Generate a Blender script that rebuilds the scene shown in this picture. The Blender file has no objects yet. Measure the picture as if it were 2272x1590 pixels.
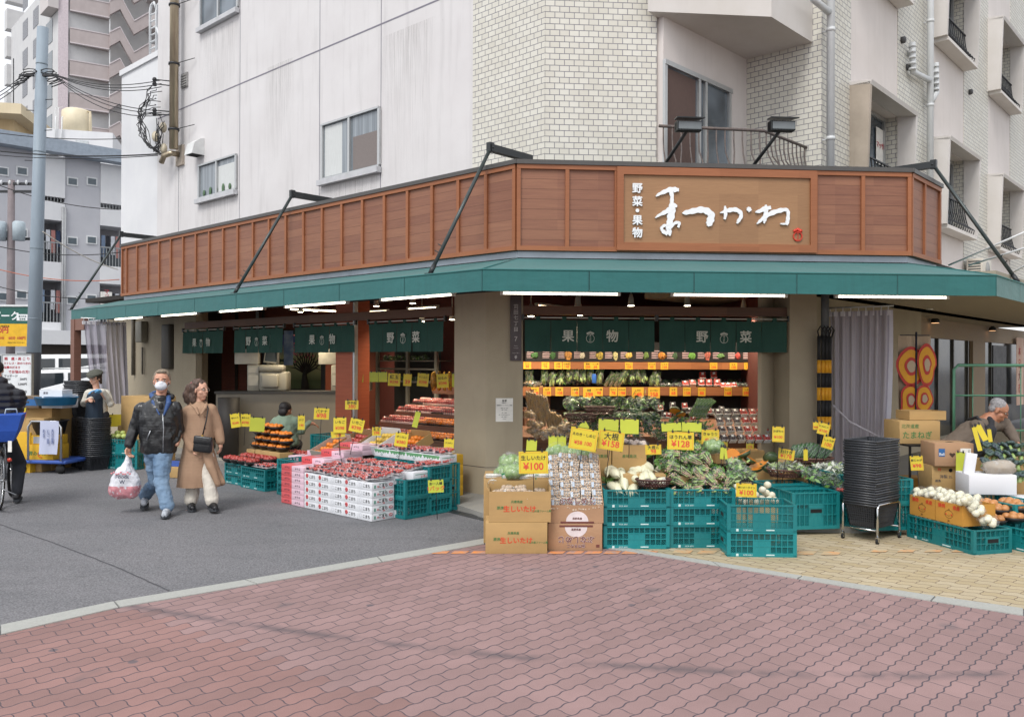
import bpy, bmesh, math, random
from mathutils import Vector, Matrix, noise
R=math.radians; PI=math.pi
rnd=random.Random(7)
scn=bpy.context.scene
COL=bpy.context.collection
# ---------------------------------------------------------------- camera
CH=1.70; F_PX=1850.0
cd=bpy.data.cameras.new('camera'); cam=bpy.data.objects.new('camera',cd); COL.objects.link(cam)
cd.sensor_width=36; cd.lens=F_PX/2272*36; cd.clip_start=.05; cd.clip_end=600
CM=Matrix.Rotation(R(90)+math.atan(5/F_PX),3,'X') @ Matrix.Rotation(R(.2),3,'Z')
cam.matrix_world=Matrix.Translation((0,0,CH)) @ CM.to_4x4()
scn.camera=cam
def ray(px,py): return CM @ Vector(((px-1136)/F_PX,-(py-795)/F_PX,-1))
def G(px,py,z=0.0):
    d=ray(px,py); t=(z-CH)/d.z; return Vector((d.x*t,d.y*t,z))
def AT(px,py,Y):
    d=ray(px,py); t=Y/d.y; return Vector((d.x*t,Y,CH+d.z*t))
class Frame:
    def __init__(s,ox,oy,th):
        s.o=Vector((ox,oy)); s.th=th; s.ux=Vector((math.cos(th),math.sin(th))); s.uy=Vector((-math.sin(th),math.cos(th)))
    def w(s,x,y,z=0): p=s.o+s.ux*x+s.uy*y; return Vector((p.x,p.y,z))
    def loc(s,p): v=Vector((p[0],p[1]))-s.o; return v.dot(s.ux),v.dot(s.uy)
    def hit(s,px,py,y=0.0):
        d=ray(px,py); d2=Vector((d.x,d.y)); t=(y+s.o.dot(s.uy))/d2.dot(s.uy)
        return (d2*t-s.o).dot(s.ux), CH+d.z*t
TL=R(-42.3); TF=R(4.57); TR=R(47.7)
def isect(p,d,q,e):
    k=((q.x-p.x)*e.y-(q.y-p.y)*e.x)/(d.x*e.y-d.y*e.x); return p+d*k
B=Vector((.045,9.30)); C=Vector((4.613,9.665))
def line(p,th,off):   # off: inward
    return p+Vector((-math.sin(th),math.cos(th)))*off, Vector((math.cos(th),math.sin(th)))
def cornerLF(off): a=line(B,TL,off); b=line(B,TF,off); return isect(a[0],a[1],b[0],b[1])
def cornerFR(off): a=line(C,TF,off); b=line(C,TR,off); return isect(a[0],a[1],b[0],b[1])
wb=cornerLF(1.0); wc=cornerFR(1.0)
L=Frame(wb.x,wb.y,TL); FF=Frame(wb.x,wb.y,TF); RR=Frame(wc.x,wc.y,TR)
# ---------------------------------------------------------------- colours and materials
def lin(c): return c/12.92 if c<=.04045 else ((c+.055)/1.055)**2.4
def C3(h,k=1.0):
    if isinstance(h,(tuple,list)): return tuple(v*k for v in h[:3])
    h=h.lstrip('#'); return tuple(lin(int(h[i:i+2],16)/255)*k for i in (0,2,4))
MATS={}
class NT:
    def __init__(s,m): s.t=m.node_tree; s.n=s.t.nodes; s.l=s.t.links
    def add(s,k,**kw):
        n=s.n.new(k)
        for a,b in kw.items(): setattr(n,a,b)
        return n
    def m(s,op,a,b=None,c=None):
        n=s.add('ShaderNodeMath',operation=op)
        for i,v in enumerate((a,b,c)):
            if v is None: continue
            if isinstance(v,(int,float)): n.inputs[i].default_value=v
            else: s.l.new(v,n.inputs[i])
        return n.outputs[0]
    def coord(s,scale=(1,1,1),kind='Object',rot=(0,0,0)):
        t=s.add('ShaderNodeTexCoord'); mp=s.add('ShaderNodeMapping'); mp.inputs['Scale'].default_value=scale; mp.inputs['Rotation'].default_value=rot
        s.l.new(t.outputs[kind],mp.inputs[0]); return mp.outputs[0]
    def noise(s,vec,scale,detail=3,rough=.5):
        n=s.add('ShaderNodeTexNoise'); n.inputs['Scale'].default_value=scale; n.inputs['Detail'].default_value=detail; n.inputs['Roughness'].default_value=rough
        s.l.new(vec,n.inputs['Vector']); return n.outputs['Fac']
    def mix(s,f,a,b,mode='MIX'):
        n=s.add('ShaderNodeMix',data_type='RGBA',blend_type=mode)
        for i,v in ((0,f),(6,a),(7,b)):
            if isinstance(v,(int,float)): n.inputs[i].default_value=v
            elif isinstance(v,tuple): n.inputs[i].default_value=(*v[:3],1)
            else: s.l.new(v,n.inputs[i])
        return n.outputs[2]
    def ramp(s,f,a,b,lo=0.,hi=1.):
        n=s.add('ShaderNodeMapRange',clamp=True); n.inputs[1].default_value=a; n.inputs[2].default_value=b; n.inputs[3].default_value=lo; n.inputs[4].default_value=hi
        s.l.new(f,n.inputs[0]); return n.outputs[0]
def base(name,col=(.5,.5,.5),rough=.6,metal=0,alpha=1,trans=0,emit=None,es=0,spec=.5,coat=0):
    m=bpy.data.materials.new(name); m.use_nodes=True; b=m.node_tree.nodes['Principled BSDF']
    b.inputs['Base Color'].default_value=(*col,1); b.inputs['Roughness'].default_value=rough; b.inputs['Metallic'].default_value=metal
    b.inputs['Alpha'].default_value=alpha; b.inputs['Transmission Weight'].default_value=trans; b.inputs['Specular IOR Level'].default_value=spec
    b.inputs['Coat Weight'].default_value=coat
    if emit: b.inputs['Emission Color'].default_value=(*emit,1); b.inputs['Emission Strength'].default_value=es
    return m,NT(m),b
def M(name,col='#808080',rough=.6,var=.12,scale=6,bump=0,bscale=40,metal=0,stretch=(1,1,1),col2=None,obj_var=0,**kw):
    """plain procedural material with broad and fine tone variation"""
    if name in MATS: return MATS[name]
    c=C3(col); m,n,b=base(name,c,rough,metal,**kw)
    v=n.coord(stretch); f=n.noise(v,scale,4,.6)
    if col2: a,d=c,C3(col2)
    else: a=tuple(x*(1-var) for x in c); d=tuple(min(1,x*(1+var)) for x in c)
    out=n.mix(n.ramp(f,.3,.7),a,d)
    if obj_var:
        oi=n.add('ShaderNodeObjectInfo'); k=n.ramp(oi.outputs['Random'],0,1,1-obj_var,1+obj_var)
        hs=n.add('ShaderNodeHueSaturation'); n.l.new(k,hs.inputs['Value']); n.l.new(out,hs.inputs['Color']); out=hs.outputs[0]
    n.l.new(out,b.inputs['Base Color'])
    n.l.new(n.ramp(f,.3,.7,max(0,rough-.06),min(1,rough+.06)),b.inputs['Roughness'])
    if bump:
        bn=n.add('ShaderNodeBump'); bn.inputs['Strength'].default_value=bump; bn.inputs['Distance'].default_value=.01
        n.l.new(n.noise(v,bscale,3),bn.inputs['Height']); n.l.new(bn.outputs[0],b.inputs['Normal'])
    MATS[name]=m; return m
def emat(name,col,s):
    if name in MATS: return MATS[name]
    m,n,b=base(name,(.8,.8,.8),.5,emit=C3(col),es=s); MATS[name]=m; return m
# ---------------------------------------------------------------- mesh builder
class MB:
    def __init__(s): s.v=[]; s.f=[]; s.mi=[]; s.sm=[]; s.X=None
    def _add(s,vs,fs,m=0,sm=False):
        o=len(s.v)
        if s.X is not None: vs=[s.X@Vector(v) for v in vs]
        s.v+= [tuple(v) for v in vs]; s.f+=[tuple(i+o for i in f) for f in fs]; s.mi+=[m]*len(fs); s.sm+=[sm]*len(fs); return s
    def box(s,x0,x1,y0,y1,z0,z1,m=0,ch=0,sh=0):
        if ch: return s.cbox(x0,x1,y0,y1,z0,z1,m,ch)
        return s._add([(x0,y0,z0),(x1,y0,z0),(x1,y1,z0),(x0,y1,z0),(x0,y0,z1),(x1,y0,z1),(x1,y1,z1),(x0,y1,z1)],
          [(3,2,1,0),(4,5,6,7),(0,1,5,4),(1,2,6,5),(2,3,7,6),(3,0,4,7)],m)
    def cbox(s,x0,x1,y0,y1,z0,z1,m,c):
        bm=bmesh.new(); bmesh.ops.create_cube(bm,size=1)
        for v in bm.verts: v.co=Vector((x0+(x1-x0)*(v.co.x+.5),y0+(y1-y0)*(v.co.y+.5),z0+(z1-z0)*(v.co.z+.5)))
        bmesh.ops.bevel(bm,geom=bm.edges[:],offset=c,segments=2,affect='EDGES',profile=.5); return s.bm(bm,m,True)
    def bm(s,bm,m=0,sm=False,free=True):
        bm.verts.index_update(); s._add([v.co.copy() for v in bm.verts],[tuple(v.index for v in f.verts) for f in bm.faces],m,sm)
        if free: bm.free()
        return s
    def prism(s,poly,axis,a,b,m=0):
        """poly: 2D points; axis 'z': (x,y) extruded z a..b ; 'y': (x,z) ; 'x': (y,z)"""
        n=len(poly); g={'z':lambda p,t:(p[0],p[1],t),'y':lambda p,t:(p[0],t,p[1]),'x':lambda p,t:(t,p[0],p[1])}[axis]
        vs=[g(p,a) for p in poly]+[g(p,b) for p in poly]
        fs=[tuple(range(n))[::-1],tuple(range(n,2*n))]+[(i,(i+1)%n,n+(i+1)%n,n+i) for i in range(n)]
        return s._add(vs,fs,m)
    def quad(s,a,b,c,d,m=0): return s._add([a,b,c,d],[(0,1,2,3)],m)
    def plate(s,a,b,c,d,t,m=0):
        a,b,c,d=map(Vector,(a,b,c,d)); n=(b-a).cross(d-a).normalized()*t
        return s._add([a,b,c,d,a+n,b+n,c+n,d+n],[(3,2,1,0),(4,5,6,7),(0,1,5,4),(1,2,6,5),(2,3,7,6),(3,0,4,7)],m)
    def tube(s,pts,r,seg=8,m=0,cap=True,sm=True):
        pts=[Vector(p) for p in pts]; n=len(pts); rr=r if isinstance(r,(list,tuple)) else [r]*n
        vs=[]; fs=[]; up=None
        for i,p in enumerate(pts):
            t=(pts[min(i+1,n-1)]-pts[max(i-1,0)]).normalized()
            if up is None: up=Vector((0,0,1)) if abs(t.z)<.9 else Vector((1,0,0))
            x=t.cross(up)
            if x.length<1e-4: x=t.cross(Vector((0,1,0)))
            x.normalize(); y=x.cross(t).normalized(); up=y
            for k in range(seg):
                a=2*PI*k/seg; vs.append(p+(x*math.cos(a)+y*math.sin(a))*rr[i])
        for i in range(n-1):
            for k in range(seg):
                a=i*seg+k; b=i*seg+(k+1)%seg; fs.append((a,b,b+seg,a+seg))
        if cap: fs+= [tuple(range(seg))[::-1],tuple(range((n-1)*seg,n*seg))]
        return s._add(vs,fs,m,sm)
    def cyl(s,p,r,h,seg=16,m=0,r2=None,axis='z'):
        d={'z':(0,0,h),'x':(h,0,0),'y':(0,h,0)}[axis]; p=Vector(p)
        return s.tube([p,p+Vector(d)],[r,r if r2 is None else r2],seg,m)
    def lathe(s,prof,seg=16,c=(0,0,0),m=0,sx=1,sy=1):
        vs=[];fs=[]; n=len(prof)
        for (r,z) in prof:
            for k in range(seg):
                a=2*PI*k/seg; vs.append((c[0]+r*sx*math.cos(a),c[1]+r*sy*math.sin(a),c[2]+z))
        for i in range(n-1):
            for k in range(seg):
                a=i*seg+k; b=i*seg+(k+1)%seg; fs.append((a,b,b+seg,a+seg))
        fs+=[tuple(range(seg))[::-1],tuple(range((n-1)*seg,n*seg))]
        return s._add(vs,fs,m,True)
    def ell(s,c,r,seg=10,rings=7,m=0,rot=None,lump=0,seed=0):
        vs=[];fs=[]; c=Vector(c); r=(r,r,r) if isinstance(r,(int,float)) else r
        for i in range(rings+1):
            th=PI*i/rings
            for k in range(seg):
                a=2*PI*k/seg; v=Vector((math.sin(th)*math.cos(a),math.sin(th)*math.sin(a),math.cos(th)))
                q=1+lump*noise.noise(v*1.7+Vector((seed*3.1,seed*1.7,seed))) if lump else 1
                v=Vector((v.x*r[0]*q,v.y*r[1]*q,v.z*r[2]*q))
                if rot is not None: v=rot@v
                vs.append(c+v)
        for i in range(rings):
            for k in range(seg):
                a=i*seg+k; b=i*seg+(k+1)%seg; fs.append((a,a+seg,b+seg,b))
        return s._add(vs,fs,m,True)
    def mesh(s,name,mats):
        me=bpy.data.meshes.new(name); me.from_pydata(s.v,[],s.f)
        for m in (mats if isinstance(mats,(list,tuple)) else [mats]): me.materials.append(m)
        me.polygons.foreach_set('material_index',s.mi); me.polygons.foreach_set('use_smooth',s.sm); me.update(); return me
    def obj(s,name,mats,parent=None,loc=(0,0,0),rz=0,**tags):
        return link(name,s.mesh(name,mats),parent,loc,rz,**tags)
def link(name,data,parent=None,loc=(0,0,0),rz=0,label=None,cat=None,group=None,kind=None):
    o=bpy.data.objects.new(name,data); COL.objects.link(o); o.location=loc; o.rotation_euler[2]=rz
    if parent is not None: o.parent=parent
    if label: o['label']=label
    if cat: o['category']=cat
    if group: o['group']=group
    if kind: o['kind']=kind
    return o
def thing(name,label,cat,loc=(0,0,0),rz=0,group=None): return link(name,None,None,loc,rz,label,cat,group)
def copy(o,loc=None,rz=None,label=None,group=None):
    c=o.copy(); COL.objects.link(c)
    if loc is not None: c.location=loc
    if rz is not None: c.rotation_euler[2]=rz
    if label: c['label']=label
    if group: c['group']=group
    for ch in o.children:
        d=ch.copy(); COL.objects.link(d); d.parent=c
        for g in ch.children: e=g.copy(); COL.objects.link(e); e.parent=d
    return c
# ---------------------------------------------------------------- lettering
TX={}
def text_mesh(s,size=.1,bold=0,align='CENTER',ex=.0006,vert=False,mat=None,space=1.0):
    key=(s,size,bold,align,ex,vert,mat.name if mat else '',space)
    if key in TX: return TX[key]
    c=bpy.data.curves.new('lettering','FONT'); c.body='\n'.join(s) if vert else s; c.size=size; c.offset=(bold if bold<=.018 else 0)*size; c.extrude=ex
    c.align_x=align; c.align_y='CENTER'; c.space_line=space if vert else .95*space; c.resolution_u=3
    o=bpy.data.objects.new('t',c); COL.objects.link(o)
    dg=bpy.context.evaluated_depsgraph_get(); me=bpy.data.meshes.new_from_object(o.evaluated_get(dg)); bpy.data.objects.remove(o)
    if bold>.018:
        src=[v.co.copy() for v in me.vertices]; fs=[tuple(p.vertices) for p in me.polygons]; vs=[];ff=[]
        e=bold*size*.8
        for i,(dx,dy) in enumerate(((0,0),(e,0),(-e,0),(0,e),(0,-e),(e*.7,e*.7),(-e*.7,-e*.7),(e*.7,-e*.7),(-e*.7,e*.7))):
            o_=len(vs); vs+=[(v.x+dx,v.y+dy,v.z+i*.00006) for v in src]; ff+=[tuple(k+o_ for k in f) for f in fs]
        me=bpy.data.meshes.new('lettering'); me.from_pydata(vs,[],ff)
    me.materials.clear(); me.materials.append(mat or M('ink_black','#16161a',.6)); TX[key]=me; return me
def text(s,loc,size,mat,parent,bold=0,align='CENTER',vert=False,rot=(PI/2,0,0),name='lettering',space=1.0,sx=1.0,ex=.0006,label=None):
    """loc in parent's space; default orientation: upright facing -y"""
    o=link(name,text_mesh(s,size,bold,align,ex,vert,mat,space),parent); o.location=loc; o.rotation_euler=rot; o.scale=(sx,1,1)
    if label: o['label']=label
    return o
# ---------------------------------------------------------------- light
w=bpy.data.worlds.new("World"); scn.world=w; w.use_nodes=True; wn=w.node_tree
sky=wn.nodes.new('ShaderNodeTexSky'); sky.sky_type='NISHITA'; sky.sun_disc=False
SUN_EL=R(52); SUN_AZ=R(205)      # direction the light comes from, measured clockwise from +Y
sky.sun_elevation=SUN_EL; sky.sun_rotation=SUN_AZ; sky.air_density=1.0; sky.dust_density=2; sky.ozone_density=1
hs=wn.nodes.new('ShaderNodeHueSaturation'); hs.inputs['Saturation'].default_value=.22
bg=wn.nodes['Background']; wn.links.new(sky.outputs[0],hs.inputs['Color'])
mx_=wn.nodes.new('ShaderNodeMix'); mx_.data_type='RGBA'; mx_.inputs[0].default_value=.6; mx_.inputs[7].default_value=(6.4,6.5,6.8,1)   # even cloud cover over the sky
wn.links.new(hs.outputs[0],mx_.inputs[6]); wn.links.new(mx_.outputs[2],bg.inputs[0]); bg.inputs[1].default_value=.15
sd=bpy.data.lights.new('sun','SUN'); sd.energy=1.5; sd.angle=R(24); sd.color=(1,.97,.93)
so=bpy.data.objects.new('sun',sd); COL.objects.link(so)
sv=Vector((math.sin(SUN_AZ)*math.cos(SUN_EL),math.cos(SUN_AZ)*math.cos(SUN_EL),math.sin(SUN_EL)))
so.rotation_euler=sv.to_track_quat('Z','Y').to_euler(); so.location=(0,-5,30)
vs_=scn.view_settings; vs_.view_transform='Standard'; vs_.look='None'; vs_.gamma=1; vs_.exposure=.45
scn.cycles.max_bounces=6; scn.cycles.diffuse_bounces=3; scn.cycles.glossy_bounces=3; scn.cycles.transmission_bounces=4; scn.cycles.transparent_max_bounces=8
scn.cycles.use_denoising=True; scn.cycles.sample_clamp_indirect=4; scn.cycles.caustics_reflective=False; scn.cycles.caustics_refractive=False
# ---------------------------------------------------------------- ground materials
def paver(name,ang,cols,joint,Lb=.22,Wb=.107,amp=.0064,jw=.0034,zone=None):
    m,n,b=base(name,(.3,.2,.2),.85)
    t=n.add('ShaderNodeTexCoord'); mp=n.add('ShaderNodeMapping'); mp.inputs['Rotation'].default_value=(0,0,-ang); n.l.new(t.outputs['Object'],mp.inputs[0])
    sp=n.add('ShaderNodeSeparateXYZ'); n.l.new(mp.outputs[0],sp.inputs[0]); u,v=sp.outputs[0],sp.outputs[1]
    def wave(x,k,a):   # flattened wave, steep flanks
        return n.m('MULTIPLY',n.m('SINE',n.m('MULTIPLY',x,k)),a)
    vv=n.m('DIVIDE',n.m('ADD',v,wave(u,2*PI/(Lb/2),amp)),Wb)
    row=n.m('FLOOR',vv); fv=n.m('FRACT',vv)
    off=n.m('MULTIPLY',n.m('MODULO',n.m('ADD',row,1000),2),.5)
    uu=n.m('ADD',n.m('ADD',n.m('DIVIDE',u,Lb),off),n.m('MULTIPLY',n.m('SINE',n.m('MULTIPLY',fv,2*PI)),.02))
    cl=n.m('FLOOR',uu); fu=n.m('FRACT',uu)
    dv=n.m('MULTIPLY',n.m('MINIMUM',fv,n.m('SUBTRACT',1,fv)),Wb); du=n.m('MULTIPLY',n.m('MINIMUM',fu,n.m('SUBTRACT',1,fu)),Lb)
    dd=n.m('MINIMUM',n.m('MULTIPLY',dv,.85),n.m('MULTIPLY',du,1.35))
    nz=n.noise(t.outputs['Object'],3.2,4,.6); fine=n.noise(t.outputs['Object'],240,3,.7); mid=n.noise(t.outputs['Object'],.7,3,.6)
    jj=n.m('ADD',jw,n.m('MULTIPLY',n.m('SUBTRACT',nz,.5),.004))
    edge=n.add('ShaderNodeMapRange',clamp=True,interpolation_type='SMOOTHSTEP'); n.l.new(dd,edge.inputs[0]); n.l.new(n.m('MULTIPLY',jj,.35),edge.inputs[1]); n.l.new(n.m('MULTIPLY',jj,1.35),edge.inputs[2])
    wn_=n.add('ShaderNodeTexWhiteNoise',noise_dimensions='2D'); cb=n.add('ShaderNodeCombineXYZ'); n.l.new(cl,cb.inputs[0]); n.l.new(row,cb.inputs[1]); n.l.new(cb.outputs[0],wn_.inputs['Vector'])
    col=n.mix(wn_.outputs['Value'],C3(cols[0]),C3(cols[1]))
    if zone:   # older, redder bricks laid in one corner of the paving
        zx,zy,zd,zc=zone
        sx=n.add('ShaderNodeSeparateXYZ'); n.l.new(t.outputs['Object'],sx.inputs[0])
        # evaluate on brick centres so the border follows the bricks
        cu=n.m('MULTIPLY',n.m('SUBTRACT',n.m('ADD',cl,.5),off),Lb); cv=n.m('MULTIPLY',n.m('ADD',row,.5),Wb)
        wx=n.m('SUBTRACT',n.m('MULTIPLY',cu,math.cos(ang)),n.m('MULTIPLY',cv,math.sin(ang))); wy=n.m('ADD',n.m('MULTIPLY',cu,math.sin(ang)),n.m('MULTIPLY',cv,math.cos(ang)))
        s=n.m('ADD',n.m('ADD',n.m('MULTIPLY',wx,zx),n.m('MULTIPLY',wy,zy)),zd)
        z=n.m('LESS_THAN',s,0); col=n.mix(z,col,n.mix(wn_.outputs['Value'],C3(zc[0]),C3(zc[1])))
    k=n.ramp(fine,.25,.75,.80,1.2); k2=n.m('MULTIPLY',n.ramp(mid,.3,.7,.86,1.1),n.ramp(nz,.3,.7,.94,1.06))
    kk=n.m('MULTIPLY',k,k2); g=n.add('ShaderNodeCombineXYZ'); [n.l.new(kk,g.inputs[i]) for i in range(3)]
    col=n.mix(1.0,col,g.outputs[0],'MULTIPLY')
    if zone:  # dark tyre scuff crossing the paving, and small stains
        sc=n.coord((1,1,1),rot=(0,0,0)); sx=n.add('ShaderNodeSeparateXYZ'); n.l.new(sc,sx.inputs[0])
        pts=[G(330,1352),G(760,1412),G(1136,1462),G(1700,1492),G(2272,1494)]
        cf=polyfit(pts)
        y=n.m('ADD',n.m('MULTIPLY',n.m('ADD',n.m('MULTIPLY',n.m('ADD',n.m('MULTIPLY',sx.outputs[0],cf[0]),cf[1]),sx.outputs[0]),cf[2]),sx.outputs[0]),cf[3])
        d=n.m('ABSOLUTE',n.m('SUBTRACT',sx.outputs[1],y)); d=n.m('ADD',d,n.m('MULTIPLY',n.m('SUBTRACT',n.noise(sc,7,4,.6),.5),.09))
        f=n.m('MULTIPLY',n.ramp(d,.0,.08,.6,0),n.ramp(n.noise(sc,2.6,3,.6),.34,.52)); col=n.mix(f,col,C3('#47464c'))
        sp2=n.ramp(n.noise(sc,2.3,2,.4),.68,.74,0,.45); col=n.mix(sp2,col,C3('#5b585c'))
        gum=n.add('ShaderNodeTexVoronoi'); gum.inputs['Scale'].default_value=1.6; n.l.new(sc,gum.inputs['Vector']); col=n.mix(n.ramp(gum.outputs['Distance'],.035,.05,.75,0),col,C3('#55535a'))
    col=n.mix(edge.outputs[0],C3(joint),col); n.l.new(col,b.inputs['Base Color'])
    bp=n.add('ShaderNodeBump'); bp.inputs['Strength'].default_value=.8; bp.inputs['Distance'].default_value=.004
    hh=n.m('ADD',edge.outputs[0],n.m('MULTIPLY',fine,.25)); n.l.new(hh,bp.inputs['Height']); n.l.new(bp.outputs[0],b.inputs['Normal'])
    return m
def polyfit(pts):   # cubic through least squares (4x4 normal equations)
    A=[[0]*5 for _ in range(4)]
    for p in pts:
        r=[p.x**3,p.x**2,p.x,1]
        for i in range(4):
            for j in range(4): A[i][j]+=r[i]*r[j]+(1e-6 if i==j else 0)
            A[i][4]+=r[i]*p.y
    for i in range(4):
        k=max(range(i,4),key=lambda q:abs(A[q][i])); A[i],A[k]=A[k],A[i]
        for q in range(4):
            if q!=i:
                f=A[q][i]/A[i][i]; A[q]=[a-f*b for a,b in zip(A[q],A[i])]
    return [A[i][4]/A[i][i] for i in range(4)]
def asphalt(name,c1,c2):
    m,n,b=base(name,C3(c1),.9); v=n.coord()
    f=n.noise(v,.5,5,.6); g=n.noise(v,170,2,.8)
    col=n.mix(n.ramp(f,.3,.7),C3(c1),C3(c2)); wt=n.noise(n.coord((.5,1.6,1),rot=(0,0,.7)),1.1,5,.65); col=n.mix(n.ramp(wt,.5,.72,0,.45),col,C3('#545559')); col=n.mix(n.ramp(n.noise(v,3.1,3,.5),.66,.74,0,.35),col,C3('#4c4d50')); vo=n.add('ShaderNodeTexVoronoi'); vo.inputs['Scale'].default_value=70; n.l.new(v,vo.inputs['Vector'])
    k=n.ramp(vo.outputs['Distance'],.05,.75,1.35,.72); gg=n.add('ShaderNodeCombineXYZ'); kk=n.m('MULTIPLY',k,n.ramp(g,.3,.75,.85,1.25)); [n.l.new(kk,gg.inputs[i]) for i in range(3)]
    col=n.mix(1.0,col,gg.outputs[0],'MULTIPLY')
    sp=n.add('ShaderNodeTexVoronoi'); sp.inputs['Scale'].default_value=14; n.l.new(v,sp.inputs['Vector']); col=n.mix(n.ramp(sp.outputs['Distance'],.04,.07,.7,0),col,C3('#bdbdba'))
    n.l.new(col,b.inputs['Base Color']); bp=n.add('ShaderNodeBump'); bp.inputs['Strength'].default_value=.5; bp.inputs['Distance'].default_value=.004
    n.l.new(vo.outputs['Distance'],bp.inputs['Height']); n.l.new(bp.outputs[0],b.inputs['Normal']); return m
asph=asphalt('asphalt','#696a6d','#757477')
g1,g2=G(300,1352),G(960,1592); nz_=Vector((g2.y-g1.y,-(g2.x-g1.x)))   # border of the redder bricks
if nz_.dot(Vector((G(100,1560).x-g1.x,G(100,1560).y-g1.y)))>0: nz_=-nz_
pink=paver('pink_paver',R(46),('#8a716f','#957a78'),'#4a4650',zone=(nz_.x,nz_.y,-(nz_.x*g1.x+nz_.y*g1.y),('#856864','#906f6a')))
beige=paver('beige_paver',R(-42),('#a89878','#b3a68c'),'#5f4c44',jw=.0034,amp=.0115)
def sheet(name,pts,z,mat,kind='structure'):
    return MB()._add([(p[0],p[1],z) for p in pts],[tuple(range(len(pts)))]).obj(name,mat,kind=kind)
sheet('road',[(-160,-40),(160,-40),(160,220),(-160,220)],0,asph)
Llo=[G(0,1410),G(264,1349),G(570,1297),G(1075,1208)]; Lup=[G(0,1389),G(253,1336),G(544,1288),G(1075,1196)]
Rlo=[G(1441,1232),G(1770,1285.5),G(2066,1334.7),G(2272,1367.6)]; Rup=[G(1402,1219),G(1781,1279),G(2076,1324),G(2272,1351.8)]
def ext(a,b,t): d=(b-a).normalized(); return b+d*t
apex=G(1175,1191); apu=G(1165,1183)
l0=ext(Llo[1],Llo[0],9); l1=ext(Lup[1],Lup[0],9); r0=ext(Rlo[2],Rlo[3],12); r1=ext(Rup[2],Rup[3],12)
sheet('paving',[l0]+Llo+[apex]+Rlo+[r0,Vector((14,-6,0)),Vector((-12,-6,0))][0:2]+[Vector((-12,-6,0))],.004,pink)
sheet('pavement',[apu]+Rup+[r1,RR.w(14,-2.6),RR.w(14,4),RR.w(-1,2),G(1100,1148)],.003,beige)
granite=M('granite','#a2a39e',.8,.1,60,.3,120)
def strip(name,a,b):
    for i in range(len(a)-1):
        t=.006 if (b[i+1]-b[i]).length<9 else .006
        d=(a[i+1]-a[i]).normalized()*t
        MB().prism([(a[i]+d)[:2],(a[i+1]-d)[:2],(b[i+1]-d)[:2],(b[i]+d)[:2]],'z',-.02,.011).obj(name,granite,kind='structure')
def subdiv(a,n):   # even stones
    out=[]
    for i in range(len(a)-1):
        for k in range(n[i]): out.append(a[i].lerp(a[i+1],k/n[i]))
    return out+[a[-1]]
strip('kerb',subdiv([l0]+Llo+[apex],[6,1,1,2,1]),subdiv([l1]+Lup+[apu],[6,1,1,2,1]))
strip('kerb',subdiv([apex]+Rlo+[r0],[1,2,1,1,6]),subdiv([apu]+Rup+[r1],[1,2,1,1,6]))
# shop floor slab with its step
conc=M('concrete_floor','#8f8d88',.85,.1,1.5,.25,60)
FLZ=.06
sl=[Vector((-.32,9.0,0)),G(1765,1180),G(1900,1183),G(2400,1150),RR.w(13,6),RR.w(-1,9),L.w(-13,9),L.w(-13,-1.2),L.w(-1.3,-.95)]
MB().prism([p[:2] for p in sl],'z',-.05,FLZ).obj('shop_floor',conc,kind='structure')
# steel drain rails in front of the pillar
steel=M('steel','#8a8d90',.35,.1,20,metal=.9)
a,b_=G(960,1128),G(1085,1158)
mb=MB()
for k in range(3):
    o=Vector((.03,.035,0))*k; mb.plate((a+o)+Vector((0,0,.006)),(b_+o)+Vector((0,0,.006)),(b_+o)+Vector((.012,.014,.006)),(a+o)+Vector((.012,.014,.006)),.006)
mb.obj('drain_rail',steel,label='steel drain rails let into the ground beside the concrete pillar',cat='drain')
# seam in the asphalt
crk=M('tar_seam','#4c4c50',.9)
p=[G(-40,1150),G(120,1205),G(250,1255),G(375,1311)]; mb=MB()
for i in range(3):
    for k in range(8):
        q0=p[i].lerp(p[i+1],k/8); q1=p[i].lerp(p[i+1],(k+1)/8); n_=Vector((0,.012,0)); j=rnd.uniform(-.004,.004)
        mb._add([(q0.x,q0.y+j,.0035),(q1.x,q1.y+j,.0035),(q1.x,q1.y+.016+j,.0035),(q0.x,q0.y+.016+j,.0035)],[(0,1,2,3)])
mb.obj('tar_joint',crk,kind='structure')
# worn orange dashes painted along the paving
org,n_,b__=base('orange_paint',C3('#e08a3e'),.8); v=n_.coord(); n_.l.new(n_.mix(n_.ramp(n_.noise(v,14,5,.7),.35,.62,0,1),C3('#a58a80'),C3('#dd8a42')),b__.inputs['Base Color'])
orf,n_,b__=base('faded_orange_paint',C3('#d0985e'),.8); v=n_.coord(); n_.l.new(n_.mix(n_.ramp(n_.noise(v,9,5,.7),.42,.66,0,.75),C3('#b9a583'),C3('#dd9150')),b__.inputs['Base Color'])
mb=MB(); mf=MB()
def dash(m,x0,x1,y0,y1,z,sk=8):
    P=[G(x0,y1),G(x1,y1),G(x1+sk,y0),G(x0+sk,y0)]; m._add([(q.x,q.y,z) for q in P],[(0,1,2,3)])
for i in range(3): dash(mb,957+43*i,990+43*i,1224,1229.5,.0085)
for i in range(6): dash(mb,1214+41*i,1248+41*i,1224,1230,.0085)
mb.obj('road_paint',org,kind='structure')
for i in range(7): dash(mf,1490+55*i,1530+55*i,1222+i*.5,1229+i*.5,.0085)
for i in range(5): dash(mf,1930+60*i,1965+60*i,1221,1226,.0085)
mf.obj('road_paint',orf,kind='structure')
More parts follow.
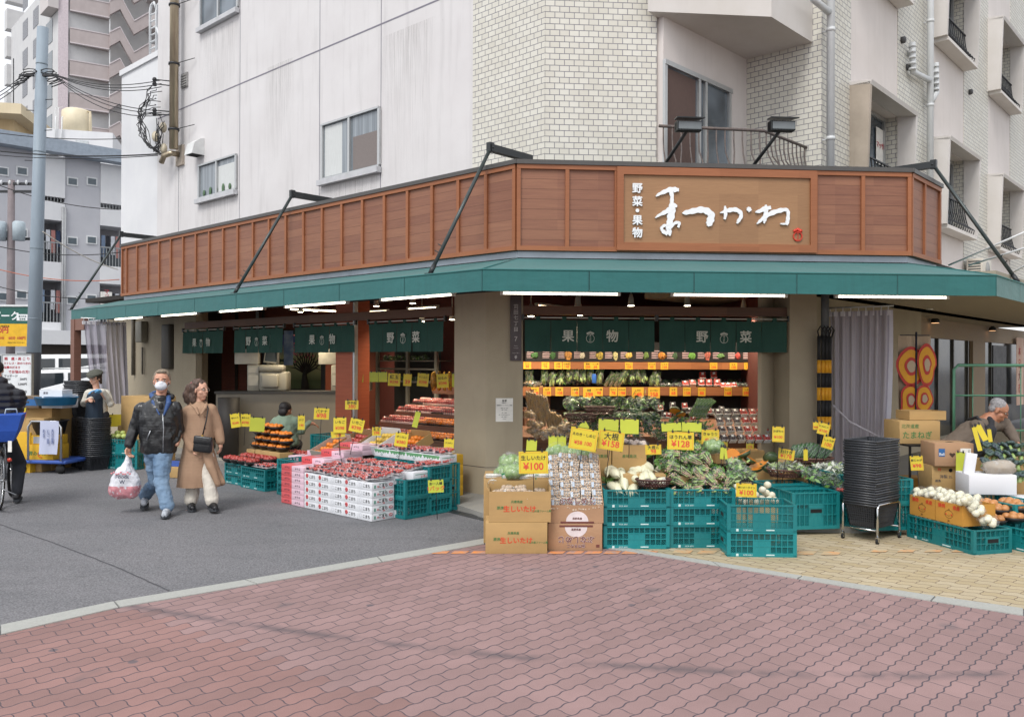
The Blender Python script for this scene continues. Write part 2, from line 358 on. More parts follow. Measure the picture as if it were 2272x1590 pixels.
# ---------------------------------------------------------------- building shell
def plaster(name,c1,c2,streak=.25):
    m,n,b=base(name,C3(c1),.9); v=n.coord(); f=n.noise(v,1.1,5,.6); s=n.noise(n.coord((3,3,.25)),2.2,4,.6)
    col=n.mix(n.ramp(f,.3,.7),C3(c1),C3(c2)); col=n.mix(n.ramp(s,.52,.8,0,streak),col,C3(c2,.72))
    fl=n.add('ShaderNodeTexVoronoi'); fl.inputs['Scale'].default_value=2.3; n.l.new(v,fl.inputs['Vector']); col=n.mix(n.ramp(fl.outputs['Distance'],.012,.02,.5,0),col,C3('#8c8880'))
    n.l.new(col,b.inputs['Base Color']); bp=n.add('ShaderNodeBump'); bp.inputs['Strength'].default_value=.25; bp.inputs['Distance'].default_value=.004
    n.l.new(n.noise(v,130,3,.6),bp.inputs['Height']); n.l.new(bp.outputs[0],b.inputs['Normal']); MATS[name]=m; return m
def brickmat(name,c1,c2,mort):
    m,n,b=base(name,C3(c1),.55); t=n.add('ShaderNodeTexCoord'); sp=n.add('ShaderNodeSeparateXYZ'); n.l.new(t.outputs['Object'],sp.inputs[0])
    cb=n.add('ShaderNodeCombineXYZ'); n.l.new(n.m('ADD',sp.outputs[0],sp.outputs[1]),cb.inputs[0]); n.l.new(sp.outputs[2],cb.inputs[1])
    bt=n.add('ShaderNodeTexBrick'); n.l.new(cb.outputs[0],bt.inputs['Vector']); bt.inputs['Scale'].default_value=1
    bt.inputs['Brick Width'].default_value=.122; bt.inputs['Row Height'].default_value=.0735; bt.inputs['Mortar Size'].default_value=.0046; bt.inputs['Mortar Smooth'].default_value=.12
    bt.inputs['Color1'].default_value=(*C3(c1),1); bt.inputs['Color2'].default_value=(*C3(c2),1); bt.inputs['Mortar'].default_value=(*C3(mort),1); bt.inputs['Bias'].default_value=0
    f=n.noise(t.outputs['Object'],1.3,4,.6); col=n.mix(n.ramp(f,.35,.75,0,.22),bt.outputs['Color'],C3('#a7a18f'))
    n.l.new(col,b.inputs['Base Color']); bp=n.add('ShaderNodeBump'); bp.invert=True; bp.inputs['Strength'].default_value=.7; bp.inputs['Distance'].default_value=.006
    n.l.new(bt.outputs['Fac'],bp.inputs['Height']); n.l.new(bp.outputs[0],b.inputs['Normal']); MATS[name]=m; return m
wallw=plaster('white_plaster','#d6d4d4','#cdcaca',.5); wallp=plaster('pinkish_plaster','#d8d1cd','#cec7c2'); wallb=plaster('bright_plaster','#dddedf','#d4d5d8',.1)
brick=brickmat('cream_tile','#d7d5cb','#cdcabf','#7b7a82')
wallc=plaster('pillar_concrete','#ada28c','#9e937f',.3)
slabm=plaster('balcony_concrete','#d3cfcc','#c8c3bd',.15); stainm=plaster('stained_concrete','#b5a99b','#8f8577',.75)
alu=M('aluminium','#b9bbbb',.35,.06,20,metal=.6); darkalu=M('bronze_frame','#5b5a56',.4,.1,20,metal=.5)
glassd,n_,b__=base('window_glass',C3('#56606a'),.08,spec=.9); v=n_.coord(); n_.l.new(n_.mix(n_.ramp(n_.noise(v,1.5,2),.35,.65),C3('#39424a'),C3('#6f7a84')),b__.inputs['Base Color'])
glassl,n_,b__=base('curtained_glass',C3('#9aa1a8'),.12,spec=.8); v=n_.coord((14,14,.4)); n_.l.new(n_.mix(n_.ramp(n_.noise(v,1.5,2),.35,.65),C3('#6c747b'),C3('#8d959b')),b__.inputs['Base Color'])
def P2(f,x,y=0): p=f.w(x,y); return (p.x,p.y)
TOP=14.0
bld=thing('apartment_building','white plaster and cream tile apartment block above the greengrocer shop','building',L.w(0,0,0),TL)
xl=L.hit(349,400)[0]; xb=L.hit(1049,200)[0]
# plain left wall (local frame of bld = frame L)
wz0=3.0
MB().box(xl,xb,0,8,wz0,TOP).obj('wall',wallw,bld)
xn=L.hit(265,400)[0]; zn=L.hit(310,145)[1]
# lower neighbour wall
nb=MB().box(xn,xl-.01,.04,9,0,zn).box(xn-.03,xl-.01,.0,9.05,zn,zn+.12)
nbt=thing('annex_building','low bright white building joined to the left end of the plaster wall','building',L.w(0,0,0),TL)
nb.obj('wall',wallb,nbt); MB().box(xl-.75,xl-.71,.0,.05,L.hit(340,500)[1]-2,L.hit(340,540)[1]+.0).obj('pipe',alu,nbt)
# brick side panel (frame L) and front tower (frame FF)
MB().box(xb+.003,-.0,-.004,8,wz0,TOP).obj('brick_side',brick,bld)
def onbld(o,f,x=0,y=0,z=0):
    p=L.loc(f.w(x,y)); o.location=(p[0],p[1],z); o.rotation_euler[2]=f.th-TL; return o
xt=FF.hit(1457,200)[0]
onbld(MB().box(0,xt,.001,1.6,wz0,TOP).obj('brick_front',brick,bld),FF)
# recess: back wall and brick side wall
P6=Vector((3.34,11.9)); P7=Vector((1.86,10.40)); P5=Vector((4.14,11.17))
RR=Frame(P5.x,P5.y,TR)
thb=math.atan2(P6.y-P7.y,P6.x-P7.x); BK=Frame(P7.x,P7.y,thb); bl=(P6-P7).length
thr=math.atan2(P5.y-P6.y,P5.x-P6.x); RW=Frame(P6.x,P6.y,thr); rl=(P5-P6).length
onbld(MB().box(.03,bl,0,.2,wz0,TOP).obj('wall',wallp,bld),BK)
onbld(MB().box(0,rl,0,.2,wz0,TOP).obj('brick_return',brick,bld),RW)
zs=6.01
slab=[(1.66,10.27),(3.23,10.42),(4.13,11.34),(4.10,11.40),(3.36,11.98),(1.80,10.46)]
sl_=[(L.loc(p)) for p in slab]
MB().prism(sl_,'z',zs,zs+1.25).prism(sl_,'z',zs+1.3,zs+4).obj('balcony',slabm,bld)
# right facade
X=14.5; rows=[(4.14,5.65),(7.46,8.97)]
def bayx(k): return 1.05+3.92*k
mbk=MB(); mpl=MB()
xprev=0.0
for k in range(4):
    a=bayx(k); b2=a+2.03
    mbk.box(xprev,a,0,.3,2.62,TOP)
    for z0_,z1_ in ((2.62,rows[0][0]),(rows[0][1],rows[1][0]),(rows[1][1],TOP)): onbld(MB().box(a,b2,.01,.3,z0_,z1_).obj('wall_panel',wallp,bld),RR)
    xprev=b2
mbk.box(xprev,X+3,0,.3,2.62,TOP)
onbld(mbk.obj('brick_wall',brick,bld),RR)
iron=M('dark_iron','#3a3b3d',.5,.2,30,metal=.5); rust=M('rusty_iron','#6f625b',.7,.25,25,col2='#4f4a4a')
def grille(mb,x0,x1,z0,h,n,out=.22):
    mb.box(x0,x1,-.05,-.02,z0+h-.02,z0+h)
    for i in range(n):
        x=x0+(x1-x0)*(i+.5)/n
        mb.tube([(x,-.03,z0+h),(x,-.06,z0+h*.6),(x,-.10,z0+h*.32),(x,-out,z0+h*.16),(x,-out+.02,z0+.03),(x,-.06,z0)],.011,5)
def bay(k,r,stain):
    a=bayx(k); b2=a+2.03; z0,z1=rows[r]; cm=stainm if stain else slabm
    wdw=onbld(link('window',None,bld),RR,a,0,z0); H=z1-z0; W=2.03
    prof=[(0,0),(.0,H),(-.29,H),(-.24,0)]
    m=MB(); m.prism(prof,'x',-.05,.02); m.obj('left_cheek',cm,wdw)
    m=MB(); m.prism(prof,'x',W-.02,W+.05); m.prism([(0,H-.0),(0,H+.05),(-.31,H+.02),(-.29,H-.04)],'x',-.05,W+.05); m.prism([(0,-.07),(-.25,-.07),(-.24,0),(0,.0)],'x',.02,W-.02); m.obj('hood',slabm,wdw)
    m=MB(); m.box(0.02,W-.02,.22,.28,0,H); m.obj('pane',glassd,wdw)
    m=MB()
    for x in (.04,W/2-.03,W-.10): m.box(x,x+.06,.17,.215,0,H)
    m.box(.1,W-.1,.172,.217,H-.07,H-.01).box(.1,W-.1,.172,.217,.02,.08); m.obj('frame',alu,wdw)
    m=MB(); m.box(.02,.021,.0,.2,0,H); 
    m=MB(); grille(m,.06,W-.06,.0,.62,13); m.obj('grille',iron,wdw)
    return wdw
for k in range(4):
    for r in range(2):
        wd=bay(k,r,k==0 and r==0)
        if k==0 and r==0:
            # paper with brush lettering taped inside the glass
            x,z=RR.hit(1957,330,.2); 
            m=MB().box(x-bayx(0)-.28,x-bayx(0)+.28,.195,.2,z-4.14-.28,z-4.14+.3); s=m.obj('paper_sign',M('paper_white','#e4e2dc',.7),wd)
            text('マッサージ',(x-bayx(0),.19,z-4.14+.02),.115,M('ink_red','#b8283a',.6),s,.02)
# drain pipes of the right facade
pvc=M('white_pipe','#c9cccd',.4,.05,3)
def pipe_obj(f,px,r,z0,z1,name='drain_pipe',y=-.11):
    x=f.hit(px,200,y)[0]; m=MB().cyl((0,0,z0),r,z1-z0,14)
    z=z0+.6
    while z<z1: m.cyl((0,0,z),r*1.12,.05,14).box(-.01,.01,.02,.12,z+.015,z+.03); z+=1.45
    return onbld(m.obj(name,pvc,bld),f,x,y)
pipe_obj(RR,1843,.052,2.6,TOP); pipe_obj(RR,2064,.055,2.6,TOP)
m=MB(); x1,z1=RR.hit(1812,5,-.1); x2,z2=RR.hit(1842,30,-.1); m.tube([(x1-.1,-.1,z1+.25),(x1-.1,-.1,z1),(x2,-.1,z2)],.045,10); onbld(m.obj('drain_elbow',pvc,bld),RR)
for px,py,ex,ey in ((2024,95,2064,180),(2076,140,2066,225)):
    m=MB(); a=RR.hit(px,py,-.1); b2=RR.hit(px+2,py+65,-.1); c2=RR.hit(ex,ey,-.1); m.tube([(a[0],-.1,a[1]),(b2[0],-.1,b2[1]),(c2[0],-.11,c2[1])],.05,10)
    for i in range(5): m.cyl((a[0],-.1,b2[1]+(a[1]-b2[1])*i/5+.02),.056,.03,12)
    onbld(m.obj('vent_pipe',pvc,bld),RR)
for px,py in ((2000,90),(2015,120),(2150,205),(2012,150)):
    a=RR.hit(px,py,0); m=MB().lathe([(.055,0),(.055,.05),(.03,.07)],12); o=m.obj('vent_cap',M('vent_dark','#4a4a4c',.6) if px!=2015 else pvc,bld); onbld(o,RR,a[0],0,a[1]); o.rotation_euler=(PI/2,0,RR.th-TL)
# sliding door on the recess back wall with frame
xa,za=BK.hit(1470,132,0); xb2,zb2=BK.hit(1618,200,0); zt=(za+zb2)/2
dr=onbld(link('balcony_door',None,bld),BK)
MB().box(xa+.02,xb2,-.004,-.002,3.6,zt).obj('pane',glassd,dr)
m=MB()
for x in (xa+.0,(xa+xb2)/2-.03,(xa+xb2)/2+.13,xb2-.06): m.box(x,x+.055,-.04,-.005,3.6,zt-.06)
m.box(xa,xb2+.02,-.05,-.005,zt-.06,zt+.0); m.obj('frame',alu,dr)
MB().box(xa+.06,(xa+xb2)/2-.06,-.0075,-.0045,3.6,zt-.08).obj('curtain',M('brown_curtain','#5e4c46',.9,.2,30,stretch=(10,1,.5)),dr)
# balcony railing, three bent runs
rl_=thing('balcony_railing','rusty curved bar railing of the second floor balcony','railing',(0,0,0))
pts=[AT(1462,283,10.3),AT(1695,287,10.5),AT(1798,333,11.4)]
zr=(pts[0].z+pts[1].z)/2; pts=[Vector((p.x,p.y,zr)) for p in pts]
m=MB().tube(pts,.02,8); m.obj('handrail',rust,rl_)
m=MB()
def bars(a,b,n,out):
    for i in range(n):
        p=a.lerp(b,(i+.5)/n); j=.03*math.sin(i*2.1)
        m.tube([p,p-Vector((0,0,.15)),p+out*.03-Vector((0,0,.3)),p+out*.11+Vector((j,0,-.45)),p+out*.10-Vector((0,0,.62)),p-Vector((0,0,.75))],.010,5)
bars(pts[0],pts[1],12,Vector((0,-1,0))); bars(pts[1],pts[2],11,Vector((.74,-.67,0))); m.obj('bars',rust,rl_)
# windows of the left wall
def lwin(pa,pb,opens,lbl=None):
    (x0,y0a,y0b),(x1,y1a,y1b)=pa,pb
    ax,az=L.hit(x0,y0a); _,bz=L.hit(x0,y0b); cx,cz=L.hit(x1,y1a); _,dz=L.hit(x1,y1b)
    zt=(az+cz)/2; zb=(bz+dz)/2; W=cx-ax
    wd=link('window',None,bld); wd.location=(ax,0,zb); H=zt-zb
    MB().box(0,W,-.006,-.003,0,H).obj('pane',opens,wd)
    m=MB(); t=.03; m.box(0,W,-.05,-.008,H-t,H).box(0,W,-.05,-.008,0,t)
    for x in (0,W/2-.025,W-t): m.box(x,x+.05,-.045,-.008,t,H-t)
    m.obj('frame',alu,wd); MB().box(-.03,W+.03,-.1,-.01,-.09,-.005).obj('sill',M('sill_metal','#b9babd',.5),wd)
    m=MB().box(-.05,W+.05,-.012,0-.008,-.01,H+.03); 
    return wd,W,H
w1,W1,H1=lwin((443,368,440),(527,341,425),glassl); w2,W2,H2=lwin((716,277,402),(845,237,370),glassl); w3,W3,H3=lwin((447,-80,60),(531,-110,24),glassd)
MB().box(W1*.52,W1*.97,-.0075,-.0065,.05,H1*.8).obj('curtain',M('white_curtain','#c9cccb',.8,.15,30,stretch=(12,1,.3)),w1)
m=MB()
for i in range(5): m.ell((W1*(.15+.17*i),-.02,.1),(.05,.008,.06+.03*(i%2)),8,6)
m.obj('potted_plants',M('plant_green','#4e6a4c',.7,.3,30),w1)
MB().box(W2*.05,W2*.36,-.0075,-.0065,.05,H2-.05).obj('curtain',M('white_curtain','#c9cccb'),w2)
MB().box(W2*.55,W2*.96,-.0076,-.0066,H2*.0+.05,H2*.62).obj('inner_blind',M('blind_brown','#7b7370',.8,.15,60,stretch=(1,1,3)),w2)
# panel joints of the left wall
jm=M('joint_grey','#7e7c86',.9); m=MB()
zj=L.hit(400,243)[1]
m.box(xl,xb,-.003,.0,zj-.012,zj+.012)
for px in (397,532,709,845):
    x=L.hit(px,300)[0]; m.box(x-.007,x+.007,-.0025,-.0002,wz0,TOP)
m.obj('panel_joint',jm,bld)
# flue pipe, vents
x=L.hit(386,200,-.2)[0]; zb_=L.hit(386,330,-.2)[1]
fl=link('flue_pipe',None,bld); fl.location=(x,-.2,0)
m=MB(); m.cyl((0,0,zb_),.085,TOP-zb_,18); z=zb_+.4
flm=M('galvanised','#b9aa90',.35,.25,4,metal=.7,stretch=(3,3,.4),col2='#8f8270'); m.obj('duct',flm,fl)
for py in (15,145,290):
    z=L.hit(386,py,-.2)[1]; MB().cyl((0,0,z),.108,.04,18).tube([(0,0,z+.02),(.55,.15,z+.05)],.008,5).obj('clamp',iron,fl)
a=L.hit(397,345,-.05); m=MB().box(a[0]-.14,a[0]+.14,-.05,0,a[1]-.2,a[1]+.2); m.obj('wall_vent',stainm,bld)
m=MB().tube([(a[0],-.06,a[1]+.02),(a[0]-.03,-.2,a[1]+.02),(a[0]-.25,-.24,a[1]),(a[0]-.36,-.24,a[1]-.12)],.055,10); m.obj('vent_elbow',flm,bld)
a=L.hit(408,178,-.03); m=MB().box(a[0]-.13,a[0]+.13,-.03,0,a[1]-.14,a[1]+.14); 
for i in range(5): m.box(a[0]-.11,a[0]+.11,-.045,-.03,a[1]-.12+i*.05,a[1]-.10+i*.05)
m.obj('wall_vent',M('vent_grey','#9a9896',.6),bld)
a=L.hit(440,328,-.05); m=MB().prism([(0,-.16),(-.26,-.16),(-.2,.06),(-.08,.15),(0,.17)],'x',a[0]-.15,a[0]+.15); m.v=[(p[0],p[1],p[2]+a[1]) for p in m.v]; m.obj('exhaust_hood',M('hood_white','#cfd0cf',.4),bld)
m=MB().box(a[0]-.13,a[0]+.13,-.24,-.02,a[1]-.163,a[1]-.161); m.obj('hood_opening',M('void_black','#151517',.9),bld)
# electric service bracket with cables
a=L.hit(352,215,-.1)
sv_=link('cable_bracket',None,bld)
m=MB()
for py in (178,188,246,254):
    q=L.hit(365,py,-.15); m.tube([(q[0]+.05,0,q[1]),(q[0]-.1,-.3,q[1])],.012,5).lathe([(.03,-.04),(.05,0),(.03,.04)],8,(q[0]-.12,-.3,q[1]))
m.obj('insulator',iron,sv_)
cbl=M('black_cable','#232326',.6)
m=MB()
def cp(px,py,y=-.3): q=L.hit(px,py,y); return (q[0],y,q[1])
for i in range(11):
    k=i*1.0; pts=[cp(350,182+i*7),cp(335-i*3,200+i*6),cp(308+i*1.5,260+i*2),cp(315+i*2,300+i*2),cp(335+i*2,330+i),cp(352,300+i*4),cp(358,240+i*5)]
    P=[]; n=len(pts)
    for s in range(n-1):
        p0,p1,p2,p3=[Vector(pts[max(0,min(n-1,s+o))]) for o in (-1,0,1,2)]
        for t in (0,.33,.66): P.append(.5*((2*p1)+(-p0+p2)*t+(2*p0-5*p1+4*p2-p3)*t*t+(-p0+3*p1-3*p2+p3)*t**3)+Vector((rnd.uniform(-.02,.02),rnd.uniform(-.08,.08),rnd.uniform(-.02,.02))))
    m.tube(P,.008,5)
m.obj('cable_loop',cbl,sv_)
m=MB()
for px,py in ((345,303),(362,283),(363,330)): m.ell(cp(px,py,-.2),(.09,.07,.11),10,8)
m.obj('junction_cap',M('cream_plastic','#c9bfa8',.5),sv_)
# ---------------------------------------------------------------- fascia
def planks(name,c1,c2,h=.113,line_=True,grain=1.0):
    m,n,b=base(name,C3(c1),.55); t=n.add('ShaderNodeTexCoord'); sp=n.add('ShaderNodeSeparateXYZ'); n.l.new(t.outputs['Object'],sp.inputs[0])
    zz=n.m('DIVIDE',sp.outputs[2],h); r=n.m('FLOOR',zz); f=n.m('FRACT',zz)
    pn=n.m('FLOOR',n.m('DIVIDE',sp.outputs[0],.46))
    cb=n.add('ShaderNodeCombineXYZ'); n.l.new(n.m('ADD',sp.outputs[0],n.m('MULTIPLY',r,7.3)),cb.inputs[0]); n.l.new(sp.outputs[1],cb.inputs[1]); n.l.new(sp.outputs[2],cb.inputs[2])
    mp=n.add('ShaderNodeMapping'); mp.inputs['Scale'].default_value=(1.6,2,26); n.l.new(cb.outputs[0],mp.inputs[0])
    g=n.noise(mp.outputs[0],1.6*grain,5,.62); wn_=n.add('ShaderNodeTexWhiteNoise',noise_dimensions='2D'); c2_=n.add('ShaderNodeCombineXYZ'); n.l.new(r,c2_.inputs[0]); n.l.new(pn,c2_.inputs[1]); n.l.new(c2_.outputs[0],wn_.inputs['Vector'])
    k=n.m('ADD',n.m('MULTIPLY',g,.75),n.m('MULTIPLY',wn_.outputs['Value'],.28)); col=n.mix(n.ramp(k,.3,.8),C3(c1),C3(c2))
    if line_:
        ln=n.m('LESS_THAN',f,.045); col=n.mix(n.m('MULTIPLY',ln,.45),col,C3(c1,.3))
        bp=n.add('ShaderNodeBump'); bp.inputs['Strength'].default_value=.6; bp.inputs['Distance'].default_value=.004; n.l.new(n.m('SUBTRACT',1,ln),bp.inputs['Height']); n.l.new(bp.outputs[0],b.inputs['Normal'])
    n.l.new(col,b.inputs['Base Color']); MATS[name]=m; return m
wood=planks('fascia_wood','#7a4f3e','#95674e'); batt=planks('batten_wood','#8c5534','#a06440',.5,False,2); signb=planks('sign_board_wood','#8d6848','#a17a56',.6,False,3)
capm=M('cap_metal','#4d4b49',.5,.1,8); galv=M('galvanised_sheet','#9aa0a8',.4,.2,3,metal=.5)
fas=thing('shop_fascia','reddish wooden plank fascia wrapping the corner above the green awning','fascia',(B.x,B.y,0),0)
ZB,ZT=2.93,3.89
def onfas(o,f): 
    o.location=(f.o.x-B.x,f.o.y-B.y,0); o.rotation_euler[2]=f.th; return o
FL=Frame(B.x,B.y,TL); F2=Frame(B.x,B.y,TF); FRt=Frame(C.x,C.y,TR)
LL=10.35; WF=(C-B).length; WRt=1.14
def fasc(f,x0,x1,bx,cov=True):
    onfas(MB().box(x0,x1,.0,.04,ZB,ZT).obj('plank_panel',wood,fas),f)
    m=MB(); m.box(x0,x1,-.03,-.0005,ZT-.05,ZT).box(x0,x1,-.03,-.0005,ZB,ZB+.05)
    for x in bx: m.box(x-.022,x+.022,-.027,-.0005,ZB+.05,ZT-.05)
    onfas(m.obj('batten_frame',batt,fas),f)
    onfas(MB().box(x0-.03,x1+.03,-.045,1.0,ZT+.001,ZT+.05).obj('cap_flashing',capm,fas),f)
    onfas(MB().box(x0+.01,x1-.01,.03,.07,ZB-.075,ZB-.004).obj('gutter_sheet',galv,fas),f)
    onfas(MB().box(x0,x1,.09,.12,2.5,ZB-.002).obj('gap_shade_board',M('dark_gap','#2f2d2b',.9),fas),f)  # dark board standing in for the shade in the gap below the gutter
fasc(FL,-LL,0,[-.022]+[-.46*i for i in range(1,23)]+[-LL+.022])
xs0=F2.hit(1367,450)[0]; xs1=F2.hit(1808,450)[0]
fasc(F2,0,WF,[.022,F2.hit(1258,450)[0],xs0-.0,xs1,F2.hit(1913,450)[0],WF-.022])
fasc(FRt,0,WRt,[.022,FRt.hit(2049,500)[0],WRt-.022])
# left end face of the fascia box
onfas(MB().box(-LL-.04,-LL-.001,0,1.0,ZB,ZT).obj('end_panel',wood,fas),FL)
# sign
sg=thing('shop_sign','framed wooden signboard with white brush lettering on the fascia front','sign',(B.x,B.y,0),TF)
z0s=F2.hit(1580,545,-.03)[1]; z1s=F2.hit(1580,390,-.03)[1]
m=MB(); xi0=xs0+.075; xi1=xs1-.075; zi0,zi1=z0s+.02,z1s-.01
m.box(xs0,xs1,-.06,-.031,ZB+.012,zi0).box(xs0,xs1,-.06,-.031,zi1,ZT-.012).box(xs0,xi0,-.06,-.031,zi0,zi1).box(xi1,xs1,-.06,-.031,zi0,zi1)
m.obj('frame',batt,sg); MB().box(xi0,xi1,-.034,-.0275,zi0,zi1).obj('board',signb,sg)
whitel=M('sign_white','#e8eaec',.4,.02,5); YS=-.036
def sxy(cx,cy):   # coordinates of the enlarged sign crop to sign frame
    px=1370+cx/4.939; py=380+cy/4.939; q=F2.hit(px,py,YS); return q
def brush(strokes,mat,name,parent,conv,th=.022,y0=YS,rag=.0):
    m=MB()
    for st in strokes:
        P=[Vector(conv(a,b)) for a,b,_ in st]; Wd=[c for _,_,c in st]; n=len(P)
        # densify with catmull-rom
        D=[];Wl=[]
        for s in range(n-1):
            p0,p1,p2,p3=[P[max(0,min(n-1,s+o))] for o in (-1,0,1,2)]
            for k in range(6):
                t=k/6; D.append(.5*((2*p1)+(-p0+p2)*t+(2*p0-5*p1+4*p2-p3)*t*t+(-p0+3*p1-3*p2+p3)*t**3)); Wl.append(Wd[s]+(Wd[s+1]-Wd[s])*t)
        D.append(P[-1]); Wl.append(Wd[-1]); a=[];b=[]
        for i,p in enumerate(D):
            t=(D[min(i+1,len(D)-1)]-D[max(i-1,0)]).normalized(); nn=Vector((-t.y,t.x)); r=Wl[i]/4.939/1850*9.3*(1+rag*math.sin(i*5.3)*.12)
            a.append(p+nn*r); b.append(p-nn*r)
        poly=a+b[::-1]; k=len(a); vs=[(q.x,y0,q.y) for q in poly]+[(q.x,y0-th,q.y) for q in poly]; N=2*k; fs=[]
        for i in range(k-1):
            fs+=[(i,i+1,N-2-i,N-1-i),(N+i+1,N+i,N+N-1-i,N+N-2-i)]
        for i in range(N): fs.append((i,(i+1)%N,N+(i+1)%N,N+i))
        m._add(vs,fs); y0-=.0007
    return m.obj(name,mat,parent)
W_=1
brush([[(418,280,6),(450,255,15),(510,228,22),(570,205,26),(625,205,28),(668,208,16)],
 [(575,215,24),(592,270,20),(592,330,18),(588,380,26),(590,430,40),(580,500,40),(568,560,32),(555,610,28),(560,660,30),(572,710,8)],
 [(410,515,5),(450,485,14),(510,455,22),(560,430,30),(615,385,34),(648,390,8)],
 [(590,560,10),(545,590,10),(505,600,16),(478,628,14),(500,665,20),(545,690,20)],
 [(560,640,18),(600,590,16),(640,565,16),(670,575,18),(660,620,10)]],whitel,'brush_letter',sg,sxy,rag=1)
brush([[(706,462,6),(750,455,26),(830,438,30),(910,425,34),(975,440,36),(1020,480,38),(1015,530,40),(1000,575,36),(985,605,10)]],whitel,'brush_letter',sg,sxy,rag=1)
brush([[(1120,458,6),(1170,445,16),(1230,428,24),(1290,425,24),(1340,455,22),(1348,500,18),(1325,540,18),(1305,575,8)],
 [(1172,382,8),(1178,430,16),(1178,480,18),(1170,530,10)],[(1420,400,14),(1435,420,26),(1450,440,18)]],whitel,'brush_letter',sg,sxy,rag=1)
brush([[(1620,370,8),(1622,430,24),(1618,490,24),(1605,540,18),(1600,575,6)],[(1505,450,8),(1550,440,20),(1610,415,28),(1675,400,16)],
 [(1522,580,5),(1560,545,16),(1620,495,22),(1700,455,26),(1780,432,24),(1840,425,18),(1862,450,18),(1862,510,18),(1855,560,20),(1850,595,6)],[(1780,578,8),(1820,580,10),(1860,575,12)]],whitel,'brush_letter',sg,sxy,rag=1)
for s,cy in (('野',195),('菜',340),('・',445),('果',545),('物',683)):
    x,z=sxy(215,cy); text(s,(x,YS-.012,z),.118 if s!='・' else .16,whitel,sg,.034,ex=.008)
redm=M('seal_red','#c9341f',.4,.05,5)
x,z=sxy(1972,715); m=MB()
for i in range(24):
    a0,a1=2*PI*i/24,2*PI*(i+1)/24
    m.prism([(x+.055*math.cos(a0),z+.055*math.sin(a0)),(x+.055*math.cos(a1),z+.055*math.sin(a1)),(x+.045*math.cos(a1),z+.045*math.sin(a1)),(x+.045*math.cos(a0),z+.045*math.sin(a0))],'y',YS-.015,YS)
for i in range(5): m.cyl((x-.034+.017*i,YS-.0155-.0004*i,z+.062+.008*(2-abs(i-2))),.018,.0155,12,axis='y')
m.obj('seal_emblem',redm,sg); text('まつかわ',(x,YS-.012,z),.026,redm,sg,.02,vert=True,space=.85)
# ---------------------------------------------------------------- awning
def canvas(name,c):
    m,n,b=base(name,C3(c),.7); v=n.coord(); f=n.noise(v,1.2,4,.6); fi=n.noise(v,300,1)
    col=n.mix(n.ramp(f,.3,.7),C3(c,.93),C3(c,1.08)); st=n.noise(n.coord((5,5,.5)),2.4,4,.65); col=n.mix(n.ramp(st,.5,.78,0,.4),col,C3(c,.62)); bp=n.add('ShaderNodeBump'); bp.inputs['Strength'].default_value=.35; bp.inputs['Distance'].default_value=.03; n.l.new(n.noise(n.coord((1,1,2)),3.2,3,.5),bp.inputs['Height']); n.l.new(bp.outputs[0],b.inputs['Normal']); n.l.new(n.mix(n.ramp(fi,.3,.7,0,.12),col,C3(c,1.5)),b.inputs['Base Color']); b.inputs['Sheen Weight'].default_value=.15; MATS[name]=m; return m
teal=canvas('awning_canvas','#216261')
aw=thing('awning','teal green canvas awning running round the shop corner below the fascia','awning',(B.x,B.y,0),0)
zi,zo,zv=2.845,2.61,2.395
iL=cornerLF(.03); oL=cornerLF(-.97); iR=cornerFR(.03); oR=cornerFR(-.97)
def lp(p): return Vector((p.x-B.x,p.y-B.y,0))
def up(v,z): return Vector((v.x,v.y,z))
uL=Vector((-math.cos(TL),-math.sin(TL),0)); uR=Vector((math.cos(TR),math.sin(TR),0))
iL,oL,iR,oR=[Vector((q.x,q.y)) for q in (iL,oL,iR,oR)]
dL=0
xo=L.hit(158,700,-1.97); eo=L.w(xo[0],-1.97); ei=L.w(-LL-.25+L.loc(B)[0],-.97)
ro=Vector((oR.x,oR.y,0))+uR*5.5; ri=Vector((iR.x,iR.y,0))+uR*5.5
def cseg(a_o,b_o,a_i,b_i,n):
    t=MB(); 
    for i in range(n):
        f0,f1=i/n,(i+1)/n; g=.0
        p=[a_o.lerp(b_o,f0),a_o.lerp(b_o,f1),a_i.lerp(b_i,f1),a_i.lerp(b_i,f0)]
        sag=lambda f:-.012*abs(math.sin(PI*f*n*1.0))
        P=[up(lp(p[0]),zo),up(lp(p[1]),zo),up(lp(p[2]),zi),up(lp(p[3]),zi)]
        # subdivide for a slight sag between ribs
        K=4
        for j in range(K):
            for q in range(4):
                def pt(u,v):
                    A=P[0].lerp(P[1],u); Bq=P[3].lerp(P[2],u); r=A.lerp(Bq,v); r.z-=.014*math.sin(PI*u)*math.sin(PI*v); return r
                u0,u1=j/K,(j+1)/K; v0,v1=q/4,(q+1)/4; a=[pt(u0,v0),pt(u1,v0),pt(u1,v1),pt(u0,v1)]
                t._add(a+[x-Vector((0,0,.004)) for x in a],[(0,1,2,3),(7,6,5,4)],0,True)
    return t
def valance(a,b,n):
    t=MB()
    for i in range(n):
        p=lp(a.lerp(b,i/n)); q=lp(a.lerp(b,(i+1)/n)); d=(q-p).normalized(); nn=Vector((d.y,-d.x,0))*.006; e=d*.002
        t._add([up(p+e,zv),up(q-e,zv),up(q-e,zo+.006),up(p+e,zo+.006),up(p+e-nn,zv),up(q-e-nn,zv),up(q-e-nn,zo+.006),up(p+e-nn,zo+.006)],[(0,1,2,3),(7,6,5,4),(0,4,5,1),(3,2,6,7),(0,3,7,4),(1,5,6,2)])
        # stitched seam
        t._add([up(q-d*.012+nn*.4,zv),up(q-d*.004+nn*.4,zv),up(q-d*.004+nn*.4,zo),up(q-d*.012+nn*.4,zo)],[(0,1,2,3)],1)
    return t
V3=lambda v: Vector((v.x,v.y,0))
seam=canvas('awning_seam','#1b5050')
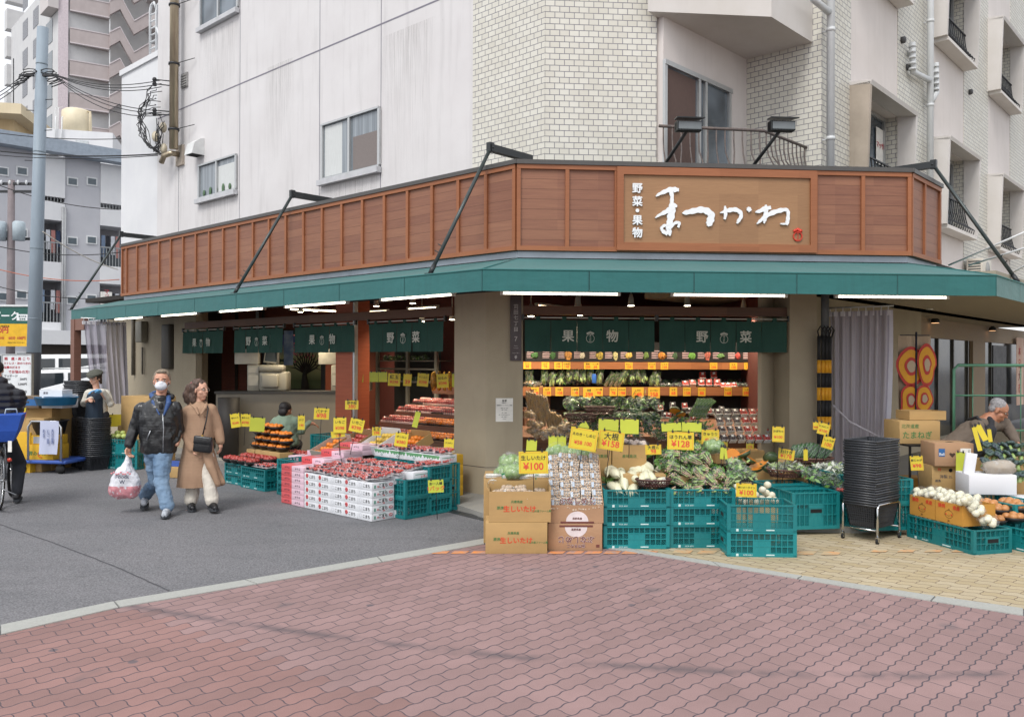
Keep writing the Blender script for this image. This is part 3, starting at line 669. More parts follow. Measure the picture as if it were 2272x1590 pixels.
for nm,a,b,c,d,n in (('left_canopy',V3(eo),V3(oL),V3(ei),V3(iL),9),('front_canopy',V3(oL),V3(oR),V3(iL),V3(iR),5),('right_canopy',V3(oR),ro,V3(iR),ri,5)):
    cseg(a,b,c,d,n).obj(nm,teal,aw); valance(a,b,n).obj('valance',[teal,seam],aw)
# end triangle, piping on the corner ribs, under frame
m=MB(); 
for a,b in ((oL,iL),(oR,iR)): m.tube([up(lp(V3(a)),zo+.004),up(lp(V3(b)),zi+.004)],.008,6)
m.tube([up(lp(V3(eo)),zo),up(lp(V3(oL)),zo),up(lp(V3(oR)),zo),up(lp(ro),zo)],.009,6)
m.obj('edge_piping',teal,aw)
m=MB()
for f,x0,x1 in ((FL,-LL,0.0),(F2,0.3,WF),(FRt,.4,5)):
    n=max(2,int((x1-x0)/1.5))
    for i in range(n+1):
        x=x0+(x1-x0)*i/n; p=f.w(x,.0,2.77); q=f.w(x,-.93,2.55); m.tube([lp(p)+Vector((0,0,2.77)),lp(q)+Vector((0,0,2.55))],.018,6)
m.obj('rib',M('rib_grey','#8c9294',.5,metal=.4),aw)
# support arms
blk=M('black_paint','#24282a',.4,.15,10); tubem=M('tube_dark_grey','#3c4444',.35,.15,6,metal=.3)
def arm(f,fpx,fpy,lbl,xr=None):
    x=f.hit(fpx,fpy,-.90)[0]
    t=thing('awning_support',lbl,'awning support',f.w(x,0,ZT+.05),f.th,'steel arms carrying the awning')
    m=MB().box(-.04,.04,-.02,.70,.16,.24).box(-.035,.035,.55,.70,.0,.16); m.obj('beam',blk,t)
    tip=Vector((0,-.0,.20)); ft=Vector((0,-.92,zo-ZT-.03)); d=(ft-tip)
    m=MB().tube([tip,tip+d*.94],.022,10); m.obj('strut',tubem,t)
    m=MB().tube([tip+d*.94-Vector((0,.0,0)),ft],.026,8).box(-.05,.05,ft.y-.04,ft.y+.04,ft.z-.012,ft.z); m.obj('foot_bracket',blk,t)
    m=MB().box(-.03,.03,-.04,.03,.15,.26).tube([(-.05,0,.2),(.05,0,.2)],.012,6); m.obj('hinge',blk,t)
    q=tip+d*.80; m=MB().tube([q,q+Vector((-.05,-.03,.03))],.006,5).tube([q+d*.05,q+d*.05+Vector((-.05,-.03,.03))],.006,5); m.obj('clip_hook',blk,t)
arm(FL,160,690,'black awning arm at the far left end of the fascia'); arm(FL,524,648,'black awning arm halfway along the left fascia'); arm(FL,958,607,'black awning arm next to the corner of the fascia'); arm(FRt,2255,625,'black awning arm on the right beside the iron grilles')
# flood lamps above the sign
for px,lab in ((1528,'ribbed black flood lamp above the first letters of the sign'),(1735,'ribbed black flood lamp above the last letters of the sign')):
    q=F2.hit(px,277,-.15); t=thing('flood_lamp',lab,'flood lamp',F2.w(q[0],-.15,q[1]),TF,'flood lamps over the signboard')
    m=MB()
    for i in range(16): m.box(-.145+.018*i,-.137+.018*i,-.055,.06,-.075,.035)
    m.box(-.145,.14,-.04,.05,-.07,.03); m.obj('ribbed_housing',blk,t)
    m=MB().plate((-.16,-.1,.05),(.16,-.1,.05),(.14,.09,.075),(-.14,.09,.075),.012); m.obj('visor',blk,t)
    MB().box(.04,.1,-.07,-.04,.0625,.066).obj('sticker',M('paper_white','#e4e2dc'),t)
    MB().box(-.13,.13,-.0565,-.056,-.06,.02).obj('lens',M('lens_grey','#6b7174',.15),t)
    m=MB().tube([(0,.02,-.04),(-.16,.72,ZT+.05-q[1])],.02,8); m.obj('pole',blk,t)
# rust and water marks below sills, brackets and joints of the left wall
grm,n_,b__=base('rain_stain',C3('#8d8880'),.9); b__.inputs['Alpha'].default_value=.2; tc=n_.add('ShaderNodeTexCoord'); sp=n_.add('ShaderNodeSeparateXYZ'); n_.l.new(tc.outputs['Generated'],sp.inputs[0])
n_.l.new(n_.m('MULTIPLY',n_.m('MULTIPLY',n_.ramp(sp.outputs[2],0,1,0,.13),n_.ramp(n_.noise(n_.coord((22,1,.6)),2,4,.7),.42,.7)),n_.ramp(n_.m('ABSOLUTE',n_.m('SUBTRACT',sp.outputs[0],.5)),.3,.5,1,0)),b__.inputs['Alpha'])
for px,py,w_,h_ in ((485,436,1.6,1.1),(780,402,1.7,1.2),(488,62,1.5,1.4),(905,60,1.2,2.4),(620,140,1.0,2.0),(400,365,.5,1.3)):
    q=L.hit(px,py,-.004); MB().box(q[0]-w_/2,q[0]+w_/2,-.0045,-.0035,q[1]-h_,q[1]).obj('stain',grm,bld)
sw_=M('strut_white','#d3d6d8',.4)
for i,(a,b2,c,d) in enumerate(((2105,588,2290,508),(2150,588,2290,545),(2210,625,2290,580))):
    p,q=AT(a,b2,10.6),AT(c,d,9.6); MB().tube([p,q],.012,6).obj('support_rod',sw_,label=('upper','middle','lowest')[i]+' thin white diagonal rod above the right end of the awning',cat='support rod',group='white rods above the awning')
def lad(px,py): x,z=L.hit(px,py,.6); return Vector((x,.6,z))
lt=thing('roof_ladder','white hooped ladder rising above the roof of the bright annex','ladder',L.w(0,0),TL); m=MB()
for px in (333,347):
    a,b2=lad(px,130),lad(px,25); m.tube([a,b2,b2+Vector((.06,0,.12)),b2+Vector((.2,0,.14)),b2+Vector((.28,0,.0))],.03,6)
for k in range(7): m.tube([lad(333,125-15*k),lad(347,118-15*k)],.018,5)
m.tube([lad(347,60),lad(358,95)],.025,5); m.obj('rails',sw_,lt)
# ---------------------------------------------------------------- shop shell
FY=-.58            # plane of the ground floor pillars in frame L
def lbox(f,x0,x1,y0,y1,z0,z1,mat,name,label=None,cat=None,parent=None,**k):
    o=MB().box(x0,x1,y0,y1,z0,z1).obj(name,mat,parent,**k); 
    if parent is None: p=f.w(0,0); o.location=(p.x,p.y,0); o.rotation_euler[2]=f.th
    if label: o['label']=label; o['category']=cat
    return o
K=Vector((-.32,10.2)); uLv=Vector((-math.cos(TL),-math.sin(TL))); fv=Vector((math.cos(TF),math.sin(TF))); inL=Vector((-math.sin(TL),math.cos(TL)))
pil=thing('concrete_pillar','grey beige concrete corner pillar with a taped notice between the two shop openings','pillar',(K.x,K.y,FLZ))
pp=[Vector((0,0)),fv*.455,fv*.455+Vector((-.05,.5)),uLv*.556+inL*.45,uLv*.556]
MB().prism([tuple(p) for p in pp],'z',0,2.84).obj('shaft',wallc,pil)
m=MB(); 
q=[p*1.0 for p in pp]; m.prism([tuple(Vector((-.001,-.0015))+0*fv),tuple(fv*.456+Vector((0,-.0015))),tuple(fv*.456+Vector((0,.01))),(0,.01)],'z',.33,.338); m.prism([(-.002,0),tuple(uLv*.556+Vector((-.0015,-.0015))),tuple(uLv*.556),(0,0.002)],'z',.33,.338)
m.obj('joint',M('joint_dark','#55524c',.9),pil)
nF=Frame(K.x,K.y,TF); nx,nz1=nF.hit(1100,883,-.002); nx2,nz2=nF.hit(1138,935,-.002)
nt=thing('notice','white paper notice taped to the front of the concrete pillar','notice',nF.w((nx+nx2)/2,-.004,(nz1+nz2)/2),TF)
hw,hh=(nx2-nx)/2,(nz1-nz2)/2; MB().box(-hw,hw,-.0015,0.001,-hh,hh).obj('paper',M('paper_white','#e4e2dc'),nt)
inkk=M('ink_black','#16161a',.6)
for s,z,sz in (('急募',.11,.03),('- - 店員さん - -',.085,.014),('青果部門パート・アルバイト募集',.055,.0125),('時間　9:00～18:00',.02,.011),('時給　1,100円',0,.011),('休日　日曜日',-.035,.011),('応募　お気軽にお声がけ下さい',-.06,.010),('電話　店長まで',-.085,.010),('まつかわ',-.11,.010)): text(s,(0,-.003,z),sz,inkk,nt,.012)
# street name plate on the right edge of the pillar
sx0,sz0=nF.hit(1132,800,-.03); sx1,sz1=nF.hit(1157,655,-.03)
pl=thing('street_plate','narrow dark brown street name plate with vertical white characters on the pillar','street sign',nF.w((sx0+sx1)/2,-.03,0),TF)
MB().box(-(sx1-sx0)/2,(sx1-sx0)/2,-.006,.02,sz0,2.6).obj('plate',M('plate_brown','#3d2f31',.35),pl)
grl=M('letter_grey','#b5b0ae',.5)
def zpy(py): return nF.hit(1145,py,-.03)[1]
for s,py,sz in (('苅',681,.062),('田',693,.062),('七',705,.06),('丁',718,.06),('目',731,.06),('7',752,.078)): text(s,(0,-.0075,zpy(py)),sz,grl,pl,.012)
for s,py in (('Karita',767),('7-chome',772),('Ward Office',783)): text(s,(0,-.0075,zpy(py)),.017,grl,pl,.01)
m=MB(); z=zpy(791); m.prism([(0,z-.03),(.02,z),(.008,z+.0),(.014,z+.02),(-.0,z+.01),(-.014,z+.02),(-.008,z),(-.02,z)],'y',-.008,-.0065); m.obj('emblem',grl,pl)
# left jamb pillar and wall with the meter box
jx0=L.hit(386,800,FY)[0]; jx1=L.hit(434,800,FY)[0]; wx0=L.hit(276,800,-.5)[0]
lbox(L,jx0,jx1,FY,FY+.12,FLZ,2.9,wallc,'concrete_pillar','beige pillar at the left end of the shop opening beside the checkout','pillar')
sw=thing('side_wall','shaded beige wall behind the walking couple with meter box and pipes','wall',L.w(0,0),TL)
MB().box(wx0-.9,jx0-.004,-.5,.1,FLZ,2.9).obj('wall_face',wallc,sw)
a=L.hit(315,735,-.56); m=MB().box(a[0]-.14,a[0]+.14,-.64,-.5,a[1]-.22,a[1]+.2,ch=.02); m.obj('meter_box',M('meter_grey','#8b8779',.5),sw)
m=MB(); 
for px,y0,y1 in ((295,660,832),(316,770,830)):
    q=L.hit(px,y0,-.54); r_=L.hit(px,y1,-.54); m.tube([(q[0],-.54,q[1]+.4*(px==295)),(r_[0],-.54,r_[1])],.035 if px==295 else .02,8)
m.obj('conduit',M('conduit','#6c675d',.5),sw)
a=L.hit(373,760,-.56); m=MB().box(a[0]-.18,a[0]+.15,-.62,-.5,a[1]-.5,a[1]+.35,ch=.03); m.obj('dark_panel',M('dark_panel','#4a463f',.6),sw)
# right pillar
RPx0=FF.hit(1718,800,.25)[0]; RPx1=FF.hit(1752,800,-.12)[0]; RPx2=FF.hit(1812,800,-.12)[0]
p=thing('concrete_pillar','beige square pillar to the right of the vegetable shelves','pillar',FF.w(0,0),TF)
MB().prism([(RPx1,-.12),(RPx2,-.12),(RPx2+.08,.5),(RPx0,.5),(RPx0,.25)],'z',FLZ,2.9).obj('shaft',wallc,p)
# ceiling over everything, dark
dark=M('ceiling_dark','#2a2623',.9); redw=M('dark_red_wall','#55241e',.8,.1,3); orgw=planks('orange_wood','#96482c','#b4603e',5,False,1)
cl=[tuple(L.w(-12,-.9)[:2]),tuple(cornerLF(.1)),tuple(cornerFR(.1)),tuple(FRt.w(6,.1)[:2]),tuple(RR.w(7,6)[:2]),tuple(RR.w(-1,9)[:2]),tuple(L.w(-12,9)[:2])]
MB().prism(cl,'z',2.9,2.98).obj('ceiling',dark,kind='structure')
# inner walls
iw=thing('shop_interior','dark red and wood panelled inner walls of the greengrocer shop','shop interior',(0,0,0))
def wallseg(p,q,z0,z1,mat,name,t=.06):
    p=Vector(p[:2]); q=Vector(q[:2]); d=(q-p).normalized(); n=Vector((-d.y,d.x))*t
    return MB().prism([tuple(p),tuple(q),tuple(q+n),tuple(p+n)],'z',z0,z1).obj(name,mat,iw)
BKD=3.6
c0=L.w(jx1-.02,FY+.13); c1=AT(447,800,17.2); cmid=AT(492,800,17.2); cdiag=AT(840,800,17.6)
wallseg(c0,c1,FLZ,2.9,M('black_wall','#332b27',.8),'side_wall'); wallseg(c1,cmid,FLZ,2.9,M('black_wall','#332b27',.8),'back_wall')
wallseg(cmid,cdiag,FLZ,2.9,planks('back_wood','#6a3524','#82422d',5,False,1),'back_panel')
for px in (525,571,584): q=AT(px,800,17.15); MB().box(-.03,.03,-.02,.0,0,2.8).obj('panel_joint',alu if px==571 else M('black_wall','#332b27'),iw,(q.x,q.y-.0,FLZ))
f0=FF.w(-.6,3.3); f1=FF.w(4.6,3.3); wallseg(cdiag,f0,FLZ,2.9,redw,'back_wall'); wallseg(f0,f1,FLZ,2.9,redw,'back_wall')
wallseg(FF.w(RPx0+.06,.5),FF.w(RPx0+.35,3.3),FLZ,2.9,redw,'side_wall')
# opening beams
beamw=planks('beam_wood','#54392a','#6e4a36',5,False,1)
bz0,bz1=2.265,2.38
kx=L.loc(K)[0]-.556
bL=lbox(L,jx1-.35,kx,FY-.04,FY-.004,bz0,bz1,beamw,'lintel_beam','brown wooden beam over the left shop opening','beam')
fk=FF.loc(K); 
bF=lbox(FF,fk[0]+.455,RPx1,fk[1]+.02,fk[1]+.14,bz0+.005,bz1+.0,beamw,'lintel_beam','brown wooden beam over the front vegetable opening','beam')
# orange wood post and glass frame
ox0=L.hit(746,800,FY+.05)[0]; ox1=L.hit(783,800,FY+.05)[0]
lbox(L,ox0,ox1,FY+.04,FY+.35,FLZ,2.9,orgw,'wooden_post','orange brown wooden post between the checkout and the fruit shelves','post')
lbox(L,ox1+.01,ox1+.05,FY+.04,FY+.1,FLZ,2.9,alu,'door_track','thin metal door frame beside the orange wooden post','door frame')
# glass above the beam
# ---------------------------------------------------------------- shop curtains (noren)
cloth,n_,b__=base('noren_cloth',C3('#24483f'),.9); v=n_.coord((300,300,300)); n_.l.new(n_.mix(n_.ramp(n_.noise(n_.coord(),2,3),.3,.7),C3('#1f423a'),C3('#2a5047')),b__.inputs['Base Color'])
pale=M('print_white','#c3c7bd',.8,.05,5); rodm=M('rod_white','#c8c6c0',.3)
def noren(f,y,px0,px1,words,lbl,npan=5,zt=2.20,zb=1.815,sh=0):
    x0=f.hit(px0,760,y)[0]; x1=f.hit(px1,760,y)[0]; W=x1-x0
    t=thing('noren_curtain',lbl,'shop curtain',f.w(x0,y,zb),f.th,'green shop curtains under the beams'); H=zt-zb
    m=MB(); pw=W/npan
    for i in range(npan):
        a=i*pw+.003; b2=(i+1)*pw-.003; N=6; tw=rnd.uniform(-.02,.02)
        for j in range(N):
            for k in range(5):
                def q(u,vv):
                    return (a+(b2-a)*u+ (sh*(1-vv)*.0),.012*math.sin(u*7+i*2+px0)*(1-vv)+tw*(1-vv)*(u-.5),vv*H)
                u0,u1,v0,v1=j/N,(j+1)/N,k/5,(k+1)/5; P=[q(u0,v0),q(u1,v0),q(u1,v1),q(u0,v1)]
                m._add(P+[(p[0],p[1]+.002,p[2]) for p in P],[(0,1,2,3),(7,6,5,4)],0,True)
        m.box(a+pw*.42,a+pw*.58,-.008,.02,H,H+.045)
    m.obj('cloth',cloth,t)
    m=MB().tube([(-.03,.006,H+.03),(W+.03,.006,H+.03)],.008,6); m.obj('rod',rodm,t)
    m=MB(); 
    for x in (-.02,W+.02): m.box(x-.012,x+.012,-.01,.03,H+.0,H+.07)
    m.obj('bracket',blk,t)
    s=.155; cx=W/2; dx=min(.32,W*.17)
    text(words[0],(cx-dx,-.026,H*.47),s,pale,t,.026); text(words[1],(cx+dx,-.026,H*.47),s,pale,t,.026)
    m=MB(); r=.052
    for i in range(28):
        a0,a1=2*PI*i/28,2*PI*(i+1)/28
        m.prism([(cx+r*math.cos(a0),H*.42+r*math.sin(a0)),(cx+r*math.cos(a1),H*.42+r*math.sin(a1)),(cx+r*.9*math.cos(a1),H*.42+r*.9*math.sin(a1)),(cx+r*.9*math.cos(a0),H*.42+r*.9*math.sin(a0))],'y',-.027,-.0255)
    for i in range(5): m.cyl((cx-.034+.017*i,-.027-.0003*i,H*.42+.062+.007*(2-abs(i-2))),.014,.0015,10,axis='y')
    m.obj('emblem',pale,t); text('まつかわ',(cx,-.0265,H*.42),.026,pale,t,.01,vert=True,space=.85)
    return t
yl=FY-.06
noren(L,yl,406,495,'果物','dark green shop curtain reading 果物 at the far left beside the checkout',4)
noren(L,yl,520,628,'野菜','dark green shop curtain reading 野菜 above the self checkout machine',4)
noren(L,yl,654,786,'果物','dark green shop curtain reading 果物 next to the orange wooden post',5)
noren(L,yl,818,984,'野菜','dark green shop curtain reading 野菜 above the fruit shelves',5)
yf=fk[1]-.03
noren(FF,yf,1164,1452,'果物','wide dark green shop curtain reading 果物 beside the concrete corner pillar',5)
noren(FF,yf,1462,1746,'野菜','wide dark green shop curtain reading 野菜 over the tomato shelves',5)
# ---------------------------------------------------------------- lamps
tubm=emat('tube_light','#fff3e0',5.0); hsg=M('lamp_housing','#c9c8c2',.5,.04,5)
def tubelamp(p,q,lbl,w_=.03,em=tubm,grp='tube lamps under the awning'):
    d=Vector((q.x-p.x,q.y-p.y,0)); l=d.length; t=thing('tube_lamp',lbl,'tube lamp',p,math.atan2(d.y,d.x),grp)
    MB().tube([(.03,0,0),(l-.03,0,0)],.010,8).obj('tube',em,t)
    m=MB().prism([(-.035,.014),(.035,.014),(.025,.04),(-.025,.04)],'x',0,l); m.box(0,.03,-.02,.02,-.016,.018).box(l-.03,l,-.02,.02,-.016,.018); m.obj('housing',hsg,t); return t
segs=[(255,320),(358,441),(487,588),(632,772),(845,1008)]
names=['short lit tube lamp at the far left end under the awning','second lit tube lamp from the left end of the awning','lit tube lamp above the curtain reading 野菜 by the checkout','lit tube lamp above the orange wooden post','lit tube lamp next to the concrete corner pillar']
for (a,b2),nm in zip(segs,names):
    y=-1.97+.16; z=2.395; xa=L.hit(a,700,y)[0]; xb2=L.hit(b2,700,y)[0]; tubelamp(L.w(xa,y,z),L.w(xb2,y,z),nm)
for (a,b2),nm in zip([(1110,1376),(1488,1746),(1852,2104)],['lit tube lamp above the street name plate and wide curtain','lit tube lamp above the tomato shelves','lit tube lamp above the translucent curtain on the right']):
    y=-1.97+.16; z=2.385; xa=FF.hit(a,700,y)[0]; xb2=FF.hit(b2,700,y)[0]; tubelamp(FF.w(xa,y,z),FF.w(xb2,y,z),nm)
# inner tube lamps and spots
def at_l(px,py,y): x,z=L.hit(px,py,y); return L.w(x,y,z)
def at_f(px,py,y): x,z=FF.hit(px,py,y); return FF.w(x,y,z)
em2=emat('tube_light_inner','#ffe9c4',7)
for a,b2,lbl in ((at_l(640,686,.3),at_l(748,692,1.2),'thin lit tube deep in the checkout ceiling'),(at_l(788,694,1.4),at_l(862,689,1.4),'thin lit tube above the fruit shelves'),(at_l(905,686,.9),at_l(972,677,.9),'thin lit tube near the corner pillar above the fruit'),
                 (at_f(1190,678,1.2),at_f(1320,664,2.6),'thin lit tube on the ceiling above the vegetable shelves')):
    if a.z<2.3: pass
    tubelamp(a,b2,lbl,em=em2,grp='inner tube lamps')
spm=emat('spot_light','#fff2d0',16)
def spot(p,lbl,power=38,tilt=(0,0),ld=True):
    t=thing('spot_lamp',lbl,'spot lamp',p,0,'small white ceiling spot lamps')
    MB().lathe([(.02,.16),(.035,.1),(.045,.02),(.05,0)],12).obj('shade',hsg,t); MB().lathe([(.001,-.004),(.042,-.004),(.043,0)],12).obj('bulb',spm,t)
    MB().tube([(0,0,.15),(0,0,max(.2,2.9-p[2]))],.006,5).obj('stem',hsg,t)
    if ld:
        l=bpy.data.lights.new('spot_lamp_light','SPOT'); l.energy=power; l.spot_size=R(125); l.spot_blend=.9; l.shadow_soft_size=.05; l.color=(1,.84,.6)
        o=bpy.data.objects.new('spot_light',l); COL.objects.link(o); o.parent=t; o.location=(0,0,-.02); o.rotation_euler=(tilt[0],tilt[1],0)
for px,py,y,lb in ((667,692,.2,'above the mural of the checkout'),(835,679,.5,'left above the fruit shelves'),(916,673,.3,'in the middle above the fruit shelves'),(936,713,1.0,'low above the last curtain by the pillar'),(1003,709,1.3,'beside the concrete corner pillar')):
    spot(at_l(px,py,y),'lit white spot lamp '+lb,95)
for px,py,y,lb in ((1178,701,1.0,'beside the street name plate'),(1282,681,.9,'above the first character of the wide curtain'),(1287,699,1.7,'just under the beam above the emblem'),(1400,678,1.0,'in the middle of the front opening'),(1525,678,1.0,'over the gap between the two wide curtains'),(1650,690,1.2,'above the tomato shelves')):
    spot(at_f(px,py,y),'lit white spot lamp '+lb,105)
# spots added to brighten the checkout, no lamps seen there
spot(at_l(560,703,1.6),'lit white spot lamp deep above the checkout machines',110)
spot(at_l(700,690,1.6),'lit white spot lamp above the second checkout machine',90)
spot(at_l(800,690,2.2),'lit white spot lamp behind the orange post',80)
# ---------------------------------------------------------------- far buildings on the left
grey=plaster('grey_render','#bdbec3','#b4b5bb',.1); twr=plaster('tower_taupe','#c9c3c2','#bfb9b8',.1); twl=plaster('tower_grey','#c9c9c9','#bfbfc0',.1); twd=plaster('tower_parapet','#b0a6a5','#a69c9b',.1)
drk=M('recess_dark','#2c2e33',.8); wf=M('white_frame','#d5d7d8',.4); gw=M('far_glass','#5c656b',.15)
T1=AT(128,300,75); TA=Frame(T1.x,T1.y,R(31)); TB_=Frame(T1.x,T1.y,R(-47))
tw=thing('apartment_tower','tall taupe apartment tower with zigzag outside stairs beyond the utility pole','tower',(0,0,0))
def onw(o,f,x=0,y=0,z=0):
    if f is TA and o.name.split('.')[0]!='wall': o.scale.x=.66
    p=f.w(x,y); o.location=(p.x,p.y,z); o.rotation_euler[2]=f.th; return o
onw(MB().box(.1,26,2.2,12,0,44).obj('wall',twr,tw),TA)
onw(MB().box(-17.5,0,.0,14,0,36.5).obj('wall',twl,tw),TB_)
onw(MB().box(0,1.2,-.15,2.3,0,44).obj('corner_column',M('tower_column','#c4b9be',.9),tw),TA)
pit=2.92
for k in range(4,14):
    z=1.2+pit*k
    def zz(px,py): return TA.hit(px,py)[1]
    onw(MB().box(1.4,6.3,-.1,.1,0,1.25).box(1.4,6.3,.1,2.2,0,.18).obj('balcony',twd,tw),TA,0,0,z)
    onw(MB().box(1.4,6.3,-.16,.12,-.1,.0).box(1.4,6.3,-.14,.14,1.25,1.33).obj('parapet_edge',M('edge_pale','#c3bbbd',.8),tw),TA,0,0,z)
    onw(MB().box(2.6,5.2,2.1,2.19,.3,2.0).obj('window',gw,tw),TA,0,0,z)
    # stairs: folded parapet band
    s=[(6.3,1.35),(7.6,2.0),(9.4,-.1),(11.4,1.0),(11.4,-.2),(9.4,-1.3),(7.6,.8),(6.3,.1)]
    onw(MB().prism(s,'y',-.5,.0).obj('stair_parapet',twd,tw),TA,0,0,z)
    onw(MB().prism([(6.3,1.35),(7.6,2.0),(9.4,-.1),(11.4,1.0),(11.4,1.12),(9.4,.02),(7.6,2.12),(6.3,1.47)],'y',-.55,.05).obj('stair_edge',M('edge_pale','#c3bbbd'),tw),TA,0,0,z)
    onw(MB().box(8.0,11.4,2.05,2.19,.1,2.7).obj('stair_opening',drk,tw),TA,0,0,z)
    onw(MB().box(11.4,13.4,-.5,2.0,-.2,1.0).obj('stair_parapet',twr,tw),TA,0,0,z)
    onw(MB().box(6.3,6.42,-.05,.1,1.3,2.8).obj('pillar',wf,tw),TA,0,0,z)
    if k>=9:
        onw(MB().box(13.9,22,-4.5,-4.3,-.4,1.5).box(13.9,22,-4.3,2,-.4,-.2).obj('balcony',twd,tw),TA,0,0,z+.6)
        onw(MB().box(13.85,22,-4.56,-4.25,-.5,-.36).obj('parapet_edge',M('edge_pale','#c3bbbd'),tw),TA,0,0,z+.6)
    for x in (-12.6,-8.6):
        onw(MB().box(x,x+1.9,-.03,-.001,.2,2.0).obj('window',M('tower_glass','#5f6066',.3),tw),TB_,0,0,z+.3)
    onw(MB().box(-4.0,-1.8,-.04,-.001,.1,2.2).obj('window',gw,tw),TB_,0,0,z+.3)
    onw(MB().box(-18.6,-17.5,-.4,1.5,-.9,1.2).obj('side_balcony',twl,tw),TB_,0,0,z+1.1)
    if k>10: onw(MB().box(-2.4,.3,-.9,-.05,-.2,1.2).obj('balcony',twr,tw),TB_,0,0,z)
# grey flats in the middle distance
gA=AT(0,500,37); gB=AT(262,500,40.5); thg=math.atan2(gB.y-gA.y,gB.x-gA.x); GA=Frame(gA.x,gA.y,thg)
gb=thing('flats_building','grey and white block of flats with laundry balconies behind the utility pole','building',GA.w(0,0),thg)
def gx(px): return GA.hit(px,500)[0]
def gz(px,py): return GA.hit(px,py)[1]
zt_=gz(130,343)
MB().box(gx(-300),gx(74),0,12,0,zt_).box(gx(143),gx(222),0,12,0,zt_).obj('grey_wall',grey,gb)
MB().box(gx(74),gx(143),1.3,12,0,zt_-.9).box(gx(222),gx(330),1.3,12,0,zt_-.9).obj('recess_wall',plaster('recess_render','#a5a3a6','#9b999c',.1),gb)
m=MB().box(gx(-300),gx(330),-.7,-.0,zt_-.05,zt_+.55); m.obj('roof_edge',M('steel_blue','#939eaa',.6),gb)
MB().box(gx(74),gx(143),-.08,1.3,zt_-2.0,zt_-.1).box(gx(222),gx(330),-.08,1.3,zt_-2.0,zt_-.1).obj('white_band',wallb,gb)
ys=[(455,490),(567,612),(0,0)]
fl_=2.78; zr0=gz(105,487)
clothes=['#2a2c33','#d5d8de','#b9827c','#3b4a66','#c9c3b4','#7d8fa8']
for r in range(-3,1):
    z=zr0+fl_*r
    for a,b2 in ((74,143),(222,330)):
        x0,x1=gx(a),gx(b2)
        MB().box(x0,x1,-.06,.06,z,z+.85).box(x0,x1,.06,1.3,z,z+.12).obj('balcony_parapet',wallb,gb)
        m=MB().box(x0,x1,-.03,.03,z+1.72,z+1.78)
        n=int((x1-x0)/.14)
        for i in range(n): m.box(x0+.14*i,x0+.14*i+.035,-.015,.015,z+.85,z+1.72)
        m.obj('balcony_rail',M('rail_grey','#8c9092',.5),gb)
        if r>-3:
            m=MB().box(x0+.5,x1-.2,1.22,1.29,z+.2,z+2.1); m.obj('balcony_window',gw,gb)
        if r in (-2,0,-1):
            for i in range(5):
                xx=x0+.15+i*.22; l=.5+.3*((i*7+r)%3)/2
                MB().box(xx,xx+.17,.25,.29,z+2.35-l-.25,z+2.35).obj('hanging_laundry',M('laundry_%d'%((i+r)%6),clothes[(i+r)%6],.9),gb)
    for px in (5,48,160,203,-60,-105,-170,-215):
        x=gx(px); z2=gz(px,403 if px>100 else 380)+fl_*(r)
        MB().box(x-.24,x+.24,-.05,.05,z2-.2,z2+.2).obj('window_frame',wf,gb); MB().box(x-.18,x+.18,-.065,-.052,z2-.14,z2+.14).obj('window',M('small_pane','#58636a',.2),gb)
m=MB()
for px in (138,143): m.tube([(gx(px),-.1,2.5),(gx(px),-.1,gz(140,460))],.05,6)
m.obj('drain_pipe',M('pipe_grey','#a7a9ab'),gb)
MB().box(gx(60),gx(330),-.9,.0,gz(180,765),gz(180,735)).obj('shop_canopy',wallb,gb)
MB().box(gx(60),gx(330),-.1,-.02,0,gz(180,766)).obj('garage_opening',M('garage_dark','#4c453f',.9),gb)
sgn=MB().box(gx(222),gx(246),-.2,-.1,gz(235,682),gz(235,648)).obj('window_sign',M('paper_white','#e4e2dc'),gb)
text('マッサージ',((gx(222)+gx(246))/2,-.21,gz(235,665)),.26,M('ink_red','#b8283a'),gb,vert=True,space=.7)
# roof building with tank behind
q=AT(180,320,52); TK=Frame(q.x,q.y,R(16))
rb=thing('roof_hut','white rooftop hut with hatch standing behind the grey flats','rooftop hut',TK.w(0,0),TK.th)
def tx(px,py=320): return TK.hit(px,py)[0]
def tz(px,py): return TK.hit(px,py)[1]
MB().box(tx(103),tx(250),0,5,0,tz(180,290)).obj('wall',wallb,rb); MB().box(tx(168),tx(196),-.04,0,tz(180,325),tz(180,312)).obj('vent',M('vent_pale','#bfc4c6'),rb)
m=MB()
for x in (124,138): m.tube([(tx(x),-.12,tz(130,330)),(tx(x),-.12,tz(130,262)),(tx(x),.1,tz(130,258))],.04,5)
m.obj('ladder',wf,rb)
tk=thing('water_tank','cream cylindrical water tank on the roof beside the utility pole','water tank',TK.w(tx(160),1.2,tz(160,288)),0)
H=tz(160,232)-tz(160,288); m=MB().lathe([(.9,0),(.86,H*.9),(.7,H*.98),(.3,H*1.0),(.3,H*1.05),(.001,H*1.06)],24); m.obj('tank_body',M('tank_cream','#d8ccb0',.5,.05,4),tk)
m=MB().tube([(1.0,-.3,-.1),(1.02,-.3,H*.88),(.8,-.2,H*.9)],.06,6); m.obj('pipe',M('tank_pipe','#cdbfa2'),tk)
m=MB()
for x in (-.75,-.95): m.tube([(x,-.75,-.1),(x,-.75,H*.95),(x+.1,-.5,H*1.02)],.025,5)
m.obj('ladder',wf,tk)
q=AT(20,265,58); ch_=thing('cream_house','cream house corner with a flat projecting roof at the left edge','house',q,R(12))
MB().box(-12,.3,0,6,-9,.0).obj('wall',plaster('cream_wall','#c9b48f','#bda680'),ch_)
m=MB().prism([(-12,-1.6),(1.3,-1.6),(1.3,6),(-12,6)],'z',.0,.7); m.obj('flat_roof',plaster('cream_roof','#d6c8ab','#ccbd9f'),ch_)
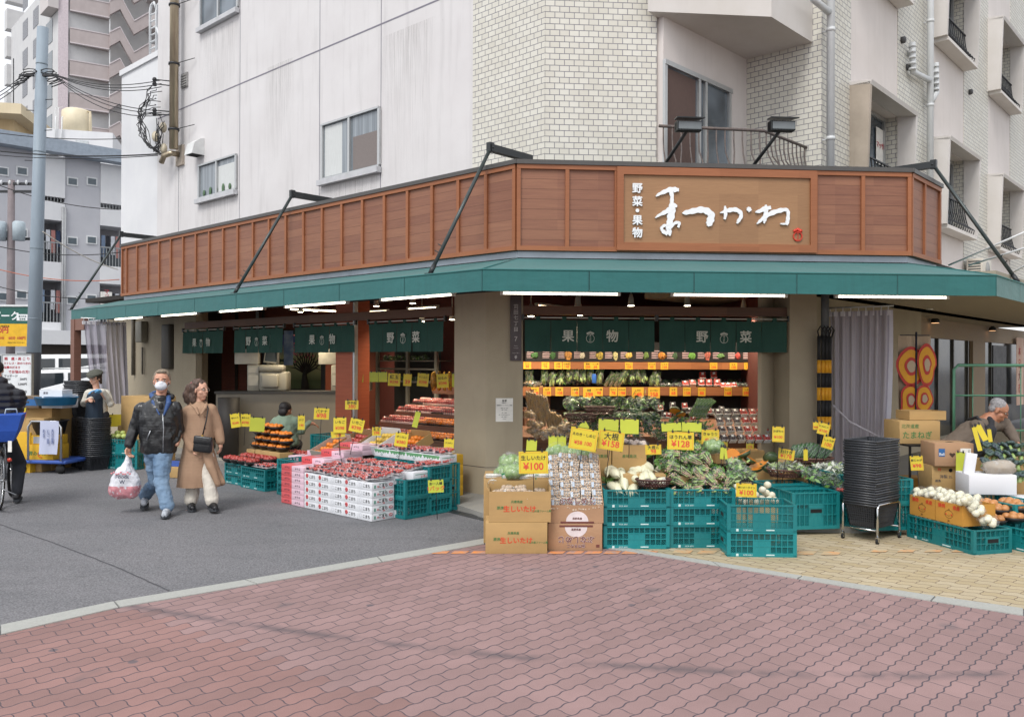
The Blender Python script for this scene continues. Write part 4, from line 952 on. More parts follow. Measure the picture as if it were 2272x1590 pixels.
# ---------------------------------------------------------------- utility poles and wires
pc=M('pole_paint','#8b98a3',.6,.08,3,stretch=(1,1,.4))
YP=19.0
def pole_w(px,py): return AT(px,py,YP)
pt_=pole_w(97,62); pb=pole_w(75,800)
up_=thing('utility_pole','thick blue grey utility pole at the left with a dark band near its foot','utility pole',(pb.x-.02,YP,0))
top=Vector((pt_.x-pb.x,0,pt_.z)); bot=Vector((-.02,0,0)); f_=lambda z: bot.lerp(top,z/top.z)
MB().tube([f_(.0),f_(top.z)],[.155,.118],24).obj('shaft',pc,up_)
MB().tube([f_(.0),f_(1.85)],[.158,.153],24).obj('dark_band',M('band_black','#2b2c30',.7),up_)
m=MB()
for z in (2.6,4.2,6.4,8.4): m.tube([f_(z),f_(z+.03)],[.155-.004*z+.003]*2,24)
m.obj('steel_band',M('band_grey','#75818a',.5),up_)
m=MB()
for i,py in enumerate((165,222,246,290,357)):
    z=pole_w(90,py).z; s=1 if i%2 else -1; m.tube([f_(z)+Vector((.0,0,0)),f_(z)+Vector((.3*s,-.05,0))],.01,5)
m.obj('step_bolt',iron,up_)
m=MB(); zc=pole_w(85,172).z
rr=random.Random(3)
for s in (-1,1):
    for i in range(6):
        c=f_(zc)+Vector((s*(.2+.05*i),-.12,-.06*i+.1)); P=[c+Vector((.16*math.cos(a*.9+i),0,.06*math.sin(a*.9+i*1.3))) for a in range(8)]; m.tube(P,.011,5)
    m.box(f_(zc).x+s*.1,f_(zc).x+s*.42,-.16,-.1,zc-.02,zc+.02)
m.obj('cable_coil',cbl,up_)
def wire(name,lbl,segs,r=.009,mat=cbl,grp='overhead wires'):
    m=MB()
    for p,q,sag in segs:
        P=[p.lerp(q,i/12)-Vector((0,0,sag*4*(i/12)*(1-i/12))) for i in range(13)]; m.tube(P,r,5)
    return m.obj(name,mat,label=lbl,cat='overhead wire',group=grp)
zp=zc+.05; pp_=Vector((pb.x-.02,YP-.15,0))+Vector((f_(zc).x,0,zp))
def wl(px,py,y=-.35): x,z=L.hit(px,py,y); return L.w(x,y,z)
lw=[(178,.5,'uppermost wire from the utility pole to the flue pipe wall'),(186,.55,'second wire from the utility pole to the wall bracket'),(193,.6,'third wire from the utility pole to the wall bracket'),(246,.55,'highest of the lower wires drooping from the pole to the wall'),(250,.7,'middle drooping wire between the pole and the wall bracket'),(256,.9,'lowest drooping wire between the pole and the wall bracket')]
for py,s,lb in lw: wire('overhead_wire',lb,[(pp_+Vector((.3,0,0)),wl(358,py),s*.35)])
for i,lb in enumerate(('upper wire running off the left edge from the pole','middle wire running off the left edge from the pole','lower wire running off the left edge from the pole')):
    wire('overhead_wire',lb,[(pp_+Vector((-.3,0,-.08*i)),AT(-60,228+9*i,15),.1)])
wire('overhead_wire','long wire crossing the roof hut level behind the pole',[(AT(-60,287,21),AT(350,303,21),.15)],.011)
wire('overhead_wire','thick long wire crossing in front of the steel roof edge',[(AT(-60,328,18),wl(350,342),.1)],.015)
wire('overhead_wire','thin long wire just under the thick one',[(AT(-60,338,18.5),wl(350,345),.1)],.009)
wire('overhead_wire','pale cable slanting down from the pole to the awning',[(AT(95,514,18.9),AT(262,598,22),.1)],.014,M('pale_cable','#c9c3b8'))
for i,(y0,y1,lb) in enumerate(((400,465,'upper thin cable in front of the flats'),(540,560,'middle thin cable in front of the flats'),(590,620,'orange sleeved cable in front of the flats'),(628,660,'lower thin cable in front of the flats'))):
    wire('overhead_wire',lb,[(AT(-30,y0,26),AT(265,y1,26),.2)],.014,M('orange_cable','#b5654a') if i==2 else cbl)
q=AT(24,640,30); p2=thing('utility_pole','slim brown utility pole with transformers in front of the grey flats','utility pole',(q.x,q.y,0))
zt2=AT(24,400,30).z; MB().tube([(0,0,0),(0,0,zt2)],[.16,.11],12).obj('shaft',M('pole_brown','#7b7274',.8),p2)
m=MB()
for z in (AT(24,408,30).z,AT(24,425,30).z,AT(24,530,30).z): m.box(-.75,.75,-.06,.06,z-.04,z+.04)
m.obj('crossarm',iron,p2)
for x,py in ((-.28,515),(.4,515)): MB().lathe([(.01,-.34),(.2,-.33),(.21,.3),(.16,.35),(.01,.36)],14,(x,-.2,AT(24,py,30).z)).obj('transformer',M('transformer_grey','#a9b6bd',.5),p2)
m=MB()
for i in range(5): m.ell((-.6+.3*i,-.1,zt2-.1),(.045,.045,.09),8,6)
m.obj('insulator',M('insulator_white','#c8cbcc',.3),p2)
# antenna
MB().tube([AT(30,250,57),AT(30,130,57)],.035,5).obj('antenna',iron,label='thin antenna rod on the cream house roof',cat='antenna')
# ---------------------------------------------------------------- signs at the left
q=AT(33,725,21); ps=thing('parking_sign','green and yellow parking sign with prices at the left edge behind the pole','parking sign',(q.x,q.y,0))
def pz(py): return AT(33,py,21).z
def pxx(px): return AT(px,725,21).x-q.x
MB().box(pxx(-90),pxx(66),0,.12,pz(718),pz(680)).obj('green_panel',M('sign_green','#1e5a50',.4),ps); MB().box(pxx(-90),pxx(66),0,.12,pz(768),pz(718.2)).obj('yellow_panel',M('sign_yellow','#e0b023',.4),ps)
MB().box(pxx(-90),pxx(67),-.03,.15,pz(680),pz(676)).obj('top_rail',wf,ps); MB().box(-1.4,-1.3,.05,.12,0,pz(768)).box(pxx(60),pxx(64),.05,.12,0,pz(768)).obj('post',wf,ps)
wp=M('sign_white'); text('パーク',(pxx(12),-.004,pz(702)),.24,wp,ps,.03); MB().box(pxx(37),pxx(64),-.004,0,pz(711),pz(697)).obj('white_label',wp,ps)
text('最大料金',(pxx(50),-.006,pz(702)),.05,M('sign_green','#1e5a50'),ps,.01); text('駐車場',(pxx(50),-.006,pz(708)),.05,M('sign_green','#1e5a50'),ps,.01)
rd=M('ink_red','#b8283a'); text('0円',(pxx(8),-.004,pz(733)),.17,rd,ps,.03); text('60分 100円',(pxx(38),-.004,pz(750)),.09,rd,ps,.02); text('10分',(pxx(3),-.004,pz(750)),.08,rd,ps,.02); text('24時間営業',(pxx(10),-.004,pz(724)),.05,inkk,ps)
text('ご利用ありがとうございます',(pxx(35),-.004,pz(760)),.035,inkk,ps)
q=AT(38,838,15.2); ms=thing('massage_board','white standing board with red and grey massage prices beside the utility pole','sign board',(q.x,q.y,0))
def mz(py): return AT(38,py,15.2).z
def mx(px): return AT(px,838,15.2).x-q.x
MB().box(mx(5),mx(69),0,.05,mz(960),mz(787)).obj('board',M('board_white','#dfe2e4',.4),ms); 
m=MB().box(mx(4),mx(70),-.012,.06,mz(787),mz(785)).box(mx(69),mx(70.5),-.012,.06,mz(960),mz(787)).box(mx(3.5),mx(5),-.012,.06,mz(960),mz(787)); m.obj('frame',alu,ms)
gk=M('ink_grey','#4c4c50')
for s,px,py,sz,mt in (('頭　痛・肩 こ り',38,796,.062,rd),('ストレス・目のつかれ',38,806,.05,rd),('足腰のだるさ',27,815,.05,rd),('でお悩みの方!',42,825,.062,rd),('マッサージ',24,834,.05,gk),('500円',52,841,.05,gk),('5,000円',50,852,.05,gk),('500円',52,869,.05,gk),('500円',52,885,.05,gk),('10分',18,841,.05,gk),('100分',20,852,.045,gk)):
    text(s,(mx(px),-.004,mz(py)),sz,mt,ms,.012)
# ---------------------------------------------------------------- vehicles
carw=M('car_white','#dcdee0',.2,.02,2,coat=1.0); carg=M('car_glass','#2c3338',.05,.1,2,spec=.9); tyre=M('tyre_black','#1c1c1e',.8); rim=M('rim_grey','#8c8f92',.3,metal=.6); lampr=M('tail_red','#a8231c',.2); lampw=M('head_clear','#cfd4d8',.1)
def vehicle(name,lbl,cat,loc,rz,prof,win,Lc,Wc,wy,kind):
    t=thing(name,lbl,cat,loc,rz,None)
    bm=bmesh.new(); a=[bm.verts.new((x,-Wc/2+(.12 if z>.95 else .0),z)) for x,z in prof]; f=bm.faces.new(a)
    r=bmesh.ops.extrude_face_region(bm,geom=[f]); 
    for v in r['geom']:
        if isinstance(v,bmesh.types.BMVert): v.co.y=Wc/2-(.12 if v.co.z>.95 else 0)
    bmesh.ops.recalc_face_normals(bm,faces=bm.faces[:]); bmesh.ops.bevel(bm,geom=bm.edges[:],offset=.045,segments=3,affect='EDGES')
    MB().bm(bm,0,True).obj('body',carw,t)
    for wd in win:
        for s in (-1,1):
            y=lambda z:(Wc/2-(.12*min(1,max(0,(z-.9)/.1))))+.006
            m=MB()._add([(x,s*(Wc/2-.115+.004 if z>.95 else Wc/2-.0),z) for x,z in wd],[tuple(range(len(wd)))]); m._add([(x,s*(Wc/2-.109),z) for x,z in wd],[tuple(range(len(wd)))]); m.obj('side_window',carg,t)
    for x in wy:
        for s in (-1,1):
            w_=link('wheel',None,t,(x,s*(Wc/2-.1),.31)); MB().cyl((0,-.1,0),.31,.2,22,axis='y').obj('tyre',tyre,w_); MB().cyl((0,-.108,0),.19,.216,14,axis='y').obj('rim',rim,w_)
    return t
van=[(-2.2,.3),(2.2,.3),(2.25,.75),(2.05,1.02),(1.55,1.2),(.95,1.82),(-1.9,1.86),(-2.15,1.2),(-2.22,.7)]
wag=[(-2.1,.28),(2.1,.28),(2.18,.62),(2.0,.82),(1.0,.97),(.35,1.42),(-1.2,1.47),(-1.85,1.3),(-2.1,.9)]
q=G(112,890); vehicle('parked_van','tall white van parked in the garage behind the utility pole','van',AT(128,800,25)*1.0-Vector((0,0,AT(128,800,25).z)),R(188),van,[[(-1.85,1.22),(-.3,1.22),(-.3,1.72),(-1.75,1.74)],[(-.2,1.22),(1.3,1.22),(.85,1.7),(-.2,1.72)]],4.4,1.7,(1.35,-1.35),0)
p_=AT(122,800,21.5); p_.z=0; cr=vehicle('parked_car','low white estate car parked in front of the white van','car',p_,R(200),wag,[[(-1.6,.97),(-.4,.97),(-.4,1.36),(-1.3,1.38)],[(-.3,.97),(.8,.97),(.3,1.34),(-.3,1.36)]],4.2,1.65,(1.3,-1.3),0)
m=MB()
for s in (-.5,.5): m.tube([(-1.3,s,1.48),(.2,s,1.46)],.02,6)
m.obj('roof_rail',alu,cr)
# ---------------------------------------------------------------- right hand neighbour entrance
soff=M('soffit_beige','#9c9280',.8,.05,2); beigew=M('entrance_beige','#9b876e',.7,.06,3)
ne=thing('neighbour_entrance','beige framed glass entrance of the next shop behind the man in the apron','shop entrance',RR.w(0,0),TR)
MB().box(-.6,14,-2.2,2.4,2.62,2.72).obj('soffit',soff,ne)
gy=.9
def rx(px): return RR.hit(px,800,gy)[0]
MB().box(rx(1950),rx(2600),gy,gy+.1,2.22,2.62).obj('header',beigew,ne)
for a,b2 in ((2022,2048),(2157,2184)):
    MB().box(rx(a),rx(b2),gy-.02,gy+.2,FLZ,2.22).obj('column',beigew,ne)
shopg,n_,b__=base('shop_glass',C3('#2d3130'),.12,spec=.35); v=n_.coord((.9,.9,.9)); n_.l.new(n_.mix(n_.ramp(n_.noise(v,1.6,4,.6),.42,.6),C3('#23272a'),C3('#57554c')),b__.inputs['Base Color'])
MB().box(rx(1950),rx(2022),gy+.06,gy+.08,FLZ,2.22).box(rx(2048),rx(2157),gy+.06,gy+.08,FLZ,2.22).box(rx(2184),rx(2600),gy+.06,gy+.08,FLZ,2.22).obj('glass',shopg,ne)
for px in (2012,2056,2084,2118,2150,2202): MB().box(rx(px),rx(px)+.06,gy+.02,gy+.059,FLZ,2.22).obj('mullion',darkalu,ne)
MB().box(rx(2204),rx(2233),gy+.0,gy+.05,FLZ,2.15).obj('dark_door',M('door_dark','#1d1a19',.5),ne)
ban=M('banner_pink','#c9a28d',.8,.2,3,col2='#d3b7a2')
bx=thing('shop_banner','tall faded orange pink banner at the right edge of the entrance','banner',RR.w(rx(2252),gy-.1,.5),TR)
MB().box(-.3,.6,0,.01,0,1.9).obj('cloth',ban,bx)
for i,(s,z,c) in enumerate((('本',1.5,'#b5483f'),('日',1.15,'#b5483f'),('大',.8,'#7a3a3a'),('市',.45,'#b5483f'))): text(s,(.05,-.004,z),.3,M('ban_ink%d'%i,c,.8),bx,.01)
for px,py,lb in ((2075,712,'round black adjustable lamp left under the soffit of the entrance'),(2202,730,'round black adjustable lamp right of the entrance column')):
    q=RR.hit(px,py,gy-.12); t=thing('eyeball_lamp',lb,'wall lamp',RR.w(q[0],gy-.12,q[1]),TR,'black lamps at the entrance'); MB().tube([(0,.12,.12),(-.02,.02,.16),(.02,-.02,.1)],.012,6).obj('arm',iron,t)
    MB().lathe([(.03,.07),(.08,.03),(.09,-.03),(.085,-.04)],14).obj('shade',iron,t); MB().lathe([(.001,-.045),(.075,-.044),(.08,-.041)],14).obj('bulb',emat('lamp_warm','#ffbf85',1.6),t)
MB().box(-1.1,rx(1955)+.4,.32,.37,FLZ,2.9).obj('side_wall',wallc,ne)
# downpipe by the right pillar
q=RR.hit(1834,700,-.3); 
m=MB().cyl((0,0,1.98),.05,.75,12); o=m.obj('down_pipe',M('pipe_darkgrey','#5d6265',.5),ne,(q[0]-.05,-.3,0))
# translucent strip curtain
cm_,n_,b__=base('vinyl_curtain',C3('#a39dab'),.35); b__.inputs['Alpha'].default_value=.8; v=n_.coord((30,30,.6)); n_.l.new(n_.mix(n_.ramp(n_.noise(v,1.2,3,.6),.3,.7),C3('#8f8a98'),C3('#b4afbb')),b__.inputs['Base Color'])
edgec=M('curtain_hem','#c9c6d0',.5,.05,5)
def curtain(name,lbl,p,q,zt,zb,folds,amp,gather,hem=True,rings=9):
    p=Vector(p[:2]); q=Vector(q[:2]); d=(q-p); Wc=d.length; th=math.atan2(d.y,d.x); t=thing(name,lbl,'vinyl curtain',(p.x,p.y,0),th)
    m=MB(); NU,NV=folds*8,10; vs=[]
    for j in range(NV+1):
        v=j/NV; z=zt+(zb-zt)*v
        for i in range(NU+1):
            u=i/NU; g=gather(u,v); x=u*Wc*g[0]+g[1]; a=amp*(.7+.5*v)
            vs.append((x,a*math.sin(u*folds*2*PI+1.3*math.sin(u*9)+.4*math.sin(v*4))+.3*a*math.sin(u*folds*4.4*PI+v*2),z))
    fs=[(j*(NU+1)+i,j*(NU+1)+i+1,(j+1)*(NU+1)+i+1,(j+1)*(NU+1)+i) for j in range(NV) for i in range(NU)]
    m._add(vs,fs,0,True); m.obj('vinyl_sheet',cm_,t)
    # hems
    m=MB(); c=[Vector(vs[j*(NU+1)+NU])+Vector((.02,-.004,0)) for j in range(NV+1)]
    for j in range(NV): m.quad(c[j]+Vector((-.045,0,0)),c[j]+Vector((.02,0,0)),c[j+1]+Vector((.02,0,0)),c[j+1]+Vector((-.045,0,0)))
    m.obj('hem',edgec,t)
    m=MB()
    for i in range(rings):
        k=int(i*NU/(rings-.999)); v=vs[min(k,NU)]; m.box(v[0]-.025,v[0]+.025,v[1]-.012,v[1]+.012,v[2]-.06,v[2]+.0).tube([(v[0],v[1],v[2]),(v[0],v[1],v[2]+.05)],.006,5)
    m.obj('ring_tab',M('tab_white','#cfcdd2',.5),t)
    MB().tube([(-.05,0,zt+.05),(Wc+.05,0,zt+.05)],.012,6).obj('rail',alu,t)
    return t
pa=RR.hit(1846,800,-.28); p=RR.w(pa[0],-.28); q=p+Vector((.74,-.673,0))*.0
ca=AT(1842,688,10.55); cb_=AT(1973,683,10.1)
curtain('vinyl_curtain','translucent grey vinyl curtain hanging to the right of the vegetable crates',ca,cb_,2.33,.35,7,.03,lambda u,v:(1-.13*v*v,.03*v))
ga=L.w(wx0-.35,-.6); gb_=L.w(wx0-.55,-1.75)
ca2=AT(276,715,15.1); cb2=AT(186,718,14.6)
curtain('vinyl_curtain','translucent lilac vinyl curtain at the far left end under the awning',(cb2.x,cb2.y),(ca2.x,ca2.y),2.37,.9,6,.035,lambda u,v:(1-.16*(v),.16*v*1.0))
q=AT(168,800,15.1); post=thing('canopy_post','brown wooden post with a crossbar at the far left end of the awning','post',(q.x,q.y,0),TL)
MB().box(-.085,.085,-.06,.06,0,2.42).obj('upright',planks('post_wood','#6c4a3c','#80594a',9,False,2),post); MB().box(.087,.5,-.05,.04,2.22,2.42).obj('crossbar',MATS['post_wood'],post)
# tied strap on the right curtain
p0=AT(1848,898,9.95); p1=AT(1885,935,9.85); p2_=AT(1950,968,9.8); p3=AT(1962,995,9.8)
MB().tube([p0,p1,p2_,p3],.012,5).obj('strap',M('strap_grey','#a09ca4',.6),label='grey strap tied round the translucent curtain by the basket stack',cat='strap')
# striped folding barrier poles with loops
yel=M('barrier_yellow','#d99a1e',.6); bkp=M('barrier_black','#1e1e20',.7)
for i,px in enumerate((1817,1826,1834,1841)):
    p=AT(px,800,10.35); t=thing('barrier_pole','black and yellow striped soft barrier pole hanging beside the right pillar','barrier pole',(p.x,p.y,0),0,'striped barrier poles')
    t['label']=['leftmost','second','third','rightmost'][i]+' of the four black and yellow striped barrier poles by the right pillar'
    z0,z1=.55,2.02; zs=[2.02,1.72,1.56,1.38,1.22,1.02,.86,.68,.55]; tilt=.0
    for k in range(len(zs)-1):
        MB().tube([(0,0,zs[k+1]+.002),(0,0,zs[k])],.024,8).obj('sleeve',yel if k%2 else bkp,t)
    MB().tube([(.0,0,2.0),(-.02,-.01,2.08),(.01,-.02,2.14),(.05,-.01,2.09),(.02,0,2.0)],.01,5).obj('loop',bkp,t)
# ---------------------------------------------------------------- crates
ctl,n_,b__=base('crate_plastic',C3('#0f7f84'),.42); v=n_.coord(); b__.inputs['Base Color'].default_value=(*C3('#12777c'),1)
oi=n_.add('ShaderNodeObjectInfo'); hsn=n_.add('ShaderNodeHueSaturation'); n_.l.new(n_.ramp(oi.outputs['Random'],0,1,.82,1.12),hsn.inputs['Value']); n_.l.new(n_.mix(n_.ramp(n_.noise(v,9,4,.7),.35,.75,0,.5),C3('#0f787d'),C3('#2b8a8a')),hsn.inputs['Color']); n_.l.new(hsn.outputs[0],b__.inputs['Base Color'])
wprint=M('print_crate','#c8dcdb',.6,.1,80)
CR={}
def crate_mesh(w,d,h,top_open=True):
    key=(w,d,h)
    if key in CR: return CR[key]
    m=MB(); t=.012
    m.box(0,w,0,d,.006,.014)
    for (x0,x1,y0,y1) in ((0,.03,0,.03),(w-.03,w,0,.03),(0,.03,d-.03,d),(w-.03,w,d-.03,d)): m.box(x0,x1,y0,y1,0,h)
    def side(T,W):
        """W along local u; T maps (u,depth,z)"""
        def bx(u0,u1,z0,z1,d0=0,d1=t):
            P=[T(u,dd,z) for z in (z0,z1) for (u,dd) in ((u0,d0),(u1,d0),(u1,d1),(u0,d1))]
            m._add(P,[(3,2,1,0),(4,5,6,7),(0,1,5,4),(1,2,6,5),(2,3,7,6),(3,0,4,7)])
        lo=.035 if h>.1 else .02
        bx(.03,W-.03,0,lo,-.001,t); bx(.03,W-.03,h-.012,h,-.004,t+.004)
        nr=2 if h<.19 else 3; zz=[lo+(h-.012-lo)*i/nr for i in range(1,nr)]
        for z in zz: bx(.03,W-.03,z-.004,z+.004,.0005)
        n=max(5,round((W-.06)/.05)); un=(W-.06)/n
        mid=(n//2-1,n//2,n//2+1) if n>7 else ()
        for i in range(n+1): bx(.03+i*un-.004,.03+i*un+.004,lo,h-.012,.001)
        for i in range(n):
            u0=.03+i*un
            if i in mid and nr>1:
                zt_=zz[-1] if nr>2 else zz[0]
                bx(u0+.004,u0+un-.004,lo,zt_-.004,.003,.007)
            # fine diamond mesh at the back of the grid
        nd=int((W-.06)/.018); H=h-.012-lo
        for k in range(-int(H/.018),nd+1):
            for s in (1,-1):
                u0=.03+k*.018; ua=u0 if s>0 else u0; z0=lo if s>0 else h-.012
                a=u0; b2=u0+H; 
                fa=max(0,(.03-a)/H) ; fb=min(1,(W-.03-a)/H)
                if fb<=fa: continue
                za=z0+s*H*fa; zb_=z0+s*H*fb; ua=a+H*fa; ub=a+H*fb; e=.0024
                m._add([T(ua,t*.85,za-e),T(ub,t*.85,zb_-e),T(ub,t*.85,zb_+e),T(ua,t*.85,za+e)],[(0,1,2,3)])
    side(lambda u,dd,z:(u,dd,z),w); side(lambda u,dd,z:(w-u,d-dd,z),w); side(lambda u,dd,z:(dd,d-u,z),d); side(lambda u,dd,z:(w-dd,u,z),d)
    me=m.mesh('crate_shell',ctl)
    # handles: dark openings on the short sides
    hm=MB()
    for x,s in ((-.0022,1),):
        c=d/2; hm._add([(x,c-.06,h*.45),(x,c+.06,h*.45),(x,c+.06,h*.45+.035),(x,c-.06,h*.45+.035)],[(0,1,2,3)],0)
        for (a,b2,c0,c1) in ((c-.075,c-.06,h*.35,h*.45+.05),(c+.06,c+.075,h*.35,h*.45+.05)): hm.box(min(x,x+s*.012),max(x,x+s*.012),a,b2,c0,c1,1)
        hm.box(min(x,x+s*.012)-.001,max(x,x+s*.012),c-.075,c+.075,h*.45+.035,h*.45+.05,1)
    hme=hm.mesh('crate_handle',[M('void_black','#151517'),ctl])
    CR[key]=(me,hme); return CR[key]
def crate(loc,rz,h,lbl,w=.6,d=.4,mark=True,group='teal folding crates'):
    me,hme=crate_mesh(w,d,h)
    t=thing('folding_crate',lbl,'crate',loc,rz,group); link('crate_shell',me,t); link('handle',hme,t); o=link('handle',hme,t,(w,d,0)); o.rotation_euler[2]=PI
    if mark:
        text('S.C.K. 610-1',(w*.30,-.0025,.017),.016,wprint,t,.03); 
        MB().box(w*.13,w*.165,-.0025,-.0012,.006,.028).box(w*.56,w*.68,-.0025,-.0012,.013,.023).obj('white_marking',wprint,t)
    return t
# ---------------------------------------------------------------- cartons
def cardb(name,c): return M(name,c,.85,.07,4,.1,90,stretch=(1,1,3),obj_var=.05)
kraft=cardb('cardboard','#b0905f'); kraft2=cardb('cardboard_pinkish','#ab8768'); kraftd=cardb('cardboard_inner','#9b7f58'); kyel=cardb('carton_yellow','#d2a52a'); kor=cardb('carton_ochre','#c08a3a')
wht=M('carton_white','#d9dbdf',.7,.04,3,obj_var=.03); gin=M('ink_green','#4f7a46',.7); rin=M('ink_orange_red','#cf4a2c',.7); brn=M('ink_brown','#6e3f38',.7)
def carton(loc,rz,w,d,h,lbl,mat=kraft,open_=False,cat='cardboard box',group=None,th=.006,back=0,lean=None):
    t=thing('cardboard_box',lbl,cat,loc,rz,group); m=MB(); c=.002
    if open_:
        m.box(0,w,0,th,0,h,0).box(0,w,d-th,d,0,h+back,0).box(0,th,th+.001,d-th-.001,0,h,0).box(w-th,w,th+.001,d-th-.001,0,h,0).box(th+.001,w-th-.001,th+.001,d-th-.001,0,.008,0)
        m.obj('carton_wall',mat,t)
    else:
        m.cbox(0,w,0,d,0,h,0,.003); m.obj('carton_wall',mat,t)
        s=MB().box(.004,w-.004,d/2-.025,d/2+.025,h+.0003,h+.001); s.obj('packing_tape',M('tape','#b89a6a',.3),t)
    return t
film,n_,b__=base('clear_film',(.62,.64,.66),.12,spec=1.0); b__.inputs['Alpha'].default_value=.22; bnn=n_.add('ShaderNodeBump'); bnn.inputs['Strength'].default_value=.9; bnn.inputs['Distance'].default_value=.01; n_.l.new(n_.noise(n_.coord(),28,4,.7),bnn.inputs['Height']); n_.l.new(bnn.outputs[0],b__.inputs['Normal'])
n_.l.new(n_.ramp(n_.noise(n_.coord(),22,4,.7),.5,.72,.05,.42),b__.inputs['Alpha'])
# ---------------------------------------------------------------- price cards
cyel=M('card_yellow','#cdb927',.45,.04,6,obj_var=.05); cgrn=M('card_lime','#b2b936',.45,.05,4,obj_var=.06); cred=M('pen_red','#cf3a2a',.5); corg=M('pen_orange','#dd6a2e',.5); clipm=M('clip_black','#202022',.4); stm=M('stick_black','#18181a',.5)
def card(px0,px1,py0,py1,Y,title,price,lbl,roll=0,yaw=None,stem=None,blank=False,tilt=8,border=True,mat=None,scale_t=1.0,extra=None,group='yellow price cards',pt=None):
    cx,cy=(px0+px1)/2,(py0+py1)/2; p=AT(cx,cy,Y); Wd=(px1-px0)/F_PX*Y; H=(py1-py0)/F_PX*Y
    yw=yaw if yaw is not None else math.atan2(-p.x,p.y)*.6
    t=link('price_card',None,None,p,0,lbl,'price card',group); t.rotation_euler=(-R(tilt),R(roll),yw)
    MB().box(-Wd/2,Wd/2,-.0012,.0012,-H/2,H/2).obj('card_sheet',mat or (cgrn if blank else cyel),t)
    if not blank:
        if border:
            m=MB(); e=.0022; ix,iz=Wd/2-.045*Wd,H/2-.05*H
            m.box(-ix,ix,-.0022,-.0014,iz-e,iz).box(-ix,ix,-.0022,-.0014,-iz,-iz+e).box(-ix,-ix+e,-.0022,-.0014,-iz+e,iz-e).box(ix-e,ix,-.0022,-.0014,-iz+e,iz-e); m.obj('border_line',corg,t)
        n=max(2,len(title)); ts=min(H*.40,Wd*.86/n)*scale_t
        text(title,(0,-.003,H*.19),ts,inkk,t,.012)
        if price:
            nd=len(price); ps_=min(H*.56,Wd*1.35/nd); text(price,(.0,-.0032,-H*.19),ps_,cred,t,.014)
        if extra: text(extra,(-Wd*.25,-.0034,-H*.36),ts*.5,inkk,t,.01)
    m=MB()
    for x in (-Wd*.3,Wd*.3): m.box(x-.008,x+.008,-.006,.006,H/2-.008,H/2+.012).tube([(x,-.004,H/2+.01),(x+.004,-.012,H/2+.026)],.0022,4).tube([(x,.004,H/2+.01),(x-.004,.012,H/2+.026)],.0022,4)
    m.obj('clip',clipm,t)
    if stem:
        m=MB().tube([(0,.006,H/2-.005),(0,.008,-stem)],.0035,5).tube([(-Wd*.35,.006,H/2+.004),(Wd*.35,.006,H/2+.004)],.0025,4); m.obj('stick',stm,t)
    return t
# ---------------------------------------------------------------- produce generators
def vmat(name,c1,c2,scale=6,rough=.45,stretch=(1,1,1),bump=.2,bs=30,coat=0,ov=.06):
    return M(name,c1,rough,.1,scale,bump,bs,stretch=stretch,col2=c2,obj_var=ov,coat=coat)
daik=vmat('radish_skin','#dcd9c6','#cfd0a6',2.2,.4,(1,1,.6),.05,20); leafm=vmat('leaf_green','#3f6a2c','#6f9a48',14); leafd=vmat('leaf_dark','#24401f','#3f6330',12); leafl=vmat('leaf_light','#7fa052','#b0c184',9)
stemp=vmat('stem_pink','#a9837b','#c9b58e',30); cabb=vmat('cabbage_leaf','#5f8248','#a5bd80',5,.4,(1,1,2),.5,12,.4); turn=vmat('potato_white','#d9d5c4','#c9c2a6',5,.5); onio=vmat('onion_white','#d6d2b4','#e4e1d2',7,.35,(1,1,3)); onib=vmat('onion_brown','#a8713f','#c08a58',7,.4,(1,1,3),ov=.12)
orng=vmat('mikan_orange','#d9721d','#e58a2c',20,.4); appl=vmat('apple_red','#8f2c2c','#b8554a',6,.3,ov=.1); appp=vmat('apple_pink','#b05a5a','#c97f74',6,.35); tom=vmat('tomato_red','#a02a26','#b93c32',4,.15); berry=vmat('strawberry_red','#a8261f','#c63a2e',40,.3,bump=.4,bs=160); mush=vmat('mushroom_tan','#a58a70','#d2c2ad',26,.6); trayw=M('tray_white','#d7d9db',.4); trayk=M('tray_black','#231d1c',.35,.1,10); brnw=M('basket_brown','#4a2a26',.6,.2,60); grnp=vmat('apple_green','#a9ba58','#c4cf86',6,.35); brocc=vmat('broccoli','#2f5630','#56784a',30,.8,bump=.8,bs=140); purp=vmat('leaf_purple','#3b3f58','#4b6b4a',9)
pack_m={}
def share(key,fn,name,mats):
    if key not in pack_m: m=MB(); fn(m); pack_m[key]=m.mesh(name,mats)
    return pack_m[key]
def inst(name,key,fn,mats,loc,rz=0,lbl=None,cat=None,group=None,rot=None,parent=None,sc=1):
    o=link(name,share(key,fn,name,mats),parent,loc,rz,lbl,cat,group)
    if rot: o.rotation_euler=rot
    if sc!=1: o.scale=(sc,sc,sc)
    return o
Z0=.004
def PX(px,py,z=Z0): return G(px,py,z)
# ---- shiitake cartons
fr=PX(1077,1228); th1=R(1.5); BX=Frame(fr.x,fr.y,th1)
c1=carton(BX.w(0,0,Z0),th1,.545,.36,.272,'lower closed cardboard box printed 生しいたけ at the left end of the front display')
def shiit_print(t,h):
    text('生しいたけ',(.27,-.001,h*.42),.058,rin,t,.034); text('原床',(.1,-.001,h*.46),.032,gin,t,.016); text('兵庫県産',(.245,-.001,h*.66),.026,gin,t,.012); text('森の里ファーム製',(.465,-.001,h*.36),.021,gin,t,.014)
shiit_print(c1,.272)
c2=carton(BX.w(.03,.01,Z0+.275),th1,.545,.35,.27,'open cardboard box of shiitake packs standing on the closed 生しいたけ box',open_=True,back=.045); shiit_print(c2,.27)
MB().plate((.0,.0,.27),(.0,.35,.27),(-.03,.35,.315),(-.02,.02,.30),.004).obj('flap',kraft,c2); MB().plate((.54,.35,.27),(.54,.0,.27),(.545,.02,.3),(.545,.35,.32),.004).obj('flap',kraft,c2)
shfilm=film
